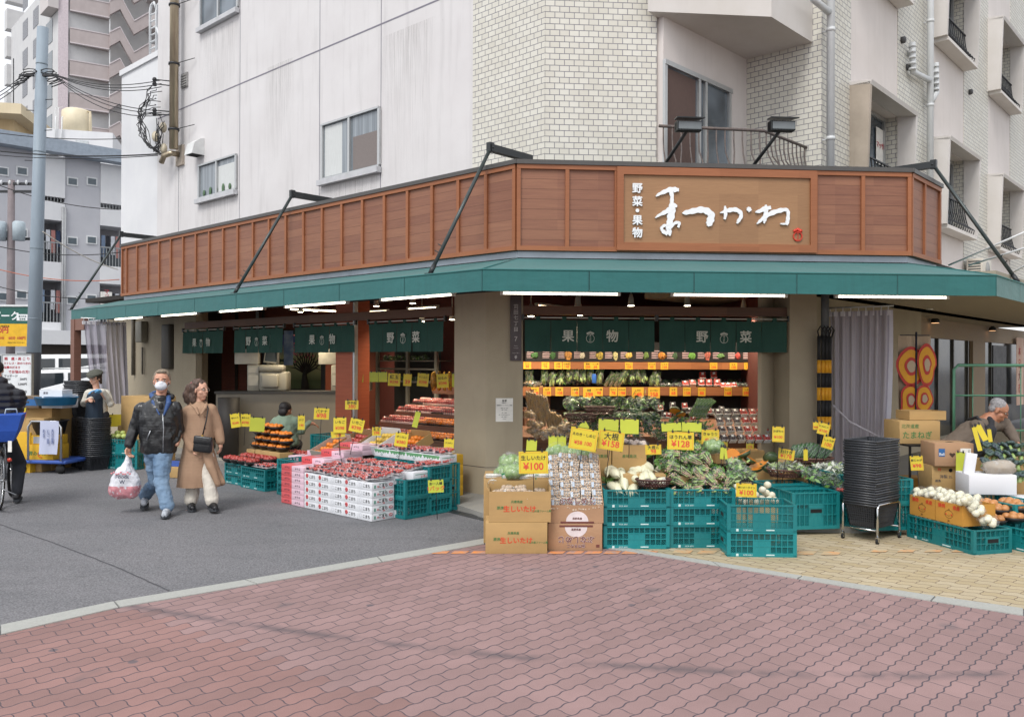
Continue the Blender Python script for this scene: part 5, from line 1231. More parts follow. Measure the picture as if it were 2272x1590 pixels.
def shii(m):
    m.prism([(-.07,0),(.07,0),(.075,.022),(-.075,.022)],'x',-.05,.05,0)
    r=random.Random(2)
    for i in range(6): m.ell((-.03+.03*(i%3)+r.uniform(-.004,.004),-.035+.065*(i//3),.035),(.024,.026,.017),9,6,1)
    m.ell((0,0,.03),(.055,.078,.034),10,7,2,lump=.25,seed=3)
for i,(x,y,z,rr,lb) in enumerate(((.09,.10,.21,.3,'first'),(.16,.2,.235,-.3,'second'),(.21,.09,.22,.8,'third'),(.29,.2,.235,.1,'fourth'),(.34,.09,.205,-.6,'fifth'),(.46,.14,.215,.2,'rightmost'))):
    p=BX.w(.03+x,.01+y,Z0+.275+z); t=inst('shiitake_pack','shii',shii,[trayw,mush,film],p,th1+rr,lb+' film wrapped shiitake pack from the left in the open cardboard box','mushroom pack','shiitake packs in the open box',rot=(.25,.1*(i%3-1),th1+rr))
# ---- shimeji cartons
fr=PX(1216,1221); BY=Frame(fr.x,fr.y,R(.5))
c3=carton(BY.w(0,0,Z0),BY.th,.485,.40,.245,'lower cardboard box with upside down white printing ぶなしめじ',mat=kraft2)
def halo_text(s,loc,size,parent,rot=(PI/2,0,0)):
    o=text(s,(loc[0],loc[1],loc[2]),size,M('print_pale','#d9cfcf',.7),parent,.06,rot=rot); text(s,(loc[0],loc[1]-.0016,loc[2]),size,brn,parent,.018,rot=rot)
def shim_print(t,flip):
    h=.245; s=-1 if flip else 1; rot=(PI/2,PI if flip else 0,0); z=(h*.42 if flip else h*.80)
    halo_text('ぶなしめじ',(.25,-.001,z),.066,t,rot)
    if flip: halo_text('信州きのこ',(.25,-.001,h*.18),.034,t,rot)
    zc=h*.86 if flip else h*.06; m=MB(); P=[]
    n=20
    for i in range(n+1): a=PI*i/n; P.append((.25+.10*math.cos(a),zc-(1 if flip else -1)*.10*math.sin(a)*.9))
    m.prism(P,'y',-.002,-.0005); m.obj('white_dome_print',M('print_pale','#d9cfcf'),t)
    MB().box(.10,.40,-.0032,-.001,zc-(-.002 if flip else .016),zc+(.018 if flip else .0)).obj('brown_bar_print',brn,t)
    text('長野県産',(.25,-.0035,zc+(-.022 if flip else .025)),.022,brn,t,.01)
shim_print(c3,True)
MB().box(.43,.46,-.002,-.0005,.03,.055).obj('stamp_print',brn,c3)
c4=carton(BY.w(.01,.0,Z0+.247),BY.th,.485,.42,.16,'open cardboard box tilted full of shimeji packs on the upside down ぶなしめじ box',mat=kraft2,open_=True); shim_print(c4,False)
MB().prism([(.0,.16),(.42,.16),(.5,.5),(.36,.52)],'x',.48,.486).obj('side_wall',kraft2,c4)
def shim(m):
    m.box(-.045,.045,-.006,.006,-.055,.055,0); r=random.Random(4)
    for i in range(16):
        x=-.034+.0227*(i%4)+r.uniform(-.005,.005); z=-.04+.026*(i//4)+r.uniform(-.004,.004); m.ell((x,-.02-r.uniform(0,.01),z),(.012,.010,.011),7,5,1)
    m.ell((0,-.012,0),(.05,.026,.062),10,7,2,lump=.3,seed=5)
    m.box(-.038,-.016,-.036,-.034,-.015,.038,3)
lblp=M('label_blue_white','#a9b5c2',.4)
nrow=6
for r_ in range(nrow):
    for c_ in range(5):
        u=(r_+.35)/nrow; x=.055+.095*c_+.006*math.sin(r_*3+c_); y=.02+.42*u; z=Z0+.247+.13+.44*u+.012*math.sin(c_*2+r_)
        inst('shimeji_pack','shim',shim,[trayw,mush,film,lblp],BY.w(.01+x,y,z),0,'%s shimeji pack in the %s row of the tilted box, counted from the lower left'%(('first','second','third','fourth','last')[c_],('bottom','second','third','fourth','fifth','top')[r_]),'mushroom pack','shimeji packs in the tilted box',rot=(-.35-.5*u+rnd.uniform(-.08,.08),rnd.uniform(-.1,.1),BY.th+rnd.uniform(-.12,.12)))
# ---- crate stacks of the front row
fr=PX(1339,1217); CA=Frame(fr.x,fr.y,R(1)); fr=PX(1486,1215); CB=Frame(fr.x,fr.y,R(1)); fr=PX(1613,1234); CCf=Frame(fr.x,fr.y,R(-2.5))
hs_=(.205,.165,.165); z=Z0
for i,h in enumerate(hs_):
    crate(CA.w(0,0,z),CA.th,h-.003,('bottom','middle','top')[i]+' teal crate of the stack under the white radishes')
    crate(CB.w(0,0,z),CB.th,h-.003,('bottom','middle','top')[i]+' teal crate of the stack under the spinach heap'); z+=h
ztop=z
crate(CCf.w(0,0,Z0),CCf.th,.212,'lower teal crate of the pair nearest the camera below the potato price card'); crate(CCf.w(0,0,Z0+.215),CCf.th,.235,'upper empty teal crate of the pair nearest the camera')
MB().box(.0,.0,0,0,0,0)
# cartons behind the radishes
bk=CA
for i,(x,w,lb) in enumerate(((-.08,.22,'narrow open cardboard box at the left behind the white radishes'),(.15,.33,'open cardboard box holding garlic bags behind the white radishes'))):
    t=carton(bk.w(x,.52,.45),bk.th,w,.3,.44,lb,open_=True); text('産地直送',(w/2,-.001,.33),.035,gin,t,.01); MB().cyl((w*.25,-.003,.39),.018,.003,12,axis='y').obj('hand_hole',M('void_black','#151517'),t)
carton(bk.w(-.05,.50,Z0),bk.th,.62,.4,.44,'cardboard box hidden low behind the radish crates')
def garlic(m):
    for i in range(5): m.ell((.03*math.cos(i*1.3),.03*math.sin(i*1.3),.02+.015*(i%2)),(.03,.03,.027),8,6,0)
    m.ell((0,0,.025),(.075,.07,.05),10,7,1,lump=.3,seed=9)
garm=vmat('garlic','#c9b3a6','#dccfc4',12)
for i,(x,y,z) in enumerate(((.19,.6,.875),(.28,.63,.885),(.37,.6,.875),(.45,.64,.86))): inst('garlic_bag','gar',garlic,[garm,film],bk.w(x,y,z),i,('leftmost','second','third','rightmost')[i]+' bag of garlic on the box behind the white radishes','garlic bag','garlic bags')
t=carton(bk.w(.22,.27,ztop),bk.th,.40,.18,.10,'low cardboard tray between the two rows of white radishes'); text('大根',(.12,-.001,.05),.035,gin,t,.01)
# daikon
def daikon(m):
    m.lathe([(.001,-.005),(.028,.0),(.04,.03),(.047,.09),(.046,.15),(.038,.20),(.022,.24),(.008,.262),(.003,.31),(.001,.34)],14,(0,0,0),0)
    for k in range(4):
        a=k*1.6; m.tube([(.01*math.cos(a),.01*math.sin(a),0),(.02*math.cos(a),.02*math.sin(a),-.03)],[.007,.004],5,1)
def placed(key,fn,mats,name,fr_,items,cat,group,lblf):
    for i,(x,y,z,rx_,ry_,rz_) in enumerate(items): inst(name,key,fn,mats,fr_.w(x,y,z),0,lblf(i),cat,group,rot=(rx_,ry_,rz_+fr_.th))
ords=['leftmost','second','third','fourth','fifth','sixth','seventh','eighth','ninth','tenth','eleventh','twelfth','thirteenth','fourteenth','fifteenth','sixteenth']
F1=[(.05,.30,ztop+.052,-1.9+PI*0,0,0)]
dk=[]
# front pile, tips toward the viewer: local axis +z is the tip
def dpt(px,py,Y,rx_,ry_,rz_=0): p=AT(px,py,Y); a=CA.loc(p); return (a[0],a[1],p.z,rx_,ry_,rz_)
low=[(1356,1078,7.78,1.75,0,.35),(1376,1076,7.8,1.75,0,-.15),(1402,1082,7.80,1.75,0,-.1),(1395,1079,7.84,1.7,0,.2),(1414,1079,7.78,1.75,0,-.2)]
up_=[(1363,1050,7.86,1.6,0,.1),(1384,1052,7.8,2.1,0,.05),(1404,1054,7.86,1.7,0,.1)]
def below(px,py,Y): return dpt(px,py,Y,1.7,0,0)
its=[dpt(a,b2,Y,PI-r1,0,rz) for a,b2,Y,r1,_,rz in [(x[0],x[1],x[2],PI-x[3],x[4],x[5]) for x in low+up_]]
placed('daikon','x',None,'x',CA,[],'x','x',None) if False else None
for i,it in enumerate(its): inst('white_radish','daikon',daikon,[daik,leafm],CA.w(it[0],it[1]+.16,it[2]),0,ords[i]+' white radish of the front pile on the radish crate','radish','radishes of the front pile',rot=(it[3],it[4],it[5]))
up2=[(1345,1040,8.02,.5),(1357,1040,8.05,-.2),(1372,1037,8.02,1.2),(1386,1043,8.05,-.3),(1402,1042,8.0,.9),(1417,1045,8.05,-.2),(1384,1028,8.1,1.1),(1424,1030,8.08,.4),(1440,1033,8.1,-.3),(1433,1045,8.05,.2),(1460,1041,8.05,1.5)]
for i,(a,b2,Y,rz) in enumerate(up2):
    p=AT(a,b2,Y); inst('white_radish','daikon',daikon,[daik,leafm],p+Vector((-.0,.14,0)),0,ords[i]+' white radish of the back row in front of the cardboard boxes','radish','radishes of the back row',rot=(1.72,0,rz))
def tuft(m):
    r=random.Random(5)
    for i in range(26):
        a=r.uniform(0,2*PI); l=r.uniform(.05,.11); m.tube([(0,0,0),(l*.4*math.cos(a),l*.4*math.sin(a),l*.6),(l*math.cos(a),l*math.sin(a),l*.7)],[.002,.003,.001],4)
for i,(a,b2,Y) in enumerate(((1362,1030,8.15),(1407,1028,8.15),(1432,1022,8.15),(1366,1062,7.95),(1348,1075,7.9))): inst('radish_leaves','tuft',tuft,[leafm],AT(a,b2,Y),i,ords[i]+' green radish leaf tuft among the white radishes','radish leaves','radish leaf tufts')
# basket with cut radishes
def wicker(name,lbl,loc,rx_,ry_,h,mat=brnw,cat='basket',rim=True):
    t=thing(name,lbl,cat,loc,0); m=MB(); n=34
    for i in range(n):
        a=2*PI*i/n
        for s in (1,-1):
            b2=a+s*.35; m.tube([(rx_*.8*math.cos(a),ry_*.8*math.sin(a),0),(rx_*math.cos(b2),ry_*math.sin(b2),h)],.0035,4)
    m.obj('weave',mat,t); m=MB(); P=[(rx_*math.cos(2*PI*i/24),ry_*math.sin(2*PI*i/24),h) for i in range(25)]; m.tube(P,.009,6); m.obj('rim',mat,t)
    m=MB(); m.prism([(rx_*.8*math.cos(2*PI*i/24),ry_*.8*math.sin(2*PI*i/24)) for i in range(24)],'z',0,.005); m.obj('base',mat,t); return t
p=AT(1450,1084,7.72); wicker('wicker_basket','dark brown wicker basket with cut white radishes on the radish crate',Vector((p.x,p.y,ztop+.005)),.165,.11,.065)
cutm=M('radish_cut','#e3e2d4',.3,.03,9)
for i,(px,py) in enumerate(((1423,1072),(1436,1066),(1452,1068),(1474,1066))):
    q=AT(px,py,7.74+.01*i); r_=.036 if i<3 else .04
    m=MB().lathe([(r_*.9,0),(r_,.06),(r_*.9,.12),(.005,.135)],14,m=0); m._add([(r_*.9*math.cos(2*PI*k/14),r_*.9*math.sin(2*PI*k/14),-.001) for k in range(14)],[tuple(range(14))[::-1]],1)
    o=m.obj('cut_radish',[daik if i<3 else daik,cutm],None,q,0,label=ords[i]+' piece of cut white radish in the brown wicker basket',cat='radish',group='cut radishes'); o.rotation_euler=(-PI/2+.1+(-.35 if i==3 else .45),0,-.3+.3*i)
# spinach heap
def spin(m):
    r=random.Random(8)
    for i in range(26):
        a=r.uniform(0,2*PI); q=r.uniform(0,.036); m.tube([(q*math.cos(a),-.02+r.uniform(-.01,.01),q*math.sin(a)),(q*1.2*math.cos(a),.06,q*1.2*math.sin(a))],[.006,.005],5,0 if i%4 else 2)
        m.tube([(q*1.2*math.cos(a),.06,q*1.2*math.sin(a)),(q*1.5*math.cos(a),.12,q*1.5*math.sin(a))],[.006,.007],5,2)
    for i in range(46):
        a=r.uniform(0,2*PI); q=r.uniform(.02,.062); c=Vector((q*math.cos(a),r.uniform(.1,.26),q*math.sin(a)*.8)); d=Vector((r.uniform(-1,1),r.uniform(.2,1),r.uniform(-1,1))).normalized()*.035; e=Vector((r.uniform(-1,1),r.uniform(-1,1),r.uniform(-1,1))).normalized()*.02
        m._add([c-d,c+e,c+d,c-e],[(0,1,2,3)],1,True)
    m.ell((0,.12,0),(.058,.15,.052),12,8,3,lump=.3,seed=2)
sp_=[stemp,leafm,leafl,film]
k=0
rws=[(1086,7.62,(1500,1527,1555,1583,1612),0),(1070,7.74,(1513,1560,1585,1610),.0),(1056,7.8,(1494,1524,1552,1585,1600),0),(1042,7.88,(1482,1510,1540,1568,1592),0),(1026,7.97,(1490,1520,1548,1572),0),(1010,8.08,(1480,1508,1538,1562),0),(997,8.2,(1498,1525,1550),0)]
rn=['bottom','second','third','fourth','fifth','sixth','top']
for ri,(py,Y,xs,_) in enumerate(rws):
    for i,px in enumerate(xs):
        p=AT(px+rnd.uniform(-3,3),py+rnd.uniform(-3,3),Y); inst('spinach_bundle','spin',spin,sp_,p,0,'%s bagged spinach bundle in the %s row of the spinach heap'%(ords[i],rn[ri]),'spinach','bagged spinach bundles on the heap',rot=(.25+rnd.uniform(-.1,.3),rnd.uniform(-3,3),rnd.uniform(-.45,.45)))
# support under the heap
carton(CB.w(.04,.27,ztop),CB.th,.50,.2,.08,'cardboard box buried under the spinach heap'); carton(CB.w(0.02,.52,Z0),CB.th,.5,.4,.66,'tall cardboard box behind the spinach heap')
def cabbage(m):
    m.ell((0,0,0),(.085,.085,.075),16,10,0,lump=.2,seed=4)
    r=random.Random(3)
    for i in range(9):
        a=i*.7; c=Vector((.07*math.cos(a),.07*math.sin(a),.015*math.sin(i*2))); m.ell(c,(.05,.05,.055),10,7,0,lump=.35,seed=i)
    m.ell((0,0,0),(.125,.125,.1),12,8,1,lump=.2,seed=7)
for i,(a,b2,Y,l) in enumerate(((1132,1024,7.95,'left cabbage above the shiitake box'),(1115,1046,7.85,'small lower cabbage left above the shiitake box'),(1142,1046,7.8,'cabbage leaning forward over the enoki packs'),(1237,1002,8.05,'left cabbage behind the shimeji packs'),(1268,1003,8.1,'middle cabbage behind the shimeji packs'),(1290,1012,8.0,'right cabbage behind the shimeji packs'),(1252,1020,7.98,'lower cabbage between the cards and shimeji packs'),(1583,990,8.4,'savoy cabbage on top of the spinach heap'))):
    inst('cabbage','cab',cabbage,[cabb,film],AT(a,b2,Y),i*1.3,'green '+l,'cabbage','cabbages of the front display',sc=.95 if i!=1 else .7)
carton(BX.w(-.02,.42,Z0),0,1.06,.4,.62,'wide cardboard box hidden under the cabbages and enoki packs')
def enoki(m):
    r=random.Random(6)
    for i in range(26): y=-.03+.06*r.random(); z=.04*r.random(); m.tube([(-.085,y,z),(.06,y+r.uniform(-.004,.004),z+r.uniform(-.004,.004))],.0035,4,0)
    m.box(.062,.095,-.036,.036,-.002,.046,1); m.ell((-.005,0,.02),(.1,.045,.034),12,7,2,lump=.25,seed=8)
enm=M('enoki_white','#dcdad2',.5,.05,30); grl_=M('wrap_green','#2e7a52',.4)
for i,(a,b2,rz) in enumerate(((1098,1060,.1),(1096,1071,1.3),(1135,1061,.05),(1172,1062,.1),(1205,1060,0))): 
    inst('enoki_pack','enoki',enoki,[enm,grl_,film],AT(a,b2,7.78),rz,ords[i]+' white enoki mushroom pack behind the open shiitake box','mushroom pack','enoki packs')
# white potatoes behind the near crate
pts=[(1634,1093),(1648,1098),(1664,1093),(1676,1097),(1692,1086),(1703,1075),(1700,1093),(1712,1098),(1640,1108),(1656,1112),(1672,1105),(1690,1105),(1706,1108),(1632,1080),(1650,1115),(1680,1113),(1720,1110)]
for i,(a,b2) in enumerate(pts):
    m=None; p=AT(a,b2,7.75+.03*((i*7)%4)); inst('washed_potato','pot',lambda m:m.ell((0,0,0),(.036,.034,.033),12,8,0,lump=.12),[turn],p,i,('%s round white washed potato in the heap behind the nearest crate'%ords[min(i,15)]) if i<16 else 'last round white washed potato at the right of the heap behind the nearest crate','potato','washed potatoes')
carton(Vector((AT(1625,1118,7.62).x,7.62,Z0)),0,.42,.4,.36,'cardboard box under the heap of washed potatoes')
def bagleaf(m,cols=3):
    r=random.Random(11)
    for i in range(60):
        c=Vector((r.gauss(0,.04),r.gauss(0,.05),r.gauss(.04,.02))); d=Vector((r.uniform(-1,1),r.uniform(-1,1),r.uniform(-.6,.6))).normalized()*.04; e=Vector((r.uniform(-1,1),r.uniform(-1,1),r.uniform(-.6,.6))).normalized()*.018
        m._add([c-d,c+e,c+d,c-e],[(0,1,2,3)],0 if i%3 else 1,True)
    m.ell((0,0,.035),(.10,.12,.065),12,8,2,lump=.35,seed=12)
def bags(items,mats,key,grp,nm='vegetable_bag',cat='vegetable bag',sc=1.0):
    for i,(a,b2,Y,l) in enumerate(items): inst(nm,key,bagleaf,mats,AT(a,b2,Y),i*1.1,l,cat,grp,sc=sc)
bags([(1630,1035,8.1,'uppermost bag of pale greens right of the spinach heap'),(1640,1050,8.0,'middle bag of pale greens right of the spinach heap'),(1628,1065,7.95,'lowest bag of pale greens right of the spinach heap'),(1655,1062,8.05,'rightmost bag of pale greens beside the spinach heap')],[leafl,leafm,film],'bagl','bags of pale greens')
# ---------------------------------------------------------------- right side: crates in a row towards the viewer
q0=G(1772,1128,FLZ); dvec=(G(1885,1182,.0)-G(1772,1128,FLZ)); dvec.z=0; thd=math.atan2(dvec.y,dvec.x)
nmz=['back','middle','front']
for i in range(3):
    for k in range(2):
        p=Vector((q0.x,q0.y,0))+dvec.normalized()*(.42*i); z=(FLZ if i<2 else FLZ)+.25*k
        crate(Vector((p.x,p.y,z)),thd,.247,'%s teal crate %s in the row beside the right pillar'%(('lower','upper')[k],nmz[i]),w=.40,d=.55,mark=False)
cr_w=lambda px,py,Y: AT(px,py,Y)
bags([(1788,1052,8.9,'bag of dark greens at the back of the crate row'),(1805,1060,8.75,'second bag of dark greens in the crate row'),(1828,1068,8.6,'third bag of dark greens in the crate row'),(1848,1078,8.45,'bag of dark greens lying lowest in the crate row'),(1862,1062,8.55,'bag of dark greens next to the basket stack')],[leafm,leafd,film],'bagd','bags of dark greens')
bags([(1822,1045,8.95,'glossy bag of pale bean sprouts behind the dark greens'),(1845,1042,8.85,'glossy bag of pale sprouts left of the curtain'),(1866,1046,8.75,'glossy bag of pale sprouts touching the basket stack')],[M('sprout_pale','#c9cdbf',.5,.1,20),leafl,film],'bags','bags of sprouts')
t=inst('radish_bag','rdb',lambda m:[m.ell((.03*math.cos(i*1.2),.03*math.sin(i*1.2),.02),.02,8,6,0) for i in range(6)] and m.ell((0,0,.03),(.07,.07,.05),10,7,1,lump=.3),[appl,film],AT(1866,1090,8.35),0,'bag of small red radishes at the front of the crate row','radish bag')
# cartons and bean sprout basket
for i,(h0,lb) in enumerate(((0,'lower cardboard box under the round sprout basket'),(.265,'upper cardboard box under the round sprout basket'))):
    p=G(1738,1128,FLZ); t=carton(Vector((p.x-.1,p.y-.02,FLZ+h0)),R(22),.36,.34,.26,lb); text('もやし',(.1,-.001,.18),.05,gin,t,.02); text('新鮮',(.1,-.001,.1),.05,M('ink_red','#b8283a'),t,.02)
p=AT(1743,1050,9.0); wicker('wicker_basket','round brown wicker basket of bagged sprouts on the cardboard boxes',Vector((p.x,p.y,p.z-.03)),.2,.17,.08,M('wicker_light','#6b4a40',.7,.2,60))
bags([(1725,1044,9.0,'left bag of sprouts in the round brown wicker basket'),(1745,1040,9.05,'middle bag of sprouts in the round brown wicker basket'),(1765,1042,9.0,'right bag of sprouts in the round brown wicker basket')],[leafl,M('sprout_pale','#c9cdbf'),film],'bags2','bags of sprouts in the basket')
# cucumber basket on top
p=AT(1800,1018,9.2); wicker('wicker_basket','flat brown wicker basket of cucumber packs left of the striped poles',Vector((p.x,p.y,p.z-.03)),.24,.16,.045,M('wicker_light','#6b4a40'))
carton(Vector((p.x-.2,p.y-.1,FLZ)),R(15),.4,.35,p.z-.05-FLZ,'tall cardboard box carrying the flat basket of cucumber packs')
def cuke(m):
    for k in range(3): m.tube([(-.1,.02*k,0),(-.06,.02*k,.004),(.06,.02*k,.006),(.1,.02*k,0)],[.006,.012,.012,.006],8,0)
    m.ell((0,.02,0),(.11,.04,.022),12,7,1,lump=.2,seed=4)
cuk=vmat('cucumber','#2a4a2c','#3f6638',20,.35)
for i in range(10):
    a=1762+i*8.6; inst('cucumber_pack','cuke',cuke,[cuk,film],AT(a,998+abs(i-4)*1.8,9.2+.01*(i%2)),0,ords[i]+' cucumber pack from the left in the flat wicker basket','cucumber pack','cucumber packs in the flat basket',rot=(.2,-1.1+.06*i,.5))
# pumpkins and dark crates behind
for i,(a,b2,Y) in enumerate(((1668,1075,9.0),(1694,1092,8.75),(1720,1106,8.5))):
    p=AT(a,b2,Y); crate(Vector((p.x,p.y,FLZ)),thd,.36,'%s deep teal crate in the shaded row behind the potatoes'%ords[i],w=.36,d=.5,mark=False)
pumk=vmat('pumpkin_skin','#2c3f2a','#4a5a34',9); pumo=vmat('pumpkin_flesh','#d98a1e','#c9741a',9,.4)
def pumpkin(m):
    m.lathe([(.001,-.05),(.06,-.045),(.085,0),(.06,.0)],16,m=0); m._add([(.083*math.cos(2*PI*k/16),.083*math.sin(2*PI*k/16),.001) for k in range(16)],[tuple(range(16))],1)
for i,(a,b2) in enumerate(((1626,1010),(1642,1022),(1665,1016),(1710,1016),(1690,1028),(1650,1004),(1678,1034),(1700,1036))):
    inst('pumpkin_half','pum',pumpkin,[pumk,pumo],AT(a,b2,9.3),0,ords[i]+' cut orange pumpkin half in the shade behind the spinach','pumpkin','pumpkin halves',rot=(1.2 if i in(0,3) else .4,.5*math.sin(i*2),i))
# ---------------------------------------------------------------- shopping basket stack on casters
bkm=M('basket_plastic','#2e3136',.4,.1,10,obj_var=.08); bkr=M('basket_rim','#3a3d42',.35,.1,10)
def bmesh_basket(m,w=.44,d=.31,h=.22,tp=.80):
    # tapering ribbed walls with rim
    def ring(s,z): return [(-w/2*s,-d/2*s,z),(w/2*s,-d/2*s,z),(w/2*s,d/2*s,z),(-w/2*s,d/2*s,z)]
    for z0,z1,s0,s1 in ((0,.03,tp,tp+.02),(h-.03,h,.98,1.0)):
        a=ring(s0,z0); b2=ring(s1,z1); m._add(a+b2,[(0,1,5,4),(1,2,6,5),(2,3,7,6),(3,0,4,7),],0)
    m._add(ring(tp,0.004),[(0,1,2,3)],0)
    nsl=(18,13)
    for side in range(4):
        n=nsl[side%2]; a0,a1=ring(tp,.0)[side],ring(tp,.0)[(side+1)%4]; b0,b1=ring(1,h)[side],ring(1,h)[(side+1)%4]
        for i in range(n+1):
            f=i/n; p=Vector(a0).lerp(Vector(a1),f); q=Vector(b0).lerp(Vector(b1),f); m.tube([p,q],.0042,4,0,False,False)
        for f in (.25,.45,.65,.82):
            p=Vector(a0).lerp(Vector(b0),f); q=Vector(a1).lerp(Vector(b1),f); m.tube([p,q],.003,4,0,False,False)
    r=[Vector(p) for p in ring(1.03,h)]
    for i in range(4): a,b2=r[i],r[(i+1)%4]; m.tube([a,b2],.009,6,1)
bk_me=None
def basket_stack(loc,rz,n,z0,pitch,lbl,grp,last=.22):
    for i in range(n):
        j=rnd.uniform(-.006,.006)
        inst('shopping_basket','bskt',bmesh_basket,[bkm,bkr],Vector(loc)+Vector((j,rnd.uniform(-.006,.006),z0+pitch*i)),rz+rnd.uniform(-.02,.02),lbl if i not in (0,n-1) else ('lowest '+lbl if i==0 else 'topmost '+lbl),'shopping basket',grp)
bp_=AT(1933,1180,8.05); bp_.z=0
basket_stack(bp_,R(40),27,.13,.0232,'dark grey shopping basket in the tall stack on the chrome caster stand','shopping baskets on the caster stand')
st=thing('caster_stand','chrome stand on casters carrying the tall stack of dark baskets','basket stand',bp_,R(40))
crm=M('chrome','#c4c6c8',.12,.03,10,metal=1.0)
m=MB()
cs=[(-.22,-.17),(.22,-.17),(.22,.17),(-.22,.17)]
for (x0,y0),(x1,y1) in ((cs[0],cs[1]),(cs[3],cs[2])): m.tube([(x0,y0,.06),(x0,y0,.33),(x0*.9,y0,.36),(x1*.9,y1,.36),(x1,y1,.33),(x1,y1,.06)],.011,8)
m.tube([(-.2,-.17,.12),(-.2,.17,.12)],.008,6).tube([(.2,-.17,.12),(.2,.17,.12)],.008,6); m.obj('frame',crm,st)
for x,y in cs:
    c=link('caster',None,st,(x,y,0)); MB().cyl((0,-.008,.027),.026,.016,14,axis='y').obj('wheel',tyre,c); MB().box(-.012,.012,-.012,-.009,.02,.06).box(-.012,.012,.009,.012,.02,.06).box(-.013,.013,-.013,.013,.055,.065).obj('fork',crm,c)
# ---------------------------------------------------------------- strawberry display left of the pillar
Q=G(825,1158); DL=Frame(Q.x,Q.y,TL)
bw,bd,bh=.248,.30,.081
lilac=M('carton_lilac','#d9bcc9',.7,.04,3,obj_var=.03); redc=M('carton_red','#cf5a5e',.7,.06,3,obj_var=.04); blkp=M('print_dark','#3a3440',.7); pnk=M('print_pink','#d98a92',.7)
def wbox(m):
    m.cbox(.001,bw-.001,0,bd,0,bh-.002,0,.002)
def berrymark(m,x,z,r,y=-.001):
    for i in range(6): m.cyl((x+r*.6*math.cos(i*1.05),y-.0006*(i%3),z+r*.6*math.sin(i*1.05)),r*.62,.0008,8,axis='y')
def wprint_(m):
    # printed berries, lettering bar and logo on the short face, and panel on the long right face
    berrymark(m,.045,.045,.02)
def mk_white(variant):
    me=share('wbox','' or wbox,'carton_wall',wht); return me
def white_box(i,k,variant,front_row=True):
    t=thing('fruit_box','white strawberry box %s from the left, %s layer, in the front row'%(ords[i],('bottom','second','third','fourth','top')[k]),'fruit box',DL.w(-bw*(5-i),0,Z0+bh*k),TL,'white strawberry boxes')
    link('carton_wall',share('wbox',wbox,'carton_wall',wht),t)
    if i in (0,1,3): link('berry_print',share('bm',lambda m:berrymark(m,.055,.05,.022),'berry_print',M('print_berry','#c9575a',.7)),t)
    else: link('berry_outline',share('bm2',lambda m:[m.tube([(.055+.022*math.cos(a*.7),-.0008,.045+.022*math.sin(a*.7)) for a in range(10)],.0012,4)],'berry_outline',M('print_grey','#a5a8b0',.7)),t)
    text('こまち',(.155,-.0012,.04),.042,inkk,t,.012)
    if i==4:
        s=link('side_print',share('sp',lambda m:[m.box(bw-.0005,bw+.0008,.03,.05,.02,.055,0),m.box(bw-.0005,bw+.0008,.09,.19,.066,.07,0),m.prism([(.255+.028*math.cos(a*.52),.045+.017*math.sin(a*.52)) for a in range(12)],'x',bw-.0005,bw+.0010,1)],'side_print',[M('print_green','#4f8f7c'),M('print_berry','#c9575a')]),t)
        text('こまち',(bw+.0012,.15,.042),.042,inkk,t,.012,rot=(PI/2,0,PI/2)); text('産地',(bw+.0018,.255,.045),.018,wht,t,.012,rot=(PI/2,0,PI/2)); text('苺',(bw+.0012,.08,.035),.02,cred,t,.01,rot=(PI/2,0,PI/2)); text('茨城',(bw+.0012,.16,.018),.013,cred,t,.01,rot=(PI/2,0,PI/2))
for k in range(5):
    for i in range(5): white_box(i,k,0)
lw_,ld,lh=.245,.28,.0655
def small_box(x,y,z,mat,key,lb):
    t=thing('fruit_box',lb,'fruit box',DL.w(x,y,z),TL,'red and pink strawberry boxes')
    link('carton_wall',share('sb'+key,lambda m:m.box(0,lw_,0,ld,0,lh-.002,0,ch=.002),'carton_wall',mat),t)
    text('い ち ご',(lw_*.5,-.0012,.036),.026,blkp,t,.016); text('◆　　　　◆',(lw_*.5,-.0012,.03),.017,blkp,t,.01)
    if key!='lid': MB().box(lw_*.3,lw_*.72,ld*.35,ld*.6,lh-.0015,lh+.0).prism([(.09,.12),(.16,.12),(.16,.18),(.09,.18)],'z',lh-.001,lh+.003).obj('window_print',M('print_greypink','#b3939c',.6),t)
    return t
stp=['front','second','third','rear']
for j in range(4):
    n0=0 if j==0 else 6+j-1
    for k in range(n0,7+j):
        z=Z0+lh*k; small_box(-1.75,.28*j+.02,z,redc,'r','red strawberry box in the %s stack, layer %d from the ground'%(stp[j],k+1)); small_box(-1.502,.28*j,z,lilac,'l','pink strawberry box in the %s stack beside the red ones, layer %d from the ground'%(stp[j],k+1))
for j in (1,2,3): crate(DL.w(-1.75,.28*j+.03,Z0),TL,.19,'%s support crate hidden under the red strawberry boxes'%ords[j-1],w=.49,d=.26,mark=False); crate(DL.w(-1.75,.28*j+.03,Z0+.193),TL,.19,'%s upper support crate under the red strawberry boxes'%ords[j-1],w=.49,d=.26,mark=False)
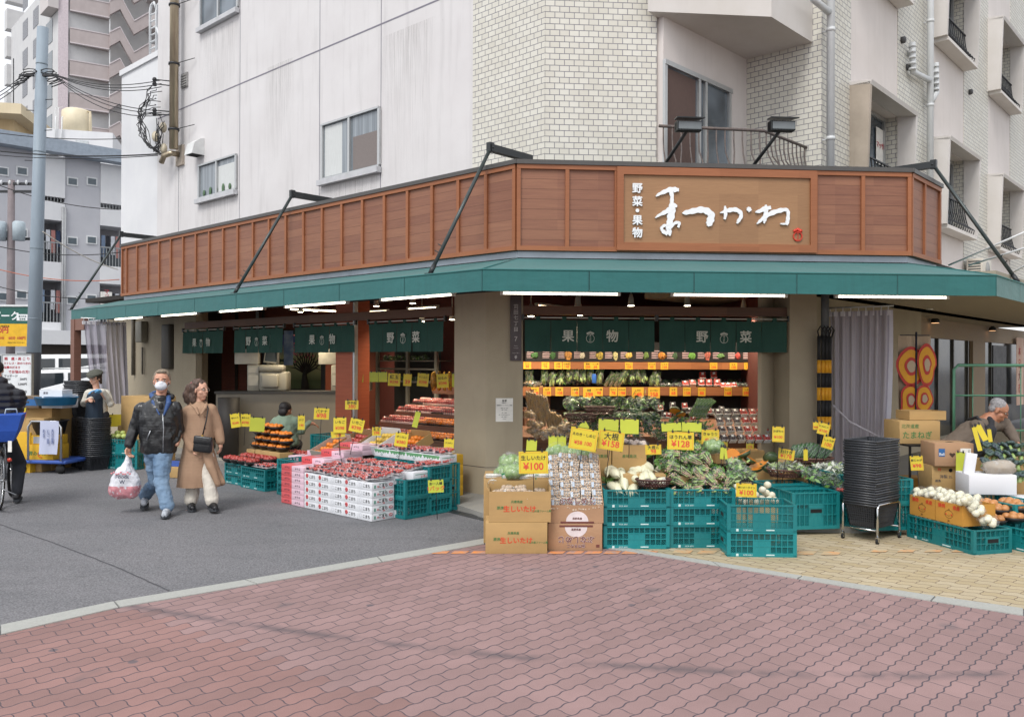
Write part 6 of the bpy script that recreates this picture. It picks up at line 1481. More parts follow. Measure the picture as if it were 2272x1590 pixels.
# strawberry packs
def spack(m):
    m.box(-.06,.06,-.045,.045,0,.004,1); r=random.Random(3)
    for i in range(15):
        x=-.044+.022*(i%5)+r.uniform(-.004,.004); y=-.028+.028*(i//5)+r.uniform(-.004,.004); m.ell((x,y,.026+r.uniform(0,.008)),(.0135,.015,.013),7,5,0)
        if i%2==0: m.ell((x+r.uniform(-.006,.006),y+.008,.038),(.007,.005,.003),5,3,2)
        if i%3==1: m.ell((x,y-.008,.036),(.006,.006,.004),5,3,4)
    m.box(-.063,.063,-.048,.048,.002,.046,3)
    m.box(-.025,.025,-.0485,-.0482,.015,.04,5)
glare_film,n_,b__=base('glare_wrap',(.85,.74,.76),.1,spec=1.0); n_.l.new(n_.ramp(n_.noise(n_.coord(),34,3,.7),.5,.64,.04,.5),b__.inputs['Alpha'])  # white glare painted into the wrap as paler, denser patches
spm_=[berry,trayw,leafm,glare_film,M('berry_pale','#e0b8a8',.4),M('sticker_dark','#2b2430',.4)]
rowz=[(0.045,.415,10,-1.24,.0),(0.155,.425,10,-1.24,.02),(.27,.445,10,-1.22,0.02),(.38,.455,10,-1.22,.03),(.50,.49,9,-1.10,.05),(.60,.495,9,-1.1,.08),(.93,.635,9,-1.02,.1),(1.03,.64,9,-1.02,.13),(.55,.50,0,0,0)]
for ri,(y,z,n,xa,xb_) in enumerate(rowz):
    for i in range(n):
        inst('strawberry_pack','spack',spack,spm_,DL.w(xa+(xb_-xa)*(i+.5)/n,y+rnd.uniform(-.015,.015),Z0+z+rnd.uniform(0,.015)),TL,'clear pack of strawberries, %s in the %s row of the strawberry display'%(ords[i],ords[ri] if ri else 'front'),'strawberry pack','strawberry packs',rot=(rnd.uniform(-.2,.25),rnd.uniform(-.2,.2),TL+rnd.uniform(-.3,.3)))
# white steps under the rows
def step_box(x0,x1,y0,y1,z0,z1,lb,n=4,green=False):
    for i in range(n):
        a=x0+(x1-x0)*i/n; w_=(x1-x0)/n-.003
        t=thing('fruit_box','%s white box of the %s'%(ords[i],lb),'fruit box',DL.w(a,y0,Z0+z0),TL,'white step boxes'); MB().box(0,w_,0,y1-y0,0,z1-z0,ch=.002).obj('carton_wall',wht,t)
        if green:
            m=MB(); h=z1-z0
            for q in range(3): c=w_*(.2+.3*q); m.prism([(c-.06,h-.002),(c-.03,h*.5),(c+.0,h*.72),(c+.03,h*.45),(c+.06,h-.002)],'y',-.0018-.0002*q,-.0005)
            m.obj('green_print',M('print_leafgreen','#5d9468',.7),t); m=MB().tube([(w_*.5-.02,-.001,.03),(w_*.5,-.001,.045),(w_*.5+.02,-.001,.03),(w_*.5,-.001,.02),(w_*.5-.02,-.001,.03)],.0035,4); m.obj('emblem_print',M('print_green','#4f8f7c'),t)
        if i==n-1:
            m=MB().box(w_,w_+.001,.03,(y1-y0)-.03,(z1-z0)*.62,(z1-z0)*.7,0); m.obj('side_stripe',M('print_green','#4f8f7c'),t); text('いちご',(w_+.0012,(y1-y0)*.62,(z1-z0)*.35),.035,cred,t,.01,rot=(PI/2,0,PI/2))
step_box(-1.24,.0,.31,.52,0,.08,'hidden bottom tier behind the front row',4)
step_box(-1.24,.0,.31,.45,.36,.44,'second step of the strawberry display',5)
step_box(-1.12,.13,.46,.72,.40,.485,'third step of the strawberry display',5)
step_box(-1.05,.12,.86,1.12,.54,.63,'rear step with green leaf pattern',4,True)
for i,(x,y,z,h,lb) in enumerate(((-1.24,.46,0,.39,'left'),(-.62,.46,0,.39,'right'))): crate(DL.w(x,y,Z0),TL,h,'hidden %s crate carrying the strawberry steps'%lb,w=.6,d=.36,mark=False)
for i,(x,lb) in enumerate(((-1.05,'left'),(-.45,'right'))): crate(DL.w(x,.86,Z0),TL,.53,'hidden rear %s crate carrying the strawberry steps'%lb,w=.58,d=.3,mark=False)
# teal crates at the right end, their short and long sides facing the road
for i,(y,n,hs) in enumerate(((.32,2,.21),(.665,3,.175))):
    for k in range(n):
        crate(DL.w(.16,y,Z0+hs*k),TL+PI/2,hs-.003,'%s teal crate of the %s stack beside the white strawberry boxes'%(('bottom','middle' if n==3 else 'top','top')[k],('left','right')[i]),w=.34,d=.55,mark=False)
for i in range(2): 
    for k in range(3): inst('strawberry_pack','spack',spack,spm_,DL.w(-.02+.1*i-.16*k*0+.0,.70+.12*k,Z0+.53),TL,'%s strawberry pack %s on the right hand teal crates'%(ords[k],('at the back','at the front')[i]),'strawberry pack','strawberry packs on the crates')
# yellow cartons by the pillar
for k in range(4):
    p=AT(950,1090,10.15); carton(Vector((p.x,p.y,FLZ+.125*k)),TL,.3,.3,.124,'yellow fruit carton, %s of the stack of four against the corner pillar'%(('lowest','second','third','top')[k]),kyel,group='yellow cartons by the pillar')
p=AT(925,1035,10.3); carton(Vector((p.x,p.y,FLZ)),TL,.3,.25,.56,'open cardboard box of fruit nets beside the corner pillar',open_=True)
# ---------------------------------------------------------------- left crates with apples, persimmons
Q2=G(588,1091); D2=Frame(Q2.x,Q2.y,TL)
for k in range(2):
    crate(D2.w(-.6,0,Z0+.14*k),TL,.137,'%s teal crate under the apple trays'%('lower','upper')[k] ,w=.6,d=.42)
    crate(D2.w(-1.14,.06,Z0+.14*k),TL,.137,'%s teal crate behind the woman in the coat'%('lower','upper')[k],w=.52,d=.4)
for k in range(2): crate(D2.w(-.55,.46,Z0+.17*k),TL,.167,'%s teal crate of the second row under the pink boxes'%('lower','upper')[k],w=.6,d=.4); crate(D2.w(.08,.5,Z0+.17*k),TL,.167,'%s teal crate under the lilac strawberry boxes'%('lower','upper')[k],w=.6,d=.4)
p=G(614,1096); 
for k in range(3): crate(Vector((p.x,p.y,Z0+.15*k)),TL,.147,'%s teal crate just left of the red strawberry boxes'%(('lowest','middle','top')[k]),w=.5,d=.35,mark=False)
def bowl(m,r=.12,n=8,mat=0,fr=1,fs=.034):
    m.lathe([(.06,0),(.09,.02),(r,.06),(r-.006,.06),(.085,.024),(.001,.012)],18,m=0)
    for i in range(n): a=2*PI*i/n; m.ell((.062*math.cos(a),.062*math.sin(a),.062),(fs,fs,fs*.85),9,6,1)
    m.ell((0,0,.075),(fs,fs,fs*.85),9,6,1)
for row in range(2):
    for i in range(4):
        inst('fruit_bowl','bowl_a',bowl,[trayk,appl],D2.w(-1.06+.2*i+.06*row,.1+.22*row,Z0+.285+.02*row),i,'black bowl of red apples, %s in the %s row beside the woman'%(ords[i],('front','back')[row]),'fruit bowl','bowls of red apples')
for row in range(4):
    for i in range(4 if row<3 else 2):
        inst('fruit_bowl','bowl_o',bowl,[trayk,orng],D2.w(-1.10+.21*i+.05*(row%2)+(.1 if row==3 else 0),.56+.02*row,Z0+.44+.088*row),i,'black bowl of orange mandarins, %s in tier %d of the stacked bowls'%(ords[i],row+1),'fruit bowl','stacked bowls of mandarins')
carton(D2.w(-1.2,.43,Z0),TL,.85,.35,.43,'cardboard box under the stacked bowls of mandarins')
for i in range(7): 
    inst('fruit_bowl','bowl_a',bowl,[trayk,appl],D2.w(-.42+.2*i,.72,Z0+.36),i,'black bowl of red apples, %s of the long row behind the mandarins'%ords[i],'fruit bowl','long row of apple bowls') if i<4 else None
# packs on the near crate
for i in range(8):
    inst('strawberry_pack','spack',spack,spm_,D2.w(-.54+.14*(i%4),.1+.13*(i//4),Z0+.285),TL+.1,'%s strawberry pack on the teal crate beside the woman in the coat'%ords[i],'strawberry pack','strawberry packs on the near left crate')
for i,(x,y,z) in enumerate(((-.12,.42,.36),(.13,.40,.36),(.39,.42,.36),(.02,.62,.425),(.26,.62,.425),(.5,.5,.36))):
    t=thing('fruit_box','lilac strawberry box, %s on the teal crates left of the red boxes'%ords[i],'fruit box',D2.w(x,y,Z0+z),TL,'lilac strawberry boxes'); link('carton_wall',share('sbl',None,'',None) if False else pack_m['sbl'],t); text('い ち ご',(lw_*.5,-.0012,.036),.026,blkp,t,.016)
    MB().box(lw_*.35,lw_*.7,ld*.35,ld*.6,lh-.0015,lh+.001).obj('window_print',M('print_greypink','#b3939c'),t)
# banana crate, fruit boxes
p=AT(700,1003,11.0); 
for k in range(2): q=G(668,1068,FLZ); crate(Vector((q.x,q.y+.5,FLZ+.3*k)),TL,.297,'%s dark teal crate in front of the crouching worker'%('lower','upper')[k],w=.55,d=.4,mark=False)
def slantbox(px,py,Y,mat,fill,lb,key,w_=.36,d_=.42,h_=.13):
    p=AT(px,py,Y); t=thing('fruit_box',lb,'fruit box',p,TL); t.rotation_euler=(.42,0,TL); m=MB(); th=.006
    m.box(0,w_,0,th,0,h_).box(0,w_,d_-th,d_,0,h_+.03).box(0,th,th+.001,d_-th-.001,0,h_).box(w_-th,w_,th+.001,d_-th-.001,0,h_).box(th,w_-th,th,d_-th,0,.006); m.obj('carton_wall',mat,t)
    r=random.Random(int(px)); m=MB()
    for i in range(20): m.ell((.05+(w_-.1)*((i%5)/4),.05+(d_-.1)*((i//5)/3),.065+r.uniform(-.008,.01)),.036,9,6)
    m.obj('fruit_fill',fill,t); return t
slantbox(694,1018,10.75,M('carton_check','#b8a79b',.7,.15,40),orng,'slanting open carton of oranges behind the red strawberry boxes',0)
slantbox(745,1008,10.7,kraftd,appl,'slanting open carton of dark red apples behind the strawberry boxes',0)
slantbox(803,1006,10.5,M('carton_white','#d9dbdf'),M('fruit_yellow','#d2b04a',.4),'slanting white carton of yellow citrus behind the strawberry rows',0)
slantbox(868,1012,10.35,kraft,orng,'slanting open carton of ponkan oranges under the ¥380 card',0)
# ---------------------------------------------------------------- tiered fruit shelves behind the left opening
shf=planks('shelf_wood','#5d3f30','#7a5540',.2,False,1)
fx0=ox1+.08; fx1=kx-.02
tiers=[(-.42,.62),(-.12,.78),(.18,.92),(.48,1.02)]
sf=thing('fruit_shelf','stepped brown wooden shelf with trays of apples and oranges beside the corner pillar','shelf',L.w(0,0),TL)
for y,z in tiers: MB().box(fx0,fx1,y,y+.02,z-.13,z+.015).box(fx0,fx1,y+.02,y+.31,z-.02,z).obj('board',shf,sf)
MB().box(fx0,fx1,.79,.85,FLZ,1.05).obj('back_panel',shf,sf); MB().box(fx0,fx0+.03,-.40,.78,FLZ,.60).box(fx1-.03,fx1,-.40,.78,FLZ,.60).box(fx0+.03,fx1-.03,-.30,-.27,FLZ,.48).obj('support',M('deep_brown','#2c211c',.9),sf)  # supports in a darker brown than the shelf boards
MB().box(fx0,fx1,.95,1.35,1.18,1.30).box(fx0,fx1,1.3,1.35,FLZ,1.18).obj('upper_shelf',shf,sf)
foam=M('foam_pink_white','#d9b9b0',.6,.08,20)
def ftray(fruit):
    def f(m):
        m.box(-.13,.13,-.05,.05,0,.035,0)
        for i in range(5): m.ell((-.1+.05*i,0,.055),(.029,.033,.03),9,6,1)
        m.ell((0,0,.05),(.135,.055,.045),12,6,2,lump=.2)
    return f
ft=ftray(0); kk=0
for ti,(y,z) in enumerate(tiers):
    n=8; 
    for i in range(n):
        for d_ in (0,1):
            f=(i+.5)/n; mt=appl if (f<.42 or (ti>1 and f<.6)) else orng
            if (i*7+ti*3)%9==0: mt=appp
            inst('fruit_tray','ft'+mt.name,ft,[foam if (i+ti)%3 else trayk,mt,film],L.w(fx0+(fx1-fx0)*f,y+.09+.13*d_,z+.005+.02*d_),TL+rnd.uniform(-.08,.08),'%s fruit tray from the left, %s, on the %s step of the fruit shelf'%(ords[i],('in front','behind')[d_],('lowest','second','third','highest')[ti]),'fruit tray','fruit trays on the stepped shelf',rot=(.15,0,TL+rnd.uniform(-.08,.08)))
m=MB()
for y,z in tiers:
    for c in range(3):
        x=fx0+(fx1-fx0)*(.08+.42*c)
        for q in range(6): m.tube([(x+.04*q,y+.01,z),(x+.04*q,y+.01,z+.09)],.004,4)
        m.tube([(x,y+.01,z+.09),(x+.2,y+.01,z+.09)],.004,4)
m.obj('wire_fence',stm,sf)
for i in range(16):
    inst('sack','bagdk',bagleaf,[M('sack_brown','#6b5138',.6,.3,20,col2='#a5895a'),leafd,film],L.w(fx0+.1+(fx1-fx0-.2)*(i%8)/7,1.05+.16*(i//8),1.33),i,'%s dim bag of goods on the upper shelf behind the fruit trays'%ords[i],'vegetable bag','bags on the upper fruit shelf')
# glass cabinet behind
cb=thing('display_cabinet','dim glass fronted vegetable cabinet behind the fruit shelves','cabinet',L.w(0,0),TL)
xa=L.hit(838,830,1.9)[0]; xc=L.hit(968,830,1.9)[0]; 
cfm=M('cabinet_frame','#77736a',.4,.1,5)
m=MB().box(xa,xa+.06,1.85,1.9,.5,2.1).box(xc,xc+.06,1.85,1.9,.5,2.1).box((xa+xc)/2+.05,(xa+xc)/2+.11,1.85,1.9,.5,2.1).box(xa,xc,1.86,1.9,1.53,1.56).box(xa,xc+.1,1.9,2.3,1.30,1.33).box(xa,xc+.1,1.9,2.3,1.68,1.7); m.obj('frame',cfm,cb)
MB().box(xa,xc+.06,2.3,2.34,.5,2.1).obj('back_panel',M('cabinet_dark','#2b2c2a',.6),cb)
for i in range(9):
    p=L.w(xa+.1+.13*i,2.05,1.335 if i%2 else 1.71); inst('vegetable_bag','bagd',bagleaf,[leafm,leafd,film],p,i,'%s dark bag of greens in the glass cabinet'%ords[i],'vegetable bag','greens in the cabinet')
# gold wrapped bags beside pillar
gold=M('bag_gold','#b98a3a',.25,.3,30,metal=.3,col2='#5e4418')
for i in range(4):
    p=AT(962+12*i,845,12.3); inst('potato_snack','gold',lambda m:[m.ell((0,0,.0),(.05,.035,.14),10,7,0,lump=.3,seed=3)],[gold],p,i,'%s golden wrapped sweet potato bag beside the corner pillar'%ords[i],'sweet potato bag','golden bags')
# ---------------------------------------------------------------- checkout
ivory=M('machine_ivory','#a39f92',.45,.06,6); ivd=M('machine_grey','#6d6a62',.5)  # second colour is a darker grey for the machine stands
CK=Frame(0,14.7,R(3))
def ck(px,py,y): return CK.hit(px,py,y)
x0,zc=ck(478,868,0); x1,_=ck(750,868,0)
t=thing('checkout_counter','long pale checkout counter with a dark edge in the left opening','counter',CK.w(0,0),CK.th); MB().box(x0,x1,.03,.6,FLZ,zc-.04).obj('counter_front',M('counter_grey','#857e71',.5,.05,3),t); MB().box(x0-.02,x1+.02,0,.62,zc-.04,zc).obj('counter_top',M('counter_edge','#3a3835',.4),t)
def machine(px,lb,flip=1):
    x,z=ck(px,866,.2); t=thing('checkout_machine',lb,'checkout machine',CK.w(x,.2,zc),CK.th,'self checkout machines')
    MB().cbox(-.14,.07,0,.35,0,.46,0,.015).box(.071,.55,-.02,.36,.0,.34,ch=.03).box(.06,.5,-.05,.2,.345,.46,ch=.04).obj('machine_body',ivory,t)
    MB().box(-.12,.05,-.004,0,.32,.42).box(-.12,.05,-.004,0,.10,.28).obj('receipt_panel',M('panel_pale','#b9b5a8',.5),t)
    MB().box(-.36,.06,.0,.12,.47,.68,ch=.01).box(-.22,.07,.02,.1,.685,.74,ch=.005).obj('sign_panel',M('panel_pale','#b9b5a8'),t)
    m=MB(); m.X=Matrix.Translation((.12,.08,.46))@Matrix.Rotation(-.15,4,'X')@Matrix.Rotation(.1,4,'Y'); m.box(-.0,.24,-.02,.02,.04,.36,ch=.008); m.obj('monitor',ivory,t)
    m=MB(); m.X=Matrix.Translation((.12,.08,.46))@Matrix.Rotation(-.15,4,'X')@Matrix.Rotation(.1,4,'Y'); m.box(.02,.22,-.024,-.0205,.07,.34); m.obj('screen',M('screen_dark','#4a5258',.15),t)
    MB().tube([(.22,.1,.44),(.22,.1,.54)],.03,10).box(.36,.4,.05,.1,.46,.8,ch=.005).obj('stand',ivd,t)
    q=MB().cbox(.12,.42,-.10,.0,.06,.30,0,.03).obj('bag_holder',ivory,t)
machine(566,'ivory self checkout machine with tilted monitor in front of the mural'); machine(752,'ivory self checkout machine partly behind the orange wooden post')
x,z=ck(508,850,-.3); t=thing('wire_bin','dark wire bin standing beside the checkout machines','bin',CK.w(x,-.3,FLZ),0); MB().lathe([(.16,0),(.18,1.0),(.17,1.0),(.15,.02)],18).obj('bin_body',M('bin_dark','#2d2a28',.6,.2,30),t)
# mural: mountain, water and a blossom tree on a dark board
xa,zt_=ck(592,742,1.7); xb3,_=ck(712,742,1.7); _,zb3=ck(650,862,1.7)
mu=thing('mural_panel','painted mural of a bare blossom tree before a snowy mountain behind the checkout','painting',CK.w(xa,1.7,zb3),CK.th); W=xb3-xa; H=zt_-zb3
mm,n_,b__=base('mural_ground',C3('#8aa06a'),.6); tc=n_.add('ShaderNodeTexCoord'); sp=n_.add('ShaderNodeSeparateXYZ'); n_.l.new(tc.outputs['Object'],sp.inputs[0]); f=n_.m('DIVIDE',sp.outputs[2],H); c_=n_.mix(n_.ramp(f,.15,.5),C3('#3c4a24'),C3('#a8a97a')); c_=n_.mix(n_.ramp(f,.6,.85),c_,C3('#3f4a8a')); n_.l.new(c_,b__.inputs['Base Color'])
MB().box(-.08,W+.08,.02,.06,-.1,H+.1).obj('frame',M('frame_black','#17181a',.5),mu); MB().box(0,W,.0,.02,0,H).obj('painted_board',mm,mu)
MB().prism([(0,H*.55),(W*.28,H*.98),(W*.0,H)],'y',-.004,0).prism([(W*.0,H*.5),(W*.12,H*.56),(0,H*.7)],'y',-.005,-.001).obj('mountain_paint',M('paint_pale','#b9bcc0',.6),mu)
m=MB(); tx_=W*.72; m.tube([(tx_,-.006,0),(tx_-.02,-.006,H*.25),(tx_+.03,-.006,H*.42)],[.09,.05,.03],6)
r=random.Random(5)
for i in range(12):
    a=PI*(.12+.76*i/11); p0=Vector((tx_,-.006,H*.28)); p1=p0+Vector((math.cos(a)*W*.2,0,math.sin(a)*H*.28)); p2=p1+Vector((math.cos(a+.3)*W*.14,0,math.sin(a+.3)*H*.2)); m.tube([p0,p1,p2],[.022,.013,.005],5); m.tube([p1,p1+Vector((math.cos(a-.6)*W*.1,0,math.sin(a-.6)*H*.16))],[.01,.004],5)
m.obj('tree_paint',M('paint_black','#1a1714',.7),mu)
m=MB()
for i in range(120):
    x=tx_+r.gauss(0,W*.19); z=H*.8+r.gauss(0,H*.12); 
    if 0<x<W and z<H: m.cyl((x,-.009-.00005*i,z),r.uniform(.008,.022),.002,6,axis='y')
m.obj('blossom_paint',M('paint_pink','#c9707c',.7),mu)
m=MB()
for i in range(6): m.ell((W*(.08+.05*i),-.005,H*(.42+.1*(i%2))),(.07,.003,.035),10,6)
m.obj('pine_paint',M('paint_green','#22361f',.7),mu)
# blue wave cloth strip between the curtains
xa,za=ck(630,745,1.3); MB().box(xa,xa+.17,1.3,1.31,za-.55,za+.1).obj('blue_hanging',M('cloth_blue','#2b5c9c',.7,.3,4,col2='#9fb3cc'),None,CK.w(0,0),CK.th,label='blue patterned hanging cloth between the second and third green curtains',cat='wall hanging')
# ---------------------------------------------------------------- price cards on the left
def lcard(*a,**k): return card(*a,**k)
Y0=.0
lc=[(740,768,926,960,9.9,'いちご','¥398','yellow card reading いちご ¥398, upright above the strawberries',0),(776,807,929,958,9.85,'いちご','¥398','tilted yellow card reading いちご ¥398 right of its upright twin',12),(735,765,955,970,9.9,'','138','small yellow card folded forward below the upright いちご card',-8),
(697,730,905,930,11.0,'バナナ','¥98','yellow card reading バナナ ¥98 in front of the crouching worker',3),(766,795,888,908,11.2,'伊予柑','380','yellow card reading 伊予柑 380 on the orange wooden post',0),(876,905,960,990,9.7,'ポンカン','¥380','yellow card reading ポンカン ¥380 behind the strawberry packs',7),(985,1007,973,1004,9.6,'デコポン','¥398','yellow card reading デコポン ¥398 against the concrete pillar',3),
(826,845,947,966,10.4,'紅玉','298','yellow card reading 紅玉 298 at the foot of the fruit shelf',0),(661,676,921,953,10.9,'ふじ','190','narrow yellow card turned sideways beside the worker in green',0),(512,532,917,948,11.6,'富ちゃん','¥398','yellow card reading 富ちゃん ¥398, left of the pair over the mandarins',-8),(534,555,918,946,11.65,'富ちゃん','¥398','yellow card reading 富ちゃん ¥398, right of the pair over the mandarins',2),
(861,888,828,856,12.0,'紅玉','¥298','yellow card reading 紅玉 ¥298 hung above the fruit shelf',3),(895,913,829,856,12.0,'','39','yellow card with the number 39 hung above the fruit shelf',3),(926,951,828,857,11.8,'サンふじ','¥398','yellow card reading サンふじ ¥398 hung above the fruit shelf',5),(969,995,829,860,11.6,'はるみ','¥398','yellow card reading はるみ ¥398 hung beside the corner pillar',-3)]
for a in lc: card(a[0],a[1],a[2],a[3],a[4],a[5],a[6],a[7],roll=a[8],stem=.35 if a[3]>880 else None,border=False,scale_t=.9)
card(555,587,926,957,11.55,'','','blank lime card hanging right of the pair over the mandarins',roll=4,blank=True,stem=.4)
card(820,839,825,847,12.1,'','','blank lime card, left of the pair hung by the orange post',blank=True); card(840,859,825,847,12.1,'','','blank lime card, right of the pair hung by the orange post',blank=True); card(786,806,822,848,12.2,'','','blank lime card hung next to the orange wooden post',blank=True); card(1003,1009,828,858,11.4,'','','sliver of a lime card at the edge of the corner pillar',blank=True)
card(918,930,912,948,10.3,'','','narrow lime card leaning over the fruit trays',blank=True,roll=14)
card(950,984,1064,1092,8.95,'お一人様','1パック','lime note clipped to the teal crates beside the white strawberry boxes',roll=-3,mat=cgrn,border=False,stem=.35)
card(243,280,919,946,13.6,'','','blank yellow card on the black rack beside the man in the leather jacket',blank=True,mat=cyel)
# ---------------------------------------------------------------- price cards at the front
card(1151,1216,1001,1050,7.40,'生しいたけ','¥100','large yellow card reading 生しいたけ ¥100 above the shiitake box',stem=.35,roll=-1)
card(1264,1325,950,998,7.75,'えのき・しめじ','¥58 100','large tilted yellow card reading えのき・しめじ ¥58 100',roll=9,stem=.3)
card(1327,1384,956,998,7.80,'大根','¥158','large tilted yellow card reading 大根 ¥158',roll=8,stem=.4)
card(1481,1539,958,997,7.75,'ほうれん草','¥128','large yellow card reading ほうれん草 ¥128 above the spinach heap',stem=.3,roll=1)
card(1634,1678,1072,1102,7.50,'洗いメークイン','¥100','yellow card reading 洗いメークイン ¥100 standing in the nearest crate',stem=.3,roll=1)
card(1432,1467,986,1008,7.85,'大根½','98','small white bordered card reading 大根½ 98',roll=-2,stem=.4)
card(1557,1595,953,985,8.6,'きゅうり','45 128','dim yellow card reading きゅうり 45 128 behind the spinach card',roll=1)
card(1714,1740,946,980,8.8,'かぼちゃ','¥100','yellow card reading かぼちゃ ¥100 at the edge of the right pillar',roll=2,stem=.5)
card(1727,1762,996,1019,8.9,'わけぎ','¥178','tilted yellow card reading わけぎ ¥178 left of the cucumber basket',roll=9,stem=.3)
card(1815,1840,938,964,9.0,'にんにく','¥100','tilted yellow card reading にんにく ¥100 in front of the striped poles',roll=14,stem=.4); card(1804,1816,935,953,9.1,'','¥98','small yellow card half behind the にんにく card',roll=0); card(1825,1850,968,995,8.9,'しょうが','100','tilted yellow card reading しょうが 100 below the にんにく card',roll=16,stem=.2)
card(1783,1792,995,1021,8.9,'','','narrow yellow card seen edge on in front of the cucumber packs',mat=cyel,blank=True,stem=.3)
card(2021,2047,1011,1043,8.7,'新じゃが','¥98','yellow card reading 新じゃが ¥98 on the black rack right of the baskets',roll=-4,stem=.5); card(1968,1993,981,992,9.0,'こまつな','','yellow card peeping over the right edge of the basket stack')
for a in ((1328,1372,930,960,8.0,'blank lime card, left of the pair above the 大根 card',2),(1376,1417,930,962,8.0,'blank lime card, right of the pair above the 大根 card',1),(1217,1237,967,996,8.05,'blank lime card, left of the pair behind the shimeji packs',0),(1238,1256,967,996,8.05,'blank lime card, right of the pair behind the shimeji packs',0),(1168,1191,976,1000,7.9,'blank lime card behind the 生しいたけ card',4),(1468,1511,938,956,8.3,'blank lime card, left of the pair behind the ほうれん草 card',-4),(1513,1556,937,957,8.3,'blank lime card, right of the pair behind the ほうれん草 card',2),(1598,1606,990,1018,8.1,'left narrow lime card seen edge on by the spinach heap',5),(1607,1613,992,1018,8.1,'right narrow lime card seen edge on by the spinach heap',-6),(1283,1305,938,955,8.3,'small crumpled lime card above the えのき card',-30)):
    card(a[0],a[1],a[2],a[3],a[4],'','',a[5],roll=a[6],blank=True,stem=.3 if a[2]<1000 else None)
# ---------------------------------------------------------------- vegetable shelves behind the front opening
SY=FF.loc(Vector((1.5,11.9)))[1]; sh=thing('vegetable_shelf','brown wooden vegetable wall shelf with price tags behind the front opening','shelf',FF.w(0,0),TF)
sx0=FF.hit(1166,850,SY)[0]-.3; sx1=FF.hit(1716,850,SY)[0]
def fz(py,y=None,px=1440): return FF.hit(px,py,SY if y is None else y)[1]
shw=planks('shelf_front_wood','#7a4a2c','#96603a',.3,False,1)
za=fz(803); zb_=fz(819); zc1=fz(858); zd=fz(877)
MB().box(sx0,sx1,SY,SY+.02,zb_,za).box(sx0,sx1,SY+.02,SY+.4,za-.03,za-.01).obj('upper_board',shw,sh)
MB().box(sx0,sx1,SY-.05,SY-.03,zd,zc1).box(sx0,sx1,SY-.03,SY+.4,zc1-.03,zc1-.012).obj('lower_board',shw,sh)
MB().box(sx0,sx1,SY+.4,SY+.44,.2,2.3).obj('back_panel',M('back_black','#1b1714',.8),sh)
MB().box(sx1+.001,sx1+.09,SY-.1,SY+.4,.2,2.25).obj('end_panel',M('end_grey','#6c6659',.6),sh)
m=MB(); m.prism([(SY-.6,.62),(SY-.6,.66),(SY+.38,.98),(SY+.38,.94)],'x',sx0,sx1); m.box(sx0,sx1,SY-.62,SY-.6,.5,.68); m.obj('sloping_board',shf,sh)
MB().box(sx0,sx1,SY-.55,SY-.5,FLZ,.5).obj('kick_board',M('deep_brown','#2c211c'),sh)
# black vegetable posters above
pb_=M('poster_black','#1b1a1c',.5)
pcol=['#3f7a3a','#2d6a30','#c98a3c','#d9d2c0','#b8a03c','#c9c08a','#d9b95a','#6a8a3c','#d98a2a','#2f5a36','#6fae45','#c9695a','#5d8a4a','#b02c2c','#a82f3a']
for i in range(16):
    xq=sx0+.30+(sx1-sx0-.32)*(i+.5)/16; wq=(sx1-sx0)/16*.46
    t=thing('vegetable_poster','black vegetable information poster, %s from the left above the upper shelf'%(ords[i]),'poster',FF.w(xq,SY-.004,za+.004),TF,'black vegetable posters'); MB().box(-wq,wq,0,.008,0,.28).obj('poster_sheet',pb_,t)
    m=MB()
    for q in range(5): m.box(-wq*.85,wq*(.0+.1*((q*i)%3)),-.001,0,.05+.025*q,.06+.025*q)
    m.obj('text_lines',M('print_pinkgrey','#b39aa0',.6),t); c=pcol[i%15]; m=MB(); m.ell((wq*(.45 if i%3 else .2),-.002,.085),(wq*(.36 if i%2 else .5),.002,.04+.01*(i%3)),10,6,0,None,.5,i); m.obj('vegetable_picture',M('pic%d'%(i%15),C3(c,.45) if 0 else c,.7,.5,40,col2='#2a2a22'),t)
# tags
tags1=[1170,1210,1238,1257,1304,1321,1395,1446,1474,1583,1627,1659,1690]; tags2=[1187,1214,1241,1276,1307,1329,1361,1380,1415,1451,1494,1524,1557,1615,1656,1697]
words_=['にら','ねぎ','水菜','小松菜','春菊','三つ葉','セロリ','ほうれん草','レタス','ピーマン','なす','トマト','ミニトマト','みょうが','しそ','かいわれ']
prc=['98','128','158','78','138','88','198','108','168','148','178','298','258','398','100','68']
tgy=M('tag_yellow','#c79e2e',.5,.06,8,obj_var=.06)
def tag(px,y,zt_,zb2,i,row,big=False):
    x=FF.hit(px,(800),y)[0]; hgt=(zt_-zb2)*(1.25 if big else 1.0); wd=.055 if not big else .085
    t=thing('shelf_tag','yellow shelf tag reading %s %s on the %s shelf edge'%(words_[i%16],prc[(i*3+row)%16],('upper','lower')[row]),'price tag',FF.w(x,y-.006,zt_-.005-hgt/2),TF,'yellow shelf tags'); MB().box(-wd,wd,-.001,.001,-hgt/2,hgt/2).obj('tag_sheet',tgy,t)
    text(words_[i%16],(0,-.002,hgt*.22),min(.03,wd*1.7/len(words_[i%16])),inkk,t,.01); text(prc[(i*3+row)%16],(0,-.002,-hgt*.18),hgt*.5,cred,t,.02)
for i,px in enumerate(tags1): tag(px,SY,za,zb_+.004,i,0)
for i,px in enumerate(tags2): tag(px,SY-.05,zc1,zd,i,1,px in (1307,1415,1451,1697))
